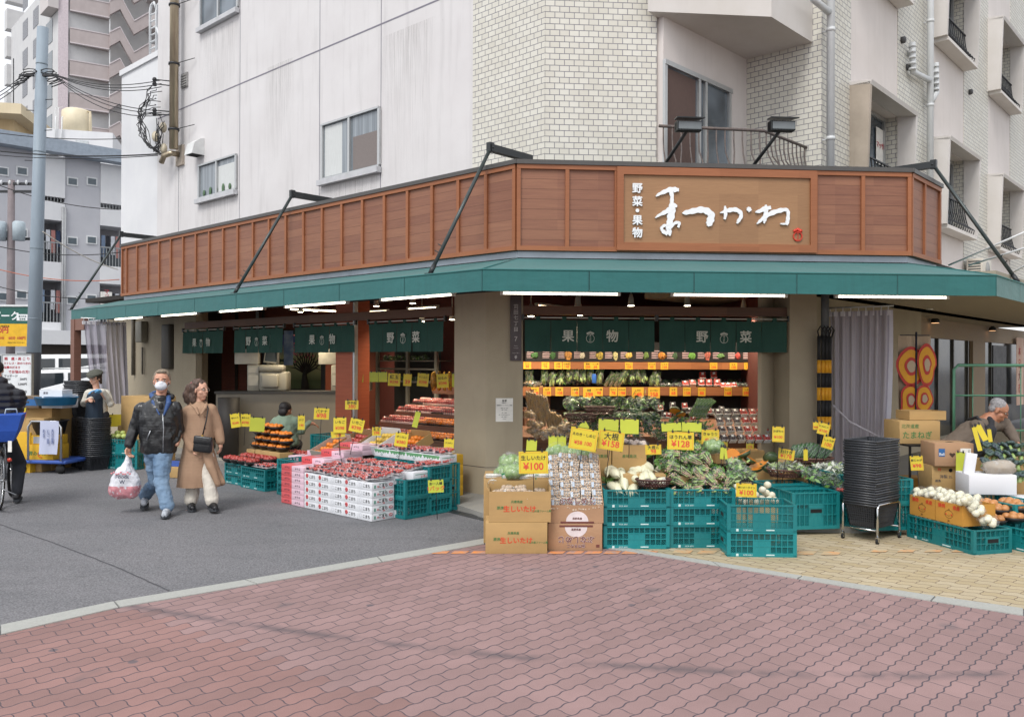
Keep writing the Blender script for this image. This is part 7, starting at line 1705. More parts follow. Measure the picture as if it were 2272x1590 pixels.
# goods on the lower shelf (between the boards)
sk='%s on the lower vegetable shelf, %s from the left'
def on_shelf(px,py,y,off=0): x,z=FF.hit(px,py,y); return FF.w(x,y,z+off)
grn=[leafm,leafd,film]
def tallbag(m):
    r=random.Random(21)
    for i in range(60):
        a=r.uniform(0,2*PI); q=r.uniform(0,.05); z=r.uniform(-.02,.13); c=Vector((q*math.cos(a),q*math.sin(a),z)); d=Vector((r.uniform(-.4,.4),r.uniform(-.4,.4),1)).normalized()*.045; e=Vector((r.uniform(-1,1),r.uniform(-1,1),0)).normalized()*.013
        m._add([c-d,c+e,c+d,c-e],[(0,1,2,3)],0 if i%3 else 1,True)
    m.ell((0,0,.05),(.065,.055,.12),10,8,2,lump=.3,seed=22)
for i,(px,py) in enumerate(((1208,845),(1225,848),(1243,845),(1262,838),(1278,835),(1292,840),(1310,838),(1330,842),(1382,842),(1400,838),(1415,836),(1428,840),(1447,848),(1458,848))):
    inst('greens_bag','tallbag',tallbag,grn if i%3 else [leafl,leafm,film],on_shelf(px,py,SY+.08),i*.7,'clear bag of greens, '+sk%('standing',ords[i]),'vegetable bag','bags of greens on the lower shelf',rot=(rnd.uniform(-.1,.3),rnd.uniform(-.35,.35),i))
def leekb(m):
    for i in range(7): m.tube([(-.02+.007*i,0,-.03),(-.02+.007*i+.02*math.sin(i),.0,.12),(-.03+.012*i,.0,.2)],[.007,.007,.008],5,0 if i%2 else 1)
    m.ell((0,0,.08),(.04,.03,.14),9,7,2,lump=.2,seed=1)
for i,px in enumerate((1172,1180,1345,1356,1366,1374)): inst('leek_bunch','leek',leekb,[M('leek_white','#c9cdb0',.4),leafm,film],on_shelf(px,852,SY+.1),0,'bagged bunch of leeks '+sk%('leaning',ords[i]),'leeks','leek bunches',rot=(.2,.5 if i>1 else -.1,0))
MB().box(-.03,.03,-.01,.01,0,.13,ch=.005).obj('blue_pack',M('pack_blue','#2c5aa8',.4),None,on_shelf(1318,850,SY-.01),TF,label='small blue printed pack leaning among the bagged greens',cat='pack')
def tompack(m):
    m.box(-.045,.045,-.03,.03,-.05,-.045,1)
    for i in range(9): m.ell((-.03+.03*(i%3),-.012,-.03+.03*(i//3)),.0175,9,6,0)
    m.box(-.047,.047,-.035,.03,-.05,.05,2); m.box(-.02,.012,-.037,-.0355,.0,.03,1)
for i,(px,py) in enumerate(((1555,848),(1572,848),(1590,848),(1558,832),(1583,831),(1520,852),(1536,850),(1604,856),(1616,856),(1628,855))):
    inst('tomato_pack','tomp',tompack,[tom,trayw,film],on_shelf(px,py,SY+.06+.04*(i in (3,4))),TF,'clear pack of small red tomatoes, '+sk%('set',ords[i]),'tomato pack','tomato packs on the lower shelf',rot=(-.2 if i<5 else -.9,0,TF))
dkb=[vmat('aubergine','#2f2530','#4c3a3f',9,.25),leafd,film]
for i,px in enumerate((1472,1484,1498,1508,1640,1652,1664,1678,1700,1706)): inst('vegetable_pack','bagleafk',bagleaf,dkb,on_shelf(px,857,SY+.06),i,'dark glossy vegetable pack '+sk%('lying',ords[i]),'vegetable pack','dark packs on the lower shelf',sc=.55)
# sloping bottom display
def slope(px,py,back=0):  # point on slope for a pixel: solve y
    best=None
    for k in range(40):
        y=SY-.6+k*.025; x,z=FF.hit(px,py,y); zs_=.66+(y-(SY-.6))*.32/.98
        if z<=zs_+.05: return FF.w(x,y,zs_+.06)
    return FF.w(x,y,zs_+.1)
def root(m):
    m.tube([(0,0,-.16),(0,-.002,-.1),(0,0,.06),(0,0,.14)],[.012,.02,.026,.016],8,0); m.tube([(.035,0,-.15),(.035,-.002,-.1),(.035,0,.06),(.035,0,.13)],[.012,.02,.026,.016],8,0); m.ell((.017,0,0),(.055,.035,.17),10,8,1,lump=.15,seed=6)
car=vmat('carrot_bag','#b8693a','#a98a68',14,.4); pot=vmat('potato_brown','#a58a60','#8a6f4b',8,.6)
for i,(px,py) in enumerate(((1172,890),(1184,893),(1197,897),(1208,901),(1188,915),(1200,925),(1215,930),(1228,935),(1240,942))): inst('root_bag','root',root,[car if i%3 else pot,film],AT(px,py,10.9+.02*i),0,'%s bag of brown burdock and carrots leaning at the left of the sloping display'%ords[i],'root vegetable bag','root vegetable bags',rot=(.35,-.25,.2))
for i,(px,py) in enumerate(((1175,925),(1180,945),(1195,950),(1205,965),(1225,960),(1240,965),(1250,955),(1262,950),(1190,968),(1215,972),(1180,960),(1255,970))): inst('potato_bag','gar2',garlic,[pot,film],AT(px,py,10.5),i,'%s clear bag of potatoes at the foot of the left display'%ords[i],'potato bag','potato bags',sc=1.25)
for i in range(16):
    px=1268+ (i%8)*26; py=900+(i//8)*34; inst('greens_bag','bagleaf3',bagleaf,[leafd,leafm,film],AT(px,py,11.0-.25*(i//8)),i*1.3,'dark bag of greens, %s in the sloping display behind the cards'%ords[i],'vegetable bag','dark greens in the sloping display',rot=(.7,.2*math.sin(i),i),sc=1.1)
for i,(px,py) in enumerate(((1398,925),(1412,915),(1425,925),(1440,930),(1418,940),(1432,950))): inst('cucumber_pack','cuke2',cuke,[cuk,film],AT(px,py,10.7),0,'%s glossy cucumber pack in the middle of the sloping display'%ords[i],'cucumber pack','cucumber packs in the sloping display',rot=(1.0,.2,.4+.2*i),sc=1.1)
for i,(px,py) in enumerate(((1498,912),(1510,922),(1495,932))): inst('pumpkin_half','pum',pumpkin,[pumk,pumo],AT(px,py,10.8),0,ords[i]+' squash on the sloping display by the asparagus','pumpkin','squashes on the slope',rot=(2.6,.3,i),sc=.9)
for i in range(5): inst('asparagus_bunch','leek2',leekb,[leafl,leafm,film],AT(1535+7*i,918,10.8),0,'%s glossy asparagus bunch leaning in the sloping display'%ords[i],'asparagus','asparagus bunches',rot=(.3,.45,0),sc=1.1)
for i in range(26):
    px=1262+(i%13)*25; inst('greens_bag','bagleaf4',bagleaf,[leafd if i%2 else leafm,leafd,film],AT(px,948+(i//13)*16-6*math.sin(i*2),10.75),i*1.9,'dark bag of greens, one of the low crowded rows of the sloping display','vegetable bag','low crowded greens on the slope',rot=(.6,.3*math.sin(i),i),sc=1.0)
for i in range(16):
    px=1465+i*9; inst('vegetable_pack','tomd%d'%(i%2),tompack,[dkb[0] if i%2 else tom,trayw,film],AT(px,905+7*math.sin(i*1.7)+(i%3)*9,11.3),TF,'small dark pack in the crowded back row of the sloping display','vegetable pack','small packs at the back of the slope',rot=(-.5,.2*math.sin(i),TF),sc=.8)
for i in range(22):
    px=1180+i*24.5; inst('greens_bag','bagleafk2' if i%3 else 'bagd',bagleaf,dkb if i%3 else [leafm,leafd,film],on_shelf(px,852,SY+.2),i,'dim bag at the back of the lower vegetable shelf','vegetable bag','bags at the back of the lower shelf',sc=.85)
k=0
for r_ in range(4):
    for c_ in range(6):
        px=1592+c_*19+ (3-r_)*4.5; py=972-r_*19.0; 
        if px>1712: continue
        red=c_>=3; inst('tomato_pack','tomq'+('r' if red else 'd'),tompack,[tom if red else dkb[0],trayw,film],AT(px,py,10.55+.17*r_),TF,'%s pack of %s in row %d of the sloping tomato display'%(ords[c_],'red tomatoes' if red else 'dark cherry tomatoes',r_+1),'tomato pack','tomato packs on the slope',rot=(-.75,0,TF+.1),sc=1.0)
t=carton(FF.w(FF.hit(1590,985,FF.loc(Vector((2.6,10.45)))[1])[0],FF.loc(Vector((2.6,10.45)))[1],.42),TF,.62,.3,.16,'long cardboard tray under the tomato packs'); 
for i in range(3): card(1540+i*58,1556+i*58,975+4*i,987+4*i,10.3,'','%d'%(138+20*i),'small dim yellow tag %s on the cardboard under the tomato packs'%ords[i],border=False)
for i,(px,py,Y) in enumerate(((1290,935,10.4),(1365,945,10.3),(1330,918,10.7))): p=AT(px,py,Y); wicker('wicker_basket','%s dark plastic basket in the sloping display'%ords[i],p,.2,.14,.09)
# ---------------------------------------------------------------- far right: cartons, onions, broccoli, rack
fr=G(2008,1195); rz=R(-8); 
q0_=G(2012,1190); q1_=G(2160,1232); th8=math.atan2(q1_.y-q0_.y,q1_.x-q0_.x); RB=Frame(q0_.x,q0_.y,th8)
crate(RB.w(0,0,Z0),th8,.215,'teal crate carrying the two onion cartons at the right',w=(q1_-q0_).length,d=.42)
q2_=G(2190,1206); crate(Vector((q2_.x,q2_.y+.05,Z0)),th8+.05,.2,'teal crate under the black bowls of brown onions at the right edge',w=.62,d=.42)
def onioncarton(x,lb):
    t=carton(RB.w(x,.03,Z0+.218),th8,.325,.36,.19,lb,kor,open_=True); text('静岡',(.075,-.001,.15),.042,rin,t,.03); text('県産',(.25,-.001,.15),.042,rin,t,.03); text('JA',(.16,-.001,.025),.026,M('ink_dark_brown','#4c3018'),t,.012)
    m=MB(); P=[(.162+.05*math.cos(a*.5236),-.001,.085+.036*math.sin(a*.5236)) for a in range(13)]; m.tube(P,.0016,4).tube([(.15,-.001,.121),(.162,-.001,.135),(.174,-.001,.121)],.0016,4).tube([(.145,-.001,.075),(.162,-.001,.068),(.179,-.001,.075)],.0014,4); m.obj('onion_drawing',M('ink_dark_brown','#4c3018'),t)
    m=MB()
    for s in (-1,1): m.cyl((.162+s*.033,-.002,.082),.009,.0015,8,axis='y')
    m.obj('cheek_print',rin,t); return t
onioncarton(.005,'left ochre carton of bagged white onions on the right hand teal crate'); onioncarton(.338,'right ochre carton of bagged white onions on the right hand teal crate')
def onb(m):
    for i in range(7): m.ell((.042*math.cos(i*1.05),.042*math.sin(i*1.05),.02*(i%3)),(.034,.034,.032),9,7,0,lump=.15)
    m.ell((0,0,.02),(.095,.09,.06),12,8,1,lump=.35,seed=4)
for i in range(9):
    x=.06+.085*(i%8) if i<7 else .6; inst('onion_bag','onb',onb,[onio,film],RB.w(.07+.075*i,.10+.1*(i%2),Z0+.218+.19+.02*(i%2)),i,'%s clear bag of white onions on the ochre cartons'%ords[i],'onion bag','bags of white onions')
for i in range(3): inst('onion_bag','onb',onb,[onio,film],RB.w(.66+.05*i,.05+.08*i,Z0+.40-.09*i+.04),i,'%s bag of white onions spilling down the right side of the cartons'%ords[i],'onion bag','onion bags spilling over')
def bowlo(m): bowl(m,.12,6,0,1,.04)
for i,(px,py,z) in enumerate(((2205,1165,.2),(2248,1160,.2),(2215,1142,.32),(2262,1138,.32),(2190,1130,.34),(2240,1128,.36))):
    p=AT(px,py-8,7.75+.12*(i//2)); inst('onion_bowl','bowlo',bowlo,[trayk,onib],p-Vector((0,0,.03)),i,'black bowl of brown onions, %s on the crate at the right edge'%ords[i],'onion bowl','bowls of brown onions')
crate(AT(2140,1140,8.35)*1.0-Vector((0,0,AT(2140,1140,8.35).z-Z0)),th8,.37,'teal crate behind the onion cartons under the foam box',w=.6,d=.4)
fo=M('polystyrene','#dcdde2',.8,.03,90,.1,200)
p=AT(2150,1097,8.3); t=thing('foam_box','white polystyrene box with paper wrapped greens behind the onions','foam box',p,R(-4)); MB().cbox(0,.46,0,.30,0,.20,0,.008).obj('box_body',fo,t); m=MB(); m.X=Matrix.Translation((-.0,.12,.2))@Matrix.Rotation(.15,4,'Y'); m.cbox(0,.11,0,.03,0,.21,0,.005); m.obj('leaning_lid',fo,t)
p=AT(2243,1140,8.2); t=thing('foam_box','second white polystyrene box cut off by the right edge','foam box',p,R(-4)); MB().cbox(0,.4,0,.3,0,.15,0,.008).obj('box_body',fo,t)
inst('paper_parcel','parc',lambda m:m.ell((0,0,0),(.17,.1,.07),14,9,0,lump=.4,seed=3) and m.ell((0,0,0),(.18,.11,.085),14,9,1,lump=.4,seed=3),[M('paper_brown','#a59a8c',.8),film],AT(2215,1036,8.4),0,'crumpled brown paper parcel under film in the foam box','parcel')
def brocm(m):
    r=random.Random(3)
    for i in range(26): a=r.uniform(0,2*PI); q=r.uniform(0,.055); m.ell((q*math.cos(a),q*math.sin(a),.035*math.cos(q*20)+.01),(.02,.02,.017),7,5,0,lump=.5,seed=i)
    m.cyl((0,0,-.05),.022,.06,8,1)
bi=0
for row,(py,Y) in enumerate(((1030,8.5),(1010,8.65),(992,8.8))):
    for i in range(6):
        px=2185+i*18+(row*7)%13; inst('broccoli_head','broc',brocm,[brocc if (i+row)%3 else purp,leafl],AT(px,py+((i*5)%7)-2,Y),i,'%s broccoli head in the %s row of the heap in front of the bending man'%(ords[i],('front','middle','back')[row]),'broccoli','broccoli heads',rot=(.5+.3*math.sin(i),.3*math.cos(i*2),i))
for i in range(3): inst('broccoli_head','broc',brocm,[brocc,leafl],AT(2252+i*10,1062-i*3,8.45),i,'%s broccoli head low at the right edge beside the foam box'%ords[i],'broccoli','broccoli heads at the edge')
p=AT(2170,1065,8.75); carton(Vector((p.x-.05,p.y,FLZ)),R(-4),1.0,.4,.62,'wide cardboard box supporting the broccoli heap')
# stack of printed cartons
def stack3():
    for i,(px0,px1,py,h,lb,mat,Y) in enumerate(((2068,2148,1110,.255,'lowest brown carton printed in red at the right of the card 新じゃが',kraft,8.75),(2068,2148,1053,.255,'middle brown carton printed in red with a lime card in front',kraft,8.75),(2074,2158,991,.24,'top brown fruit carton with a blue badge and a handwritten note',kraft2,8.7))):
        x0=AT(px0,py,Y).x; x1=AT(px1,py,Y).x; z=[.1,.36,.617][i]
        if i==0: crate(Vector((x0,Y,FLZ-.0)),0,.04,'flat teal tray under the stack of printed cartons',w=x1-x0,d=.3,mark=False)
        t=carton(Vector((x0,Y+.0,z)),R(-3),x1-x0,.34,h,lb,mat)
        w_=x1-x0
        if i<2:
            text('特',(w_*.2,-.001,h*.84),.035,rin,t,.02); text('選',(w_*.78,-.001,h*.84),.035,rin,t,.02); text('洋梨 2L',(w_*.38,-.001,h*.55),.04,M('ink_grey','#4c4c50'),t,.008); text('福島',(w_*.16,-.001,h*.38),.03,M('ink_grey','#4c4c50'),t,.008); MB().cyl((w_*.5,-.002,h*.82),.02,.002,12,axis='y').obj('hand_hole',M('void_black','#151517'),t)
        else:
            MB().box(w_*.10,w_*.26,-.002,-.0005,h*.42,h*.76,ch=0).obj('blue_badge',M('badge_blue','#2a5f96',.5),t); text('Bali',(w_*.18,-.003,h*.52),.04,wht,t,.02); MB().box(w_*.66,w_*.93,-.002,-.0005,h*.28,h*.78).obj('note_paper',M('paper_white','#e4e2dc'),t)
            text('ブロッコリー',(w_*.87,-.003,h*.54),.017,inkk,t,.008,vert=True,space=.8); text('よもぎ',(w_*.76,-.003,h*.42),.015,inkk,t,.008,vert=True,space=.8)
            MB().prism([(w_*.45,h*.38),(w_*.53,h*.52),(w_*.51,h*.58),(w_*.47,h*.57),(w_*.45,h*.54),(w_*.43,h*.57),(w_*.39,h*.58),(w_*.37,h*.52)],'y',-.002,-.0005).obj('heart_hole',M('hole_dark','#4c3a30',.9),t); MB().box(w_*.42,w_*.6,.1,.14,h,h+.001).obj('hand_hole',M('void_black','#151517'),t)
stack3()
card(2122,2140,1003,1048,8.6,'','','lime card seen from behind on the middle printed carton',blank=True,roll=2,stem=.3)
for i,(a,b2,c,d,r_) in enumerate(((2163,2172,945,1000,-12),(2172,2184,940,978,-25),(2192,2200,950,980,-5))): card(a,b2,c,d,8.55,'','','%s narrow yellow card seen edge on beside the bending man'%ords[i],blank=True,mat=cyel,roll=r_)
# black rack, long onion carton, flags
p=AT(2018,1110,9.1); t=thing('wire_rack','black steel rack table behind the 新じゃが card','rack',(p.x,p.y,0),R(5)); m=MB()
for x in (0,.42):
    for y in (0,.35): m.box(x,x+.02,y,y+.02,FLZ,.78)
m.obj('leg',stm,t); MB().box(-.02,.46,-.02,.39,.78,.80).box(0,.44,0,.37,.22,.235).obj('shelf_top',stm,t)
p=AT(1996,990,9.2); t=carton(Vector((p.x,p.y,.80)),R(3),.46,.35,.25,'long cardboard box with green lettering たまねぎ on the black rack'); text('北海道産',(.12,-.001,.19),.05,gin,t,.012); text('たまねぎ',(.2,-.001,.09),.085,gin,t,.022)
p=AT(2018,943,9.3); carton(Vector((p.x,p.y,1.055)),R(3),.42,.3,.10,'flat open cardboard tray on top of the long たまねぎ box',kraft,open_=True)
p=AT(2010,1100,9.6); carton(Vector((p.x,p.y,FLZ)),R(3),.3,.3,.3,'small ochre box on the floor below the black rack',kor)
# advertising flag (generic bold flame coloured characters)
q=AT(1996,745,10.4); fg=thing('advertising_flag','tall cream advertising flag with fat yellow and red lettering behind the onion box','flag',(q.x,q.y,0),R(12))
zt_=AT(2000,745,10.4).z; zb3=AT(2000,955,10.4).z
m=MB(); N=14; W=.42
for i in range(N):
    for k in range(6):
        def pt(u,v): return (u*W,.03*math.sin(u*9+v*2),zb3+(zt_-zb3)*v)
        a=pt(i/N,k/6); b2=pt((i+1)/N,k/6); c=pt((i+1)/N,(k+1)/6); d=pt(i/N,(k+1)/6); m._add([a,b2,c,d],[(0,1,2,3)],0,True)
m.obj('flag_cloth',M('flag_cream','#b8a48c',.8,.1,3),fg); MB().tube([(W*.45,-.05,.8),(W*.47,-.05,zt_+.05)],.012,6).tube([(0,-.01,zt_+.01),(W,-.01,zt_+.01)],.006,5).obj('flag_pole',M('pole_navy','#2b3142',.5),fg)
fy=M('flag_yellow','#d9981a',.6); frd=M('flag_red','#b8322a',.6)
for i,(xc_,zc_,rx_,rz_,yo) in enumerate(((W*.3,zt_-.38,.19,.25,0),(W*.78,zt_-.36,.13,.27,-.03),(W*.3,zt_-.80,.15,.2,0),(W*.7,zt_-.78,.13,.17,-.03))):
    for r_,mt,o in ((1.0,frd,-.045),(.84,fy,-.049),(.46,frd,-.053),(.30,M('flag_cream','#b8a48c'),-.057)):
        m=MB(); P=[(xc_+rx_*r_*math.cos(a*PI/12)*(1+.12*math.sin(a*.7+i)),zc_+rz_*r_*math.sin(a*PI/12)) for a in range(24)]
        if i==2 and r_>.8: P=P[:13]+[(xc_-rx_*r_,zc_-.42*r_),(xc_-rx_*r_*.3,zc_-.42*r_)]+P[19:]
        m.prism(P,'y',o+yo,o+yo+.002); m.obj('lettering_blob',mt,fg)
MB().prism([(-.02,zb3+.05),(W*.9,zb3+.05),(W*.75,zb3+.22),(W*.55,zb3+.16),(W*.3,zb3+.30),(W*.12,zb3+.2),(-.02,zb3+.28)],'y',-.046,-.044).obj('flame_print',frd,fg); MB().prism([(-.02,zb3+.02),(W*.9,zb3+.02),(W*.6,zb3+.12),(W*.3,zb3+.18),(-.02,zb3+.14)],'y',-.049,-.047).obj('flame_print',fy,fg)
# green roll cage
gm=M('cage_green','#4f7f66',.4,.1,5,metal=.2)
q=AT(2116,960,9.5); cg=thing('roll_cage','green tubular steel roll cage trolley behind the bending man','roll cage',(q.x,q.y,0),R(2)); zt_=AT(2116,810,9.5).z; W=1.3
m=MB().tube([(0,0,.2),(0,0,zt_-.05),(.05,0,zt_),(W,0,zt_)],.018,8).tube([(W,0,zt_),(W,0,.2)],.018,8); m.obj('tube_frame',gm,cg)
m=MB()
for py in (877,955): z=AT(2116,py,9.5).z; m.tube([(0,0,z),(W,0,z)],.012,6)
for x in (.22,.78): m.tube([(x,0,.5),(x,0,zt_)],.006,5)
m.tube([(0,0,.4),(W,0,.4)],.012,6); m.obj('rail',gm,cg)
MB().box(0,W,0,.7,.17,.2).obj('base_plate',gm,cg)
for x in (.05,W-.05):
    for y in (.05,.65): MB().cyl((x,y-.015,.08),.08,.03,14,axis='y').obj('wheel',tyre,cg)
# air conditioner unit and white struts at the far right
q=RR.hit(2190,605,-.35); t=thing('air_conditioner','pale outdoor air conditioner unit above the awning at the right','air conditioner',RR.w(q[0],-.35,q[1]-.16),TR); MB().box(-.35,.35,0,.28,0,.42,ch=.01).obj('unit_body',M('ac_cream','#c3bdb0',.5,.05,5),t)
m=MB()
for i in range(7):
    m.box(-.352,-.3515,.03,.25,.05+.05*i,.075+.05*i)
m.obj('side_slot',M('slot_dark','#4a4a48',.7),t); MB().cyl((.05,-.004,.21),.17,.004,24,axis='y').obj('fan_grille',M('fan_grey','#8b8b88',.6,.3,40),t)
MB().box(q[0]-3.5,q[0]+4,-.5,.0,q[1]-.30,q[1]-.17).obj('ledge',slabm,None,RR.w(0,0),TR,label='pale concrete ledge carrying the air conditioner above the right awning',cat='ledge')
# ---------------------------------------------------------------- people
def remesh(parts,vox=.008,smooth=4,disp=None,seed=0):
    """parts: ('t',pts,radii) tapered limb or ('e',centre,radii[,rot]) ; joined into one continuous skin"""
    m=MB()
    for p in parts:
        if p[0]=='t':
            m.tube(p[1],p[2],12,0)
            for c,r in zip(p[1],p[2]): m.ell(c,r*.995,12,8)
        elif p[0]=='s':   # stacked elliptical sections (centre, rx, ry)
            S=p[1]
            for a,b in zip(S,S[1:]):
                n=max(1,int((a[0]-b[0]).length/.010))
                for i in range(n+1):
                    f=i/n; m.ell(a[0].lerp(b[0],f),(a[1]+(b[1]-a[1])*f,a[2]+(b[2]-a[2])*f,.045),20,8)
        else: m.ell(p[1],p[2],18,12,0,p[3] if len(p)>3 else None)
    me=m.mesh('tmp',[M('paper_white','#e4e2dc')]); o=bpy.data.objects.new('tmp',me); COL.objects.link(o)
    r=o.modifiers.new('r','REMESH'); r.mode='VOXEL'; r.voxel_size=vox; r.use_smooth_shade=True
    if smooth: s=o.modifiers.new('s','SMOOTH'); s.iterations=smooth; s.factor=.5
    dg=bpy.context.evaluated_depsgraph_get(); out=bpy.data.meshes.new_from_object(o.evaluated_get(dg)); bpy.data.objects.remove(o)
    if disp:
        vs=[(v.co.copy(),v.normal.copy()) for v in out.vertices]
        for v,(c,n) in zip(out.vertices,vs): v.co=c+n*disp(c)
    out.materials.clear(); return out
def skinobj(name,parts,mat,parent,vox=.008,smooth=4,disp=None,label=None):
    me=remesh(parts,vox,smooth,disp); me.name=name; me.materials.append(mat); o=link(name,me,parent)
    for p in me.polygons: p.use_smooth=True
    if label: o['label']=label
    return o
skin=M('skin','#c9967d',.5,.08,6,.1,120); skind=M('skin_tan','#a8745a',.5,.08,6)
def V(*a): return Vector(a)
def headparts(c,f,s=1.0,tilt=V(0,0,1)):
    """c: head centre, f: unit facing direction"""
    f=f.normalized(); u=tilt.normalized(); r=f.cross(u).normalized(); u=r.cross(f).normalized()
    rot=Matrix((r,f,u)).transposed()
    P=lambda x,y,z: c+(r*x+f*y+u*z)*s
    e=lambda p,rr: ('e',p,tuple(q*s for q in rr),rot)
    L_=[e(P(0,-.008,.035),(.074,.092,.085)),e(P(0,.022,-.03),(.058,.066,.075)),e(P(0,.045,-.088),(.030,.030,.024)),
     e(P(0,.088,.012),(.009,.014,.022)),e(P(0,.098,-.008),(.015,.014,.011)),e(P(0,.082,-.045),(.024,.012,.007)),e(P(0,.081,-.055),(.021,.012,.007)),
     e(P(.034,.070,.034),(.022,.010,.008)),e(P(-.034,.070,.034),(.022,.010,.008)),e(P(.042,.050,-.02),(.022,.022,.022)),e(P(-.042,.050,-.02),(.022,.022,.022)),
     e(P(.077,-.005,-.002),(.007,.018,.030)),e(P(-.077,-.005,-.002),(.007,.018,.030))]
    return L_,P,rot
def eyes(P,rot,t,s=1.0):
    for x in (.031,-.031):
        m=MB().ell(P(x,.072,.016),(.014*s,.010*s,.008*s),10,7,0,rot); m.obj('eye',M('eye_white','#c9c2ba',.3),t)
        m=MB().ell(P(x,.0805,.016),(.006*s,.004*s,.0065*s),8,6,0,rot); m.obj('iris',M('iris_dark','#1d1512',.2),t)
        m=MB().ell(P(x,.080,.036),(.020*s,.006*s,.004*s),8,6,0,rot); m.obj('eyebrow',M('brow_dark','#3a302b',.8),t)
def hand(w,d,pn,curl=.6,s=1.0,side=1):
    """w wrist point, d direction of the hand, pn palm normal (fingers curl towards it)"""
    d=d.normalized(); pn=(pn-d*pn.dot(d)).normalized(); a=d.cross(pn)*side; out=[]
    out.append(('t',[w,w+d*.035*s],[.024*s,.026*s]))
    for i in range(4):
        b_=w+d*.05*s+a*(.027-.018*i)*s; l=(.038,.042,.040,.032)[i]*s; out.append(('t',[w+d*.02*s+a*(.02-.013*i)*s,b_],[.014*s,.011*s]))
        p=b_; dd=d.copy(); pts=[b_]; 
        for k in range(3): ang=curl*(.7+.3*k); dd=(dd*math.cos(ang)+pn*math.sin(ang)).normalized(); pn_=pn; p=p+dd*l*(1,.72,.55)[k]; pts.append(p)
        out.append(('t',pts,[.0095*s,.009*s,.0085*s,.0075*s]))
    b_=w+d*.015*s+a*.024*s; out.append(('t',[b_,b_+(d*.6+a*.8+pn*.2)*.03*s,b_+(d*1.0+a*.75+pn*.6)*.052*s],[.0125*s,.011*s,.009*s]))
    return out
def cl(p,a,b_,r): pass
def folds(a=.006,fx=16,fz=9,sd=0): return lambda c: a*noise.noise(Vector((c.x*fx+sd,c.y*fx,c.z*fz)))+a*.5*noise.noise(Vector((c.x*fx*2.3+sd,c.y*fx*2.3,c.z*fz*2.3)))
def shoe(an,d,mat,sole,t,l=.26,nm='shoe',toe=0):
    d=d.normalized(); z0=an.z; s=Vector((-d.y,d.x,0))
    b_=V(an.x,an.y,an.z)
    P=[('t',[b_+V(0,0,.0),b_-V(0,0,.05)-d*.02],[.042,.046]),('t',[b_-V(0,0,.055)-d*.03,b_-V(0,0,.055)+d*.08,b_-V(0,0,.068)+d*(l-.09)],[.040,.042,.034])]
    o=skinobj(nm,P,mat,t,.007,3)
    m=MB(); 
    pts=[(-.07,-.028),(-.07,.028),(.06,.044),(l-.09,.042),(l-.055,.0),(l-.09,-.042),(.06,-.044)]
    zb=b_.z-.106; zt_=zb+.03
    m._add([(b_+d*x+s*y).to_tuple()[:2]+(zb+toe*max(0,x),) for x,y in pts]+[(b_+d*x+s*y).to_tuple()[:2]+(zt_+toe*max(0,x),) for x,y in pts],[tuple(range(7))[::-1],tuple(range(7,14))]+[(i,(i+1)%7,7+(i+1)%7,7+i) for i in range(7)]); m.obj('sole',sole,o)
    return o
def zz_(py,Y): return CH-(py-800)/F_PX*Y+0.0
# -- man in the black leather jacket
Ym=9.25; p=AT(345,1000,Ym); man=thing('person','man in a black leather jacket, blue jeans and white face mask carrying a plastic bag','person',(p.x,Ym,0))
def mp_(px,py,dy=0): q=AT(px,py,Ym+dy); return V(q.x-p.x,dy,q.z)
hc=mp_(359,847); fdir=V(.28,-.96,-.02)
hp,P,rot=headparts(hc,fdir,1.08)
nk=mp_(356,880); shL=mp_(312,908); shR=mp_(392,906,.02); elL=mp_(298,952,.02); wrL=mp_(286,992,-.03); elR=mp_(399,955,.1); wrR=mp_(392,985,.0)
hipA=mp_(362,1003,-.02); knA=mp_(358,1068,-.12); anA=mp_(371,1132,-.20); hipB=mp_(340,1003,.03); knB=mp_(346,1068,.10); anB=mp_(322,1112,.30)
anA.z=.115; anB.z=.15
chest=mp_(352,930); belly=mp_(352,985)
body=hp+[('t',[hc+V(0,.02,-.06),nk],[.055,.055]),('t',[shL+V(.03,0,0),shR-V(.03,0,0)],[.05,.05]),('s',[(nk,.06,.06),(chest,.13,.09),(belly,.13,.09),((hipA+hipB)/2,.13,.09)]),
 ('t',[shL,elL,wrL],[.05,.04,.028]),('t',[shR,elR,wrR],[.05,.04,.028]),('t',[hipA,knA,anA],[.085,.058,.04]),('t',[hipB,knB,anB],[.085,.058,.04])]+hand(wrL,V(-.1,-.1,-1),V(.9,-.3,0),.95,1.05,1)
skinobj('body',body,skin,man,.0065,2)
eyes(P,rot,man,1.08)
hairg=M('hair_grey','#6b625a',.7,.25,60,.5,160,stretch=(1,1,1),col2='#9a8a74')
skinobj('hair',[('e',P(0,-.025,.058),(.088,.092,.080),rot),('e',P(0,-.055,.0),(.078,.055,.07),rot),('e',P(0,.045,.105),(.055,.03,.022),rot),('t',[P(.078,-.01,.05),P(.080,.0,.02)],[.012,.010]),('t',[P(-.078,-.01,.05),P(-.080,.0,.02)],[.012,.010])],hairg,man,.007,2,folds(.006,60,60))
maskm=M('mask_white','#dfe3ea',.7,.03,30,.3,60,stretch=(1,1,4))
skinobj('face_mask',[('e',P(0,.062,-.036),(.063,.052,.052),rot),('e',P(0,.088,-.012),(.03,.025,.03),rot)],maskm,man,.006,3)
m=MB()
for s in (1,-1): m.tube([P(.055*s,.06,-.012),P(.078*s,.0,.004)],.002,4).tube([P(.052*s,.05,-.06),P(.078*s,.0,-.02)],.002,4)
m.obj('mask_loop',maskm,man)
lea=M('black_leather','#17181a',.32,.25,9,.5,26,spec=.7)
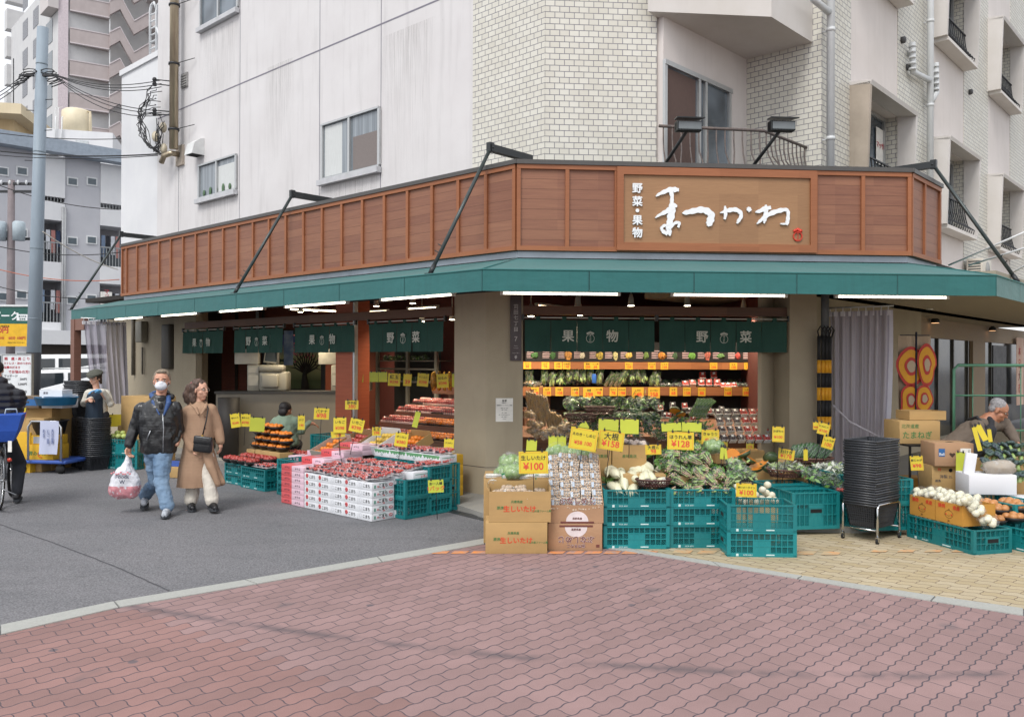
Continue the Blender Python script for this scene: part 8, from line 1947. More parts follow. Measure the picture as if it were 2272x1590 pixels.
jk=[('s',[(mp_(355,882),.085,.085),(mp_(354,892),.13,.10),(mp_(352,902),.195,.115),(mp_(352,925),.215,.145),(mp_(352,955),.215,.15),(mp_(352,985),.205,.145),(mp_(352,1001),.195,.14)]),
 ('t',[shL+V(.01,0,0),elL,wrL+V(.005,0,.03)],[.078,.066,.050]),('t',[shR-V(.02,0,0),elR-V(.02,0,0),wrR+V(-.03,0,.03)],[.078,.066,.056]),('t',[nk+V(-.10,.03,.0),nk+V(0,.11,.03),nk+V(.10,.04,.0)],[.04,.055,.04])]
skinobj('leather_jacket',jk,lea,man,.008,5,folds(.012,11,7,3))
# zip, hood lining, t-shirt
def onfront(px,py,dy): return mp_(px,py,dy)
blm=M('hood_blue','#2a4a7c',.5,.2,12)
skinobj('hood_lining',[('t',[mp_(341,880,-.02),mp_(341,893,-.075),mp_(354,920,-.13)],[.026,.028,.008]),('t',[mp_(374,881,-.02),mp_(374,894,-.08),mp_(363,922,-.135)],[.026,.030,.008]),('t',[mp_(339,880,.0),mp_(336,876,.05),mp_(344,872,.09)],[.03,.03,.03])],blm,man,.007,2)
skinobj('shirt',[('e',mp_(357,889,-.05),(.058,.045,.05)),('e',mp_(358,903,-.09),(.03,.03,.05))],M('shirt_black','#101012',.8),man,.008,2)
m=MB().tube([mp_(361,918,-.165),mp_(363,950,-.175),mp_(362,980,-.175),mp_(362,1003,-.165)],.006,5).tube([mp_(334,955,-.165),mp_(325,976,-.16)],.007,5); m.obj('zip',M('zip_silver','#a3a6aa',.3,metal=.8),man)
jean=M('jeans_blue','#4f6c8c',.9,.2,4,.4,200,stretch=(1,1,.4),col2='#8299b0')
jean2=jean
skinobj('jeans',[('e',mp_(352,1002),(.165,.125,.10)),('t',[hipA,knA,anA+V(0,0,.0)],[.105,.080,.074]),('t',[hipB,knB,anB+V(0,0,.0)],[.105,.080,.072])],jean,man,.008,4,folds(.010,12,18,5))
wsh=M('shoe_white','#c9cdd4',.5,.1,30,col2='#6f7880'); sol=M('sole_dark','#3a3d42',.8)
shoe(anA,V(.25,-.97,0),wsh,sol,man,.27,'trainer',.02); shoe(anB,V(.35,-.93,0),wsh,sol,man,.27,'trainer',-.12)
# plastic bag
bq=AT(278,1050,Ym-.05); bagc=V(bq.x,bq.y,bq.z); hd=wrL+V(p.x,Ym,0)+V(-.01,-.01,-.09)
bg_=thing('plastic_bag','full white plastic shopping bag with pink flower print in the hand of the masked man','shopping bag',(bagc.x,bagc.y,0))
o_=V(bagc.x,bagc.y,0); z=bagc.z; hz=hd-o_
pbm,n_,b__=base('bag_plastic',C3('#dfe0e6'),.35); b__.inputs['Alpha'].default_value=.86; bn=n_.add('ShaderNodeBump'); bn.inputs['Strength'].default_value=.8; bn.inputs['Distance'].default_value=.02; n_.l.new(n_.noise(n_.coord((1,1,.5)),18,4,.6),bn.inputs['Height']); n_.l.new(bn.outputs[0],b__.inputs['Normal'])
sp=n_.add('ShaderNodeSeparateXYZ'); n_.l.new(n_.coord(),sp.inputs[0]); nz=n_.noise(n_.coord(),26,3,.6); zc_=z-.13
low_=n_.m('MULTIPLY',n_.m('LESS_THAN',sp.outputs[2],zc_),n_.ramp(nz,.36,.42,0,.8)); n_.l.new(n_.mix(low_,C3('#e2e3e9'),C3('#cf6a74')),b__.inputs['Base Color'])
skinobj('bag_body',[('e',V(0,0,z-.11),(.165,.10,.17)),('e',V(-.06,0,z-.16),(.125,.09,.12)),('e',V(.05,0,z-.15),(.12,.09,.13)),('t',[V(0,0,z),V(hz.x*.7,hz.y*.7,(z+hz.z)/2),hz-V(0,0,.01)],[.10,.05,.016])],pbm,bg_,.008,2,folds(.012,14,10,2))
m=MB().tube([hz+V(-.01,0,-.01),hz+V(-.022,0,.03),hz+V(0,-.01,.055),hz+V(.022,0,.03),hz+V(.01,0,-.01)],.006,5); m.obj('handle',M('bag_handle','#d5d6dc'),bg_)
text('Foods\nW',(.02,-.118,z-.05),.06,M('ink_navy','#3a3f55'),bg_,.012)
m=MB()
for i in range(9): m.ell((-.1+.025*i,-.108+.0*(i%2),z+.015+.012*math.sin(i*2)),(.012,.003,.010),8,5)
m.obj('flower_print',M('print_pink','#d98a92'),bg_)
# -- woman in the beige coat
Yw=9.45; pw=AT(445,1000,Yw); wo=thing('person','woman with glasses and tied back greying hair in a long camel coat looking right','person',(pw.x,Yw,0))
def wp_(px,py,dy=0): q=AT(px,py,Yw+dy); return V(q.x-pw.x,dy,q.z)
hc=wp_(444,866); hp,P,rot=headparts(hc,V(.93,-.36,-.05),.98)
nk=wp_(440,893); sL=wp_(417,912); sR=wp_(470,908,.03); eL=wp_(412,962,-.03); wL=wp_(430,1000,-.10); eR=wp_(484,950,.05); wR=wp_(489,984,.02)
hA=wp_(455,1000,0); kA=wp_(465,1070,-.08); aA=wp_(470,1118,-.12); hB=wp_(433,1000,.03); kB=wp_(430,1065,.05); aB=wp_(424,1115,-.02)
aA.z=.13; aB.z=.112
body=hp+[('t',[hc+V(-.015,.01,-.05),nk],[.045,.048]),('t',[sL+V(.03,0,0),sR-V(.03,0,0)],[.045,.045]),('s',[(nk,.05,.05),(wp_(442,935),.11,.08),(wp_(443,1000),.12,.09)]),('t',[sL,eL,wL],[.042,.035,.025]),('t',[sR,eR,wR],[.042,.035,.025]),('t',[hA,kA,aA],[.08,.052,.035]),('t',[hB,kB,aB],[.08,.052,.035])]+hand(wR,V(.15,-.1,-1),V(-1,0,0),.5,.9,1)+hand(wL,V(.5,.0,-.8),V(1,0,0),.5,.9,1)
skinobj('body',body,M('skin_light','#d0a189',.5,.08,6),wo,.0065,2)
eyes(P,rot,wo,.98)
hairb=M('hair_brown_grey','#2e211b',.6,.3,40,.6,120,stretch=(1,1,.3),col2='#6a5347')
skinobj('hair',[('e',P(0,-.025,.052),(.086,.092,.082),rot),('e',P(0,-.07,.01),(.078,.055,.07),rot),('e',P(.0,-.07,-.075),(.09,.055,.07),rot),('t',[P(0,-.09,.06),P(0,-.15,.02),P(0,-.18,-.06),P(.0,-.16,-.13),P(.0,-.12,-.18)],[.035,.05,.058,.05,.03]),('t',[P(.075,-.02,.03),P(.078,-.03,-.05),P(.075,-.035,-.12)],[.02,.028,.03]),('t',[P(-.075,-.02,.03),P(-.078,-.02,-.05),P(-.08,.0,-.13)],[.02,.028,.03])],hairb,wo,.008,3,folds(.014,26,14,7))
MB().ell(P(0,-.12,.07),(.022,.022,.022),10,7).obj('hair_tie',M('tie_pink','#c95a6a'),wo)
m=MB()
for s in (1,-1):
    m.tube([P(.031*s+.018*math.cos(a*.63),.094,.014+.016*math.sin(a*.63)) for a in range(11)],.0017,4); m.tube([P(.05*s,.092,.018),P(.077*s,.0,.012)],.0015,4)
m.tube([P(-.012,.096,.018),P(.012,.096,.018)],.0015,4); m.obj('glasses',M('glasses_metal','#b9b2a6',.2,metal=.8),wo)
MB().ell(P(0,.086,-.05),(.016,.006,.006),8,6,0,rot).obj('lips',M('lip_red','#8f3a3a',.5),wo)
coatm=M('camel_coat','#9c7d65',.9,.08,4,.25,180,col2='#ac8d74')
ct=[('s',[(wp_(441,897),.07,.07),(wp_(441,905),.15,.095),(wp_(441,918),.175,.115),(wp_(441,945),.165,.125),(wp_(441,975),.165,.13),(wp_(439,1010),.18,.145),(wp_(434,1050),.20,.155),(wp_(431,1085),.205,.16)]),('t',[sL+V(0,0,0),eL,wL+V(-.01,0,.02)],[.070,.062,.056]),('t',[sR-V(.01,0,0),eR,wR+V(0,0,.03)],[.068,.060,.050]),
 ('t',[wp_(458,1000,-.10),wp_(468,1035,-.13),wp_(484,1073,-.12)],[.06,.05,.035]),('t',[wp_(462,1000,.06),wp_(474,1035,.07),wp_(490,1070,.02)],[.07,.06,.045]),('t',[wp_(466,1020,-.02),wp_(482,1050,-.03),wp_(492,1070,-.05)],[.06,.05,.04])]
co=skinobj('long_coat',ct,coatm,wo,.008,5,folds(.012,8,2.2,9))
# flatten the coat hem
for v in co.data.vertices:
    if v.co.z<.27: v.co.z=.27-(.27-v.co.z)*.08
skinobj('collar',[('t',[wp_(424,897,-.03),wp_(434,905,-.11),wp_(440,918,-.135)],[.016,.02,.012]),('t',[wp_(458,896,-.03),wp_(455,905,-.11),wp_(447,918,-.135)],[.016,.02,.012]),('t',[wp_(424,895,.0),wp_(436,888,.07),wp_(457,893,.03)],[.018,.02,.018])],coatm,wo,.006,2)
m=MB()
for py in (925,950,972): m.cyl(wp_(455,py,-.142),.009,.006,10,axis='y')
m.obj('button',M('button_brown','#6a4a34'),wo)
crmm=M('trousers_cream','#cfc8bc',.85,.06,6,.2,60)
skinobj('trousers',[('t',[hA,kA,aA+V(0,0,.0)],[.09,.075,.075]),('t',[hB,kB,aB+V(0,0,.0)],[.09,.075,.075])],crmm,wo,.008,4,folds(.008,12,14,2))
bko=M('boot_black','#17171b',.4,.1,20)
shoe(aA,V(.55,-.83,0),bko,sol,wo,.24,'ankle_boot',.03); shoe(aB,V(.45,-.89,0),bko,sol,wo,.24,'ankle_boot',0)
hb=thing('handbag','small black leather handbag hanging on a strap against the camel coat','handbag',(pw.x,Yw,0))
q=wp_(451,985,-.19); m=MB(); m.X=Matrix.Translation(q)@Matrix.Rotation(.12,4,'Y'); m.cbox(-.10,.10,-.04,.04,-.09,.085,0,.02); m.obj('bag_body',M('black_leather','#17181a'),hb)
m=MB(); m.X=Matrix.Translation(q)@Matrix.Rotation(.12,4,'Y'); m.cbox(-.102,.102,-.046,.0,.0,.09,0,.015); m.obj('flap',M('black_leather','#17181a'),hb)
MB().tube([wp_(449,968,-.19),wp_(457,935,-.17),wp_(462,905,-.10),wp_(455,893,.0)],.0075,6).obj('strap',M('strap_black','#1c1a1a',.5),hb); MB().ell(wp_(449,967,-.2),(.012,.008,.012),8,6).obj('clasp',M('gold_metal','#b9964a',.3,metal=.9),hb)
# -- bending man at the right
Yb=9.15; pb2=AT(2170,1000,Yb); bm_=thing('person','grey haired man in a taupe sweater and dark apron bending over the broccoli','person',(pb2.x,Yb,0))
def bp(px,py,dy=0): q=AT(px,py,Yb+dy); return V(q.x-pb2.x,dy,q.z)
hc=bp(2213,912); hp,P,rot=headparts(hc,V(.74,-.45,-.52),1.08,V(.35,-.1,.9))
nk=bp(2195,930,.02); s1=bp(2170,945,-.10); s2=bp(2225,940,.14); hip=bp(2105,1010,.05); 
e1=bp(2178,985,-.14); w1_=bp(2215,1012,-.2); e2=bp(2240,955,.05); w2_=bp(2255,978,-.12)
lg=[('t',[hip+V(.05,-.08,0),bp(2110,1060,-.06),V(hip.x+.02,-.05,.13)],[.085,.06,.045]),('t',[hip+V(.0,.1,0),bp(2095,1060,.12),V(hip.x-.05,.12,.13)],[.085,.06,.045])]
skinobj('body',hp+[('t',[hc-V(.03,-.01,.03),nk],[.055,.058]),('t',[s1,s2],[.05,.05]),('t',[nk,bp(2160,965,.02),hip],[.08,.13,.12]),('t',[s1,e1,w1_],[.048,.04,.028]),('t',[s2,e2,w2_],[.048,.04,.028])]+lg+hand(w1_,V(.5,-.2,-.8),V(-.5,0,-.6),.7,1,1)+hand(w2_,V(.3,-.3,-.9),V(-.5,0,-.6),.7,1,1),skind,bm_,.0065,2)
eyes(P,rot,bm_,1.08)
skinobj('hair',[('e',P(0,-.025,.058),(.087,.090,.076),rot),('e',P(0,-.045,.01),(.078,.05,.065),rot)],M('hair_silver','#69676a',.7,.3,50,.4,120,col2='#a5a3a5'),bm_,.007,2,folds(.004,60,60))
m=MB()
for s in (1,-1): m.tube([P(.031*s+.02*math.cos(a*.63),.096,.012+.017*math.sin(a*.63)) for a in range(11)],.002,4); m.tube([P(.052*s,.092,.016),P(.08*s,.0,.01)],.002,4)
m.obj('glasses',M('glasses_dark','#2b2725',.3),bm_)
swm=M('sweater_taupe','#665b51',.95,.1,5,.4,90)
skinobj('sweater',[('t',[s1+V(0,.02,0),s2-V(0,.02,0)],[.08,.08]),('t',[bp(2188,945,.02),bp(2172,953,.02),bp(2156,963,.02),bp(2140,978,.03),bp(2122,992,.04),hip+V(0,0,.05)],[.115,.135,.15,.155,.155,.155]),('t',[s1,e1,w1_],[.075,.062,.042]),('t',[s2,e2,w2_],[.075,.062,.042])],swm,bm_,.008,4,folds(.01,10,10,4))
skinobj('apron',[('t',[bp(2196,955,-.12),bp(2175,985,-.10),bp(2140,1020,-.08)],[.07,.11,.12]),('t',[bp(2168,925,-.10),bp(2185,945,-.15),bp(2200,965,-.15)],[.016,.018,.02]),('t',[bp(2150,930,.05),bp(2168,925,-.08)],[.018,.018]),('t',[bp(2190,922,.04),bp(2199,935,-.09),bp(2200,955,-.13)],[.03,.035,.03])],M('apron_dark','#25262b',.8,.1,8),bm_,.008,2)
skinobj('trousers',[('e',hip,(.17,.16,.14))]+[('t',l[1],[l[2][0]+.02,l[2][1]+.02,.06]) for l in lg],M('trousers_dark','#2b2d33',.9),bm_,.010,3)
for l in lg: shoe(V(l[1][2].x,l[1][2].y,.13+FLZ*.5),V(.9,-.3,0),bko,sol,bm_,.26,'shoe')
# -- crouching worker in green seen from behind
Yc=12.2; pc2=AT(635,950,Yc); cw=thing('person','crouching worker in a pale green jacket seen from behind beside the checkout','person',(pc2.x,Yc,0))
def cp2(px,py,dy=0): q=AT(px,py,Yc+dy); return V(q.x-pc2.x,dy,q.z)
hc=cp2(634,911); hp,P,rot=headparts(hc,V(.45,.85,-.2),1.0)
a1=cp2(612,935); a2=cp2(655,935); lg2=[('t',[cp2(615,985),cp2(600,985,.35),V(cp2(608,0).x,.1,.15)],[.09,.06,.045]),('t',[cp2(645,985),cp2(660,985,.35),V(cp2(650,0).x,.1,.15)],[.09,.06,.045])]
e3=cp2(668,955,.05); w3=cp2(690,938,.15)
skinobj('body',hp+[('t',[hc,cp2(634,925)],[.055,.05]),('t',[a1,a2],[.05,.05]),('t',[cp2(634,930),cp2(632,960),cp2(630,985)],[.09,.13,.13]),('t',[a2,e3,w3],[.045,.038,.028]),('t',[a1,cp2(598,960,.1),cp2(610,965,.3)],[.045,.038,.028])]+lg2+hand(w3,V(.8,.1,-.2),V(0,0,-1),.4,1,1),skind,cw,.008,2)
eyes(P,rot,cw)
skinobj('hair',[('e',P(0,-.025,.05),(.088,.094,.082),rot),('e',P(0,-.06,-.02),(.078,.05,.07),rot)],M('hair_black','#1b1718',.6,.2,60),cw,.008,2)
skinobj('jacket',[('t',[a1+V(.02,0,0),a2-V(.02,0,0)],[.08,.08]),('s',[(cp2(633,925),.13,.10),(cp2(632,940),.18,.14),(cp2(630,960),.2,.17),(cp2(628,985),.24,.2)]),('t',[a2,e3,w3-V(.03,0,0)],[.075,.065,.05]),('t',[a1,cp2(598,960,.1),cp2(610,965,.3)],[.075,.065,.05])],M('jacket_green','#7d917f',.85,.08,5,.2,60),cw,.01,4,folds(.012,9,9,6))
skinobj('trousers',[('e',cp2(630,992),(.2,.16,.12))]+[('t',l[1],[.10,.08,.06]) for l in lg2],M('trousers_dark','#2b2d33',.9),cw,.012,3)
for l in lg2: shoe(V(l[1][2].x,l[1][2].y,.17),V(0,1,0),bko,sol,cw,.26,'shoe')
# -- shop woman with a cap behind the baskets
Ys=13.0; ps2=AT(215,950,Ys); sw2=thing('person','shop woman in a grey green cap, pale blouse and navy apron behind the basket stack','person',(ps2.x,Ys,0))
def sp2(px,py,dy=0): q=AT(px,py,Ys+dy); return V(q.x-ps2.x,dy,q.z)
hc=sp2(211,840); hp,P,rot=headparts(hc,V(-.25,-.9,-.35),.98,V(0,-.2,1))
b1=sp2(197,872); b2_=sp2(236,872); e4=sp2(246,895,-.05); w4=sp2(222,868,-.22); e5=sp2(186,895,-.05); w5=sp2(200,885,-.22)
zf=.0; lg3=[('t',[V(-.09,0,.82),V(-.09,-.02,.45),V(-.09,0,.11)],[.09,.06,.04]),('t',[V(.09,0,.82),V(.09,-.02,.45),V(.09,0,.11)],[.09,.06,.04])]
skinobj('body',hp+[('t',[hc,sp2(214,864)],[.048,.046]),('t',[b1,b2_],[.045,.045]),('t',[sp2(215,870),V(0,0,1.1),V(0,0,.82)],[.07,.115,.12]),('t',[b2_,e4,w4],[.042,.036,.026]),('t',[b1,e5,w5],[.042,.036,.026])]+lg3+hand(w4,V(-.6,-.5,.1),V(0,-.3,-1),.4,.95,1)+hand(w5,V(.4,-.6,.0),V(0,-.3,-1),.4,.95,1),M('skin_light','#d0a189'),sw2,.008,2)
eyes(P,rot,sw2)
skinobj('hair',[('e',P(0,-.03,.03),(.088,.092,.078),rot),('t',[P(.07,-.03,.0),P(.065,-.03,-.08)],[.028,.02]),('t',[P(-.07,-.03,.0),P(-.065,-.03,-.08)],[.028,.02])],M('hair_dark_brown','#3a2a22',.6,.2,60),sw2,.008,2)
skinobj('cap',[('e',P(0,-.015,.085),(.125,.125,.042),rot),('e',P(0,-.02,.10),(.10,.10,.045),rot),('e',P(0,.075,.062),(.07,.05,.012),rot)],M('cap_green_grey','#4f5048',.9,.15,20),sw2,.008,2)
skinobj('blouse',[('t',[b1+V(.02,0,0),b2_-V(.02,0,0)],[.07,.07]),('s',[(sp2(215,868),.12,.09),(sp2(215,880),.17,.12),(V(0,0,1.1),.15,.12),(V(0,0,.85),.16,.12)]),('t',[b2_,e4,w4+V(.03,.03,0)],[.066,.058,.04]),('t',[b1,e5,w5+V(0,.03,0)],[.066,.058,.04])],M('blouse_cream','#c9c4b8',.85,.06,8),sw2,.01,3,folds(.008,10,10,6))
skinobj('glove',hand(w4,V(-.6,-.5,.1),V(0,-.3,-1),.4,1.25,1),M('glove_blue','#5a9ac9',.4),sw2,.006,1)
skinobj('apron',[('t',[sp2(216,885,-.08),V(0,-.06,1.1),V(0,-.05,.6)],[.085,.125,.16]),('t',[b1+V(.05,-.05,.0),sp2(212,885,-.12)],[.02,.02]),('t',[b2_+V(-.05,-.05,.0),sp2(220,885,-.12)],[.02,.02])],M('apron_navy','#22303f',.85,.1,8),sw2,.01,3)
skinobj('trousers',[('t',l[1],[.10,.075,.06]) for l in lg3],M('trousers_dark','#2b2d33'),sw2,.012,3)
for l in lg3: shoe(V(l[1][2].x,l[1][2].y,.11),V(-.2,-.95,0),bko,sol,sw2,.24,'shoe')
# -- cyclist at the left edge and the bicycle
Yk=9.4; pk=AT(0,1000,Yk); bic=thing('bicycle','city bicycle with a blue cloth rear basket leaving the left edge','bicycle',(pk.x,Yk,0))
def kp(px,py,dy=0): q=AT(px,py,Yk+dy); return V(q.x-pk.x,dy,q.z)
r_=.33; cwl=kp(0,1068); cwl.z=r_+.0
ax=V(.33,-.94,0).normalized(); ax=V(-.42,.91,0).normalized(); fr_=ax; sd_=V(-ax.y,ax.x,0)
def wheel(c,nm):
    w_=link(nm,None,bic)
    m=MB(); P=[c+(ax*math.cos(2*PI*i/32)+V(0,0,1)*math.sin(2*PI*i/32))*(r_-.018) for i in range(33)]; m.tube(P,.018,8,cap=False); m.obj('tyre',tyre,w_)
    m=MB(); P=[c+(ax*math.cos(2*PI*i/32)+V(0,0,1)*math.sin(2*PI*i/32))*(r_-.04) for i in range(33)]; m.tube(P,.009,6,cap=False)
    m.tube([c-sd_*.05,c+sd_*.05],.018,8)
    for i in range(18): a=2*PI*i/18; m.tube([c+sd_*(.02 if i%2 else -.02),c+(ax*math.cos(a)+V(0,0,1)*math.sin(a))*(r_-.045)],.0013,3)
    m.obj('rim',crm,w_)
wheel(cwl,'wheel'); fw=cwl+ax*1.05; wheel(fw,'wheel')
silv=M('frame_silver','#8f9296',.3,.1,10,metal=.7)
bb=cwl+ax*.43-V(0,0,.04); st_=cwl+ax*.28+V(0,0,.45); hd2=cwl+ax*.86+V(0,0,.52)
m=MB().tube([cwl+sd_*.04,bb],.01,6).tube([cwl-sd_*.04,bb],.01,6).tube([cwl+sd_*.04,st_-V(0,0,.1)],.009,6).tube([cwl-sd_*.04,st_-V(0,0,.1)],.009,6).tube([bb,st_],.017,8).tube([bb,hd2-V(0,0,.1)],.018,8).tube([st_-V(0,0,.15),hd2],.014,8).tube([hd2+V(0,0,.1),hd2-V(0,0,.1),fw],.014,8); m.obj('frame',silv,bic)
MB().tube([hd2+V(0,0,.1),hd2+V(0,0,.32)],.012,6).tube([hd2+V(0,0,.32)+sd_*.28,hd2+V(0,0,.32)-sd_*.2],.012,6).obj('handlebar',silv,bic)
skinobj('saddle',[('t',[st_+V(0,0,.1)-ax*.1,st_+V(0,0,.1)+ax*.12],[.07,.03])],tyre,bic,.01,2)
m=MB(); P=[cwl+(ax*math.cos(a)+V(0,0,1)*math.sin(a))*(r_+.03) for a in [PI*(.25+.85*i/12) for i in range(13)]]; m.tube(P,.022,6); m.obj('mudguard',M('mudguard_grey','#9a9da0',.3,metal=.6),bic)
rk=cwl+V(0,0,.42); m=MB()
for s in (.06,-.06): m.tube([cwl+sd_*s,rk+sd_*s-ax*.1],.006,5).tube([rk+sd_*s-ax*.2,rk+sd_*s+ax*.25],.007,5)
m.obj('carrier',silv,bic)
MB().tube([cwl+sd_*.05,cwl+sd_*.16-V(0,0,.0)+ax*.02,V((cwl+sd_*.05).x+.30,(cwl).y-.12,.19)],.007,5).obj('kickstand',silv,bic)
q=kp(20,1020,-.36); MB().cyl(q,.022,.02,12,axis='y').obj('reflector',M('reflector_red','#b83a28',.2),bic)
# blue cloth basket
b0=rk-ax*.02+V(.0,0,.03); m=MB(); 
def rect(c,w_,l_,z): return [c+sd_*w_-ax*l_+V(0,0,z),c-sd_*w_-ax*l_+V(0,0,z),c-sd_*w_+ax*l_+V(0,0,z),c+sd_*w_+ax*l_+V(0,0,z)]
lo_=rect(b0,.14,.15,0); mid_=rect(b0,.19,.2,.12); hi_=rect(b0,.235,.24,.30)
m._add(lo_+mid_+hi_,[(3,2,1,0)]+[(i,(i+1)%4,4+(i+1)%4,4+i) for i in range(4)]+[(4+i,4+(i+1)%4,8+(i+1)%4,8+i) for i in range(4)]+[(8,9,10,11)]); m.obj('blue_basket_cover',M('cover_blue','#2a55b0',.7,.12,6,.3,30),bic)
m=MB()
for s in (.12,-.12): c=b0+V(0,0,.3)-ax*.12+sd_*s; m.tube([c-sd_*.06,c-sd_*.05+V(0,0,.06),c+sd_*.05+V(0,0,.06),c+sd_*.06],.009,6)
m.obj('bag_handle',M('handle_pale','#b9c4c9',.6),bic)
MB().box(-.02,.02,-.004,.004,-.06,.06).obj('white_tag',M('paper_white','#e4e2dc'),bic,kp(22,990,-.34))
cy=thing('person','cyclist in a black quilted puffer jacket seen from behind at the left edge','person',(pk.x,Yk,0))
sh_=st_+V(-.12,0,.1); tz=1.0
c1_=kp(-2,938,.22); c2_=kp(-1,885,.25); hc=kp(-10,822,.32); hp,P,rot=headparts(hc,ax+V(-.1,0,0),1.0)
lgc=[('t',[sh_+sd_*.08,bb+ax*.25+sd_*.12+V(0,0,.32),bb+sd_*.12-V(0,0,.05)],[.09,.065,.045]),('t',[sh_-sd_*.08,bb+ax*.25-sd_*.12+V(0,0,.15),bb-sd_*.12-V(0,0,.16)],[.09,.065,.045])]
skinobj('body',hp+[('t',[hc,c2_+V(0,0,.1)],[.05,.06]),('t',[c2_+V(0,0,.02),c1_,sh_+V(0,0,.05)],[.13,.13,.13]),('t',[c2_+sd_*.17,c2_+sd_*.2+ax*.2-V(0,0,.2),hd2+V(0,0,.33)+sd_*.26],[.05,.04,.03]),('t',[c2_-sd_*.13,c2_-sd_*.13+ax*.2-V(0,0,.2),hd2+V(0,0,.33)-sd_*.1],[.05,.04,.03])]+lgc,skin,cy,.009,2)
eyes(P,rot,cy)
skinobj('hair',[('e',P(0,-.03,.04),(.088,.092,.08),rot)],M('hair_black','#1b1718'),cy,.009,2)
puf=M('puffer_black','#1d1e26',.45,.2,7,.2,40)
pufd=lambda c: .016*abs(math.sin(c.z*PI/.075))+.006*noise.noise(c*14)
skinobj('puffer_jacket',[('t',[c2_+V(0,0,.0),c1_,sh_+V(0,0,.02)],[.20,.215,.21]),('t',[c2_+sd_*.14,c2_-sd_*.14],[.13,.13]),('t',[c2_+V(0,-.02,.11),c2_+V(0,-.02,.16)],[.12,.10]),('t',[c2_+sd_*.18,c2_+sd_*.22+ax*.2-V(0,0,.2),hd2+V(0,0,.36)+sd_*.26-ax*.06],[.10,.085,.06]),('t',[c2_-sd_*.13,c2_-sd_*.13+ax*.2-V(0,0,.2),hd2+V(0,0,.36)-sd_*.1-ax*.06],[.10,.08,.055])],puf,cy,.009,3,pufd)
skinobj('trousers',[('e',sh_+V(0,0,.02),(.17,.17,.12))]+[('t',l[1],[.11,.08,.06]) for l in lgc],M('trousers_dark','#2b2d33'),cy,.012,3)
for l in lgc: shoe(l[1][2]+V(0,0,.0),ax,bko,sol,cy,.26,'shoe')
# ---------------------------------------------------------------- clutter at the left end
pl_=G(207,1040); basket_stack(V(pl_.x,pl_.y,0),R(-38),20,.004,.030,'dark grey shopping basket in the lower part of the tall left pile','shopping baskets of the left pile')
p_=AT(178,1000,13.3); basket_stack(V(p_.x+.0,13.3,0),R(-38),12,.80,.030,'dark grey shopping basket in the upper part of the tall left pile','upper shopping baskets of the left pile')
m=thing('plastic_drum','black plastic crate base under the upper basket pile','crate',V(p_.x,13.3,0),R(-38)); MB().cbox(-.2,.2,-.15,.15,0,.79,0,.02).obj('drum_body',bkm,m)
g0=G(92,1045); tr=thing('platform_trolley','blue platform trolley with a steel push handle and white casters at the left','trolley',(G(118,1045).x,G(118,1045).y,0),R(-8))
blu=M('trolley_blue','#3a5aa8',.45,.08,6); MB().cbox(-.42,.42,-.3,.3,.15,.2,0,.015).obj('platform',blu,tr)
MB().tube([(-.16,-.33,.2),(-.16,-.33,.70),(-.10,-.33,.78),(.30,-.33,.78),(.37,-.33,.70),(.37,-.33,.2)],.017,8).obj('push_handle',crm,tr)
for x,y in ((-.33,-.24),(.3,-.24),(-.33,.24),(.3,.24)): MB().cyl((x,y-.02,.07),.068,.04,14,axis='y').box(x-.03,x+.03,y-.03,y+.03,.12,.149).obj('caster',tyre,tr)
tc=thing('cloth_sign','pale handwritten cloth sheet hung over the trolley handle','cloth sign',(G(118,1045).x,G(118,1045).y,0),R(-8)); m=MB()
for i in range(6):
    for k in range(6):
        def pt(u,v): return (.03+.30*u+.02*math.sin(v*2),-.352-.012*math.sin(u*8+v*2)*(1-v),.30+.49*v)
        m._add([pt(i/6,k/6),pt((i+1)/6,k/6),pt((i+1)/6,(k+1)/6),pt(i/6,(k+1)/6)],[(0,1,2,3)],0,True)
m.obj('sheet',M('cloth_pale_blue','#b9bfd6',.7,.05,4),tc); bl2=M('ink_blue','#4a5a8a'); text('本日のお買得',(.26,-.37,.56),.045,bl2,tc,.005,vert=True,space=.8); text('いちご 野菜',(.19,-.37,.56),.045,bl2,tc,.005,vert=True,space=.8); text('あります',(.12,-.37,.6),.04,bl2,tc,.005,vert=True,space=.8)
TRF=Frame(G(118,1045).x,G(118,1045).y,R(-8))
t=carton(TRF.w(-.28,-.24,.2),TRF.th,.46,.35,.22,'yellow carton with red ring print on the blue trolley',kyel); text('青みかん',(.2,-.001,.09),.07,gin,t,.02); m=MB().tube([(.30+.09*math.cos(a*.5),-.002,.08+.05*math.sin(a*.5)) for a in range(10)],.006,5); m.obj('ring_print',rin,t)
t=carton(TRF.w(-.24,-.22,.421),TRF.th,.42,.3,.14,'yellow and grey carton on the blue trolley behind the cloth',kyel); MB().box(.08,.4,-.002,-.0005,.02,.12).obj('grey_label',M('print_grey','#a5a8b0'),t)
m=thing('plastic_tub','black plastic tub on the cartons of the blue trolley','tub',TRF.w(-.05,-.02,.563),TRF.th); MB().lathe([(.2,0),(.25,.2),(.27,.2),(.27,.215),(.24,.215),(.19,.01)],20).obj('tub_body',bkm,m)
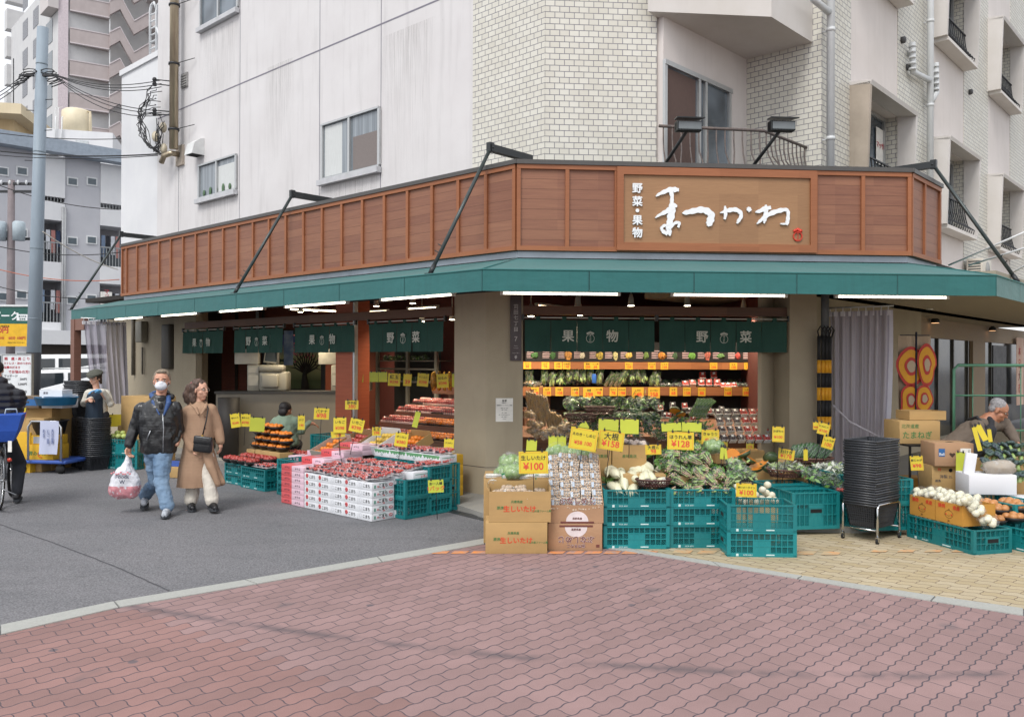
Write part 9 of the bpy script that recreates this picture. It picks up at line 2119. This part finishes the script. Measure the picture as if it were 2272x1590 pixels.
for i,(px,py,Y,w_,h_,mt,lb) in enumerate(((52,1045,12.5,.26,.6,kyel,'tall yellow carton stack end behind the blue trolley'),(75,1030,12.6,.3,.22,kraft,'brown carton low beside the yellow one left of the trolley'),(80,965,12.5,.3,.25,kraft,'brown carton above the trolley deck at the left'),(62,905,12.7,.42,.18,M('carton_dark','#6a5a48',.8),'dark carton with a blue print on the left pile'),(118,905,12.6,.35,.2,wht,'white carton with an orange red print beside the basket pile'))):
    q=AT(px,py,Y); zb=max(0,q.z); t=carton(V(q.x-w_/2,Y,zb if i>1 else 0),R(-10),w_,.35,h_,lb,mt)
    if i==4: MB().prism([(.03,.04),(.16,.04),(.19,.1),(.08,.14)],'y',-.002,-.0005).obj('red_print',rin,t)
    if i==3: MB().box(.18,.40,-.002,-.0005,.04,.14).obj('blue_print',M('badge_blue','#2a5f96'),t)
carton(V(AT(40,1000,12.9).x,12.85,0),R(-10),.62,.5,.98,'large brown carton pile base at the left end of the shop')
q=AT(125,895,12.6); t=thing('blue_tub','shallow blue plastic tub holding a white printed tray on the left pile','tub',q,0); MB().lathe([(.26,-.02),(.3,.1),(.31,.1),(.28,.09),(.02,0)],20).obj('tub_body',M('tub_blue','#2f7fae',.4),t)
t=carton(q+V(-.2,-.1,.11),R(-5),.36,.25,.10,'white printed fruit tray box on the blue tub',wht,open_=True); text('果実',(.1,-.001,.05),.04,blkp,t,.01)
card(38,55,903,925,12.3,'','特価','yellow triangular card leaning on the left carton pile',mat=cyel,border=False,roll=8)
# black rack, apples and melons by the man
q=G(252,1040); RK=Frame(q.x,q.y,R(-14))
for k in range(2): crate(RK.w(-.2,0,Z0+.23*k),RK.th,.227,'%s teal crate behind the plastic bag at the left'%('lower','upper')[k],w=.62,d=.42)
for i in range(6): inst('green_apple','gapp',lambda m:m.ell((0,0,0),(.045,.045,.04),12,8),[grnp],RK.w(-.08+.1*(i%4),.08+.1*(i//4),Z0+.50+.04*(i//4)),i,'%s green apple in film on the teal crate behind the man'%ords[i],'apple','green apples')
for i in range(6): inst('orange_fruit','ofr',lambda m:m.ell((0,0,0),(.045,.045,.042),12,8),[orng],RK.w(-.15+.1*i,.42,Z0+.68),i,'%s round orange in the row below the blank yellow card'%ords[i],'orange','oranges below the yellow card')
carton(RK.w(-.2,.33,Z0),RK.th,.7,.35,.64,'brown box carrying the row of oranges'); MB().box(-.05,.65,.70,.73,.6,1.0).obj('black_board',bkp,None,RK.w(0,0),RK.th,label='black rack board behind the blank yellow card at the left',cat='rack')
q=AT(262,905,13.2); carton(V(q.x,13.3,.0),R(-30),.8,.4,1.12,'tall brown cardboard boxes behind the leather jacket man')
q=AT(375,1020,12.2); carton(V(q.x-.2,12.1,Z0),R(-20),.5,.3,.15,'low wooden coloured carton between the walking couple'); MB().box(-.25,.3,.0,.25,.155,.2).obj('blue_tray',blu,None,V(q.x,12.1,Z0),R(-20),label='blue plastic tray on the low carton between the couple',cat='tray')
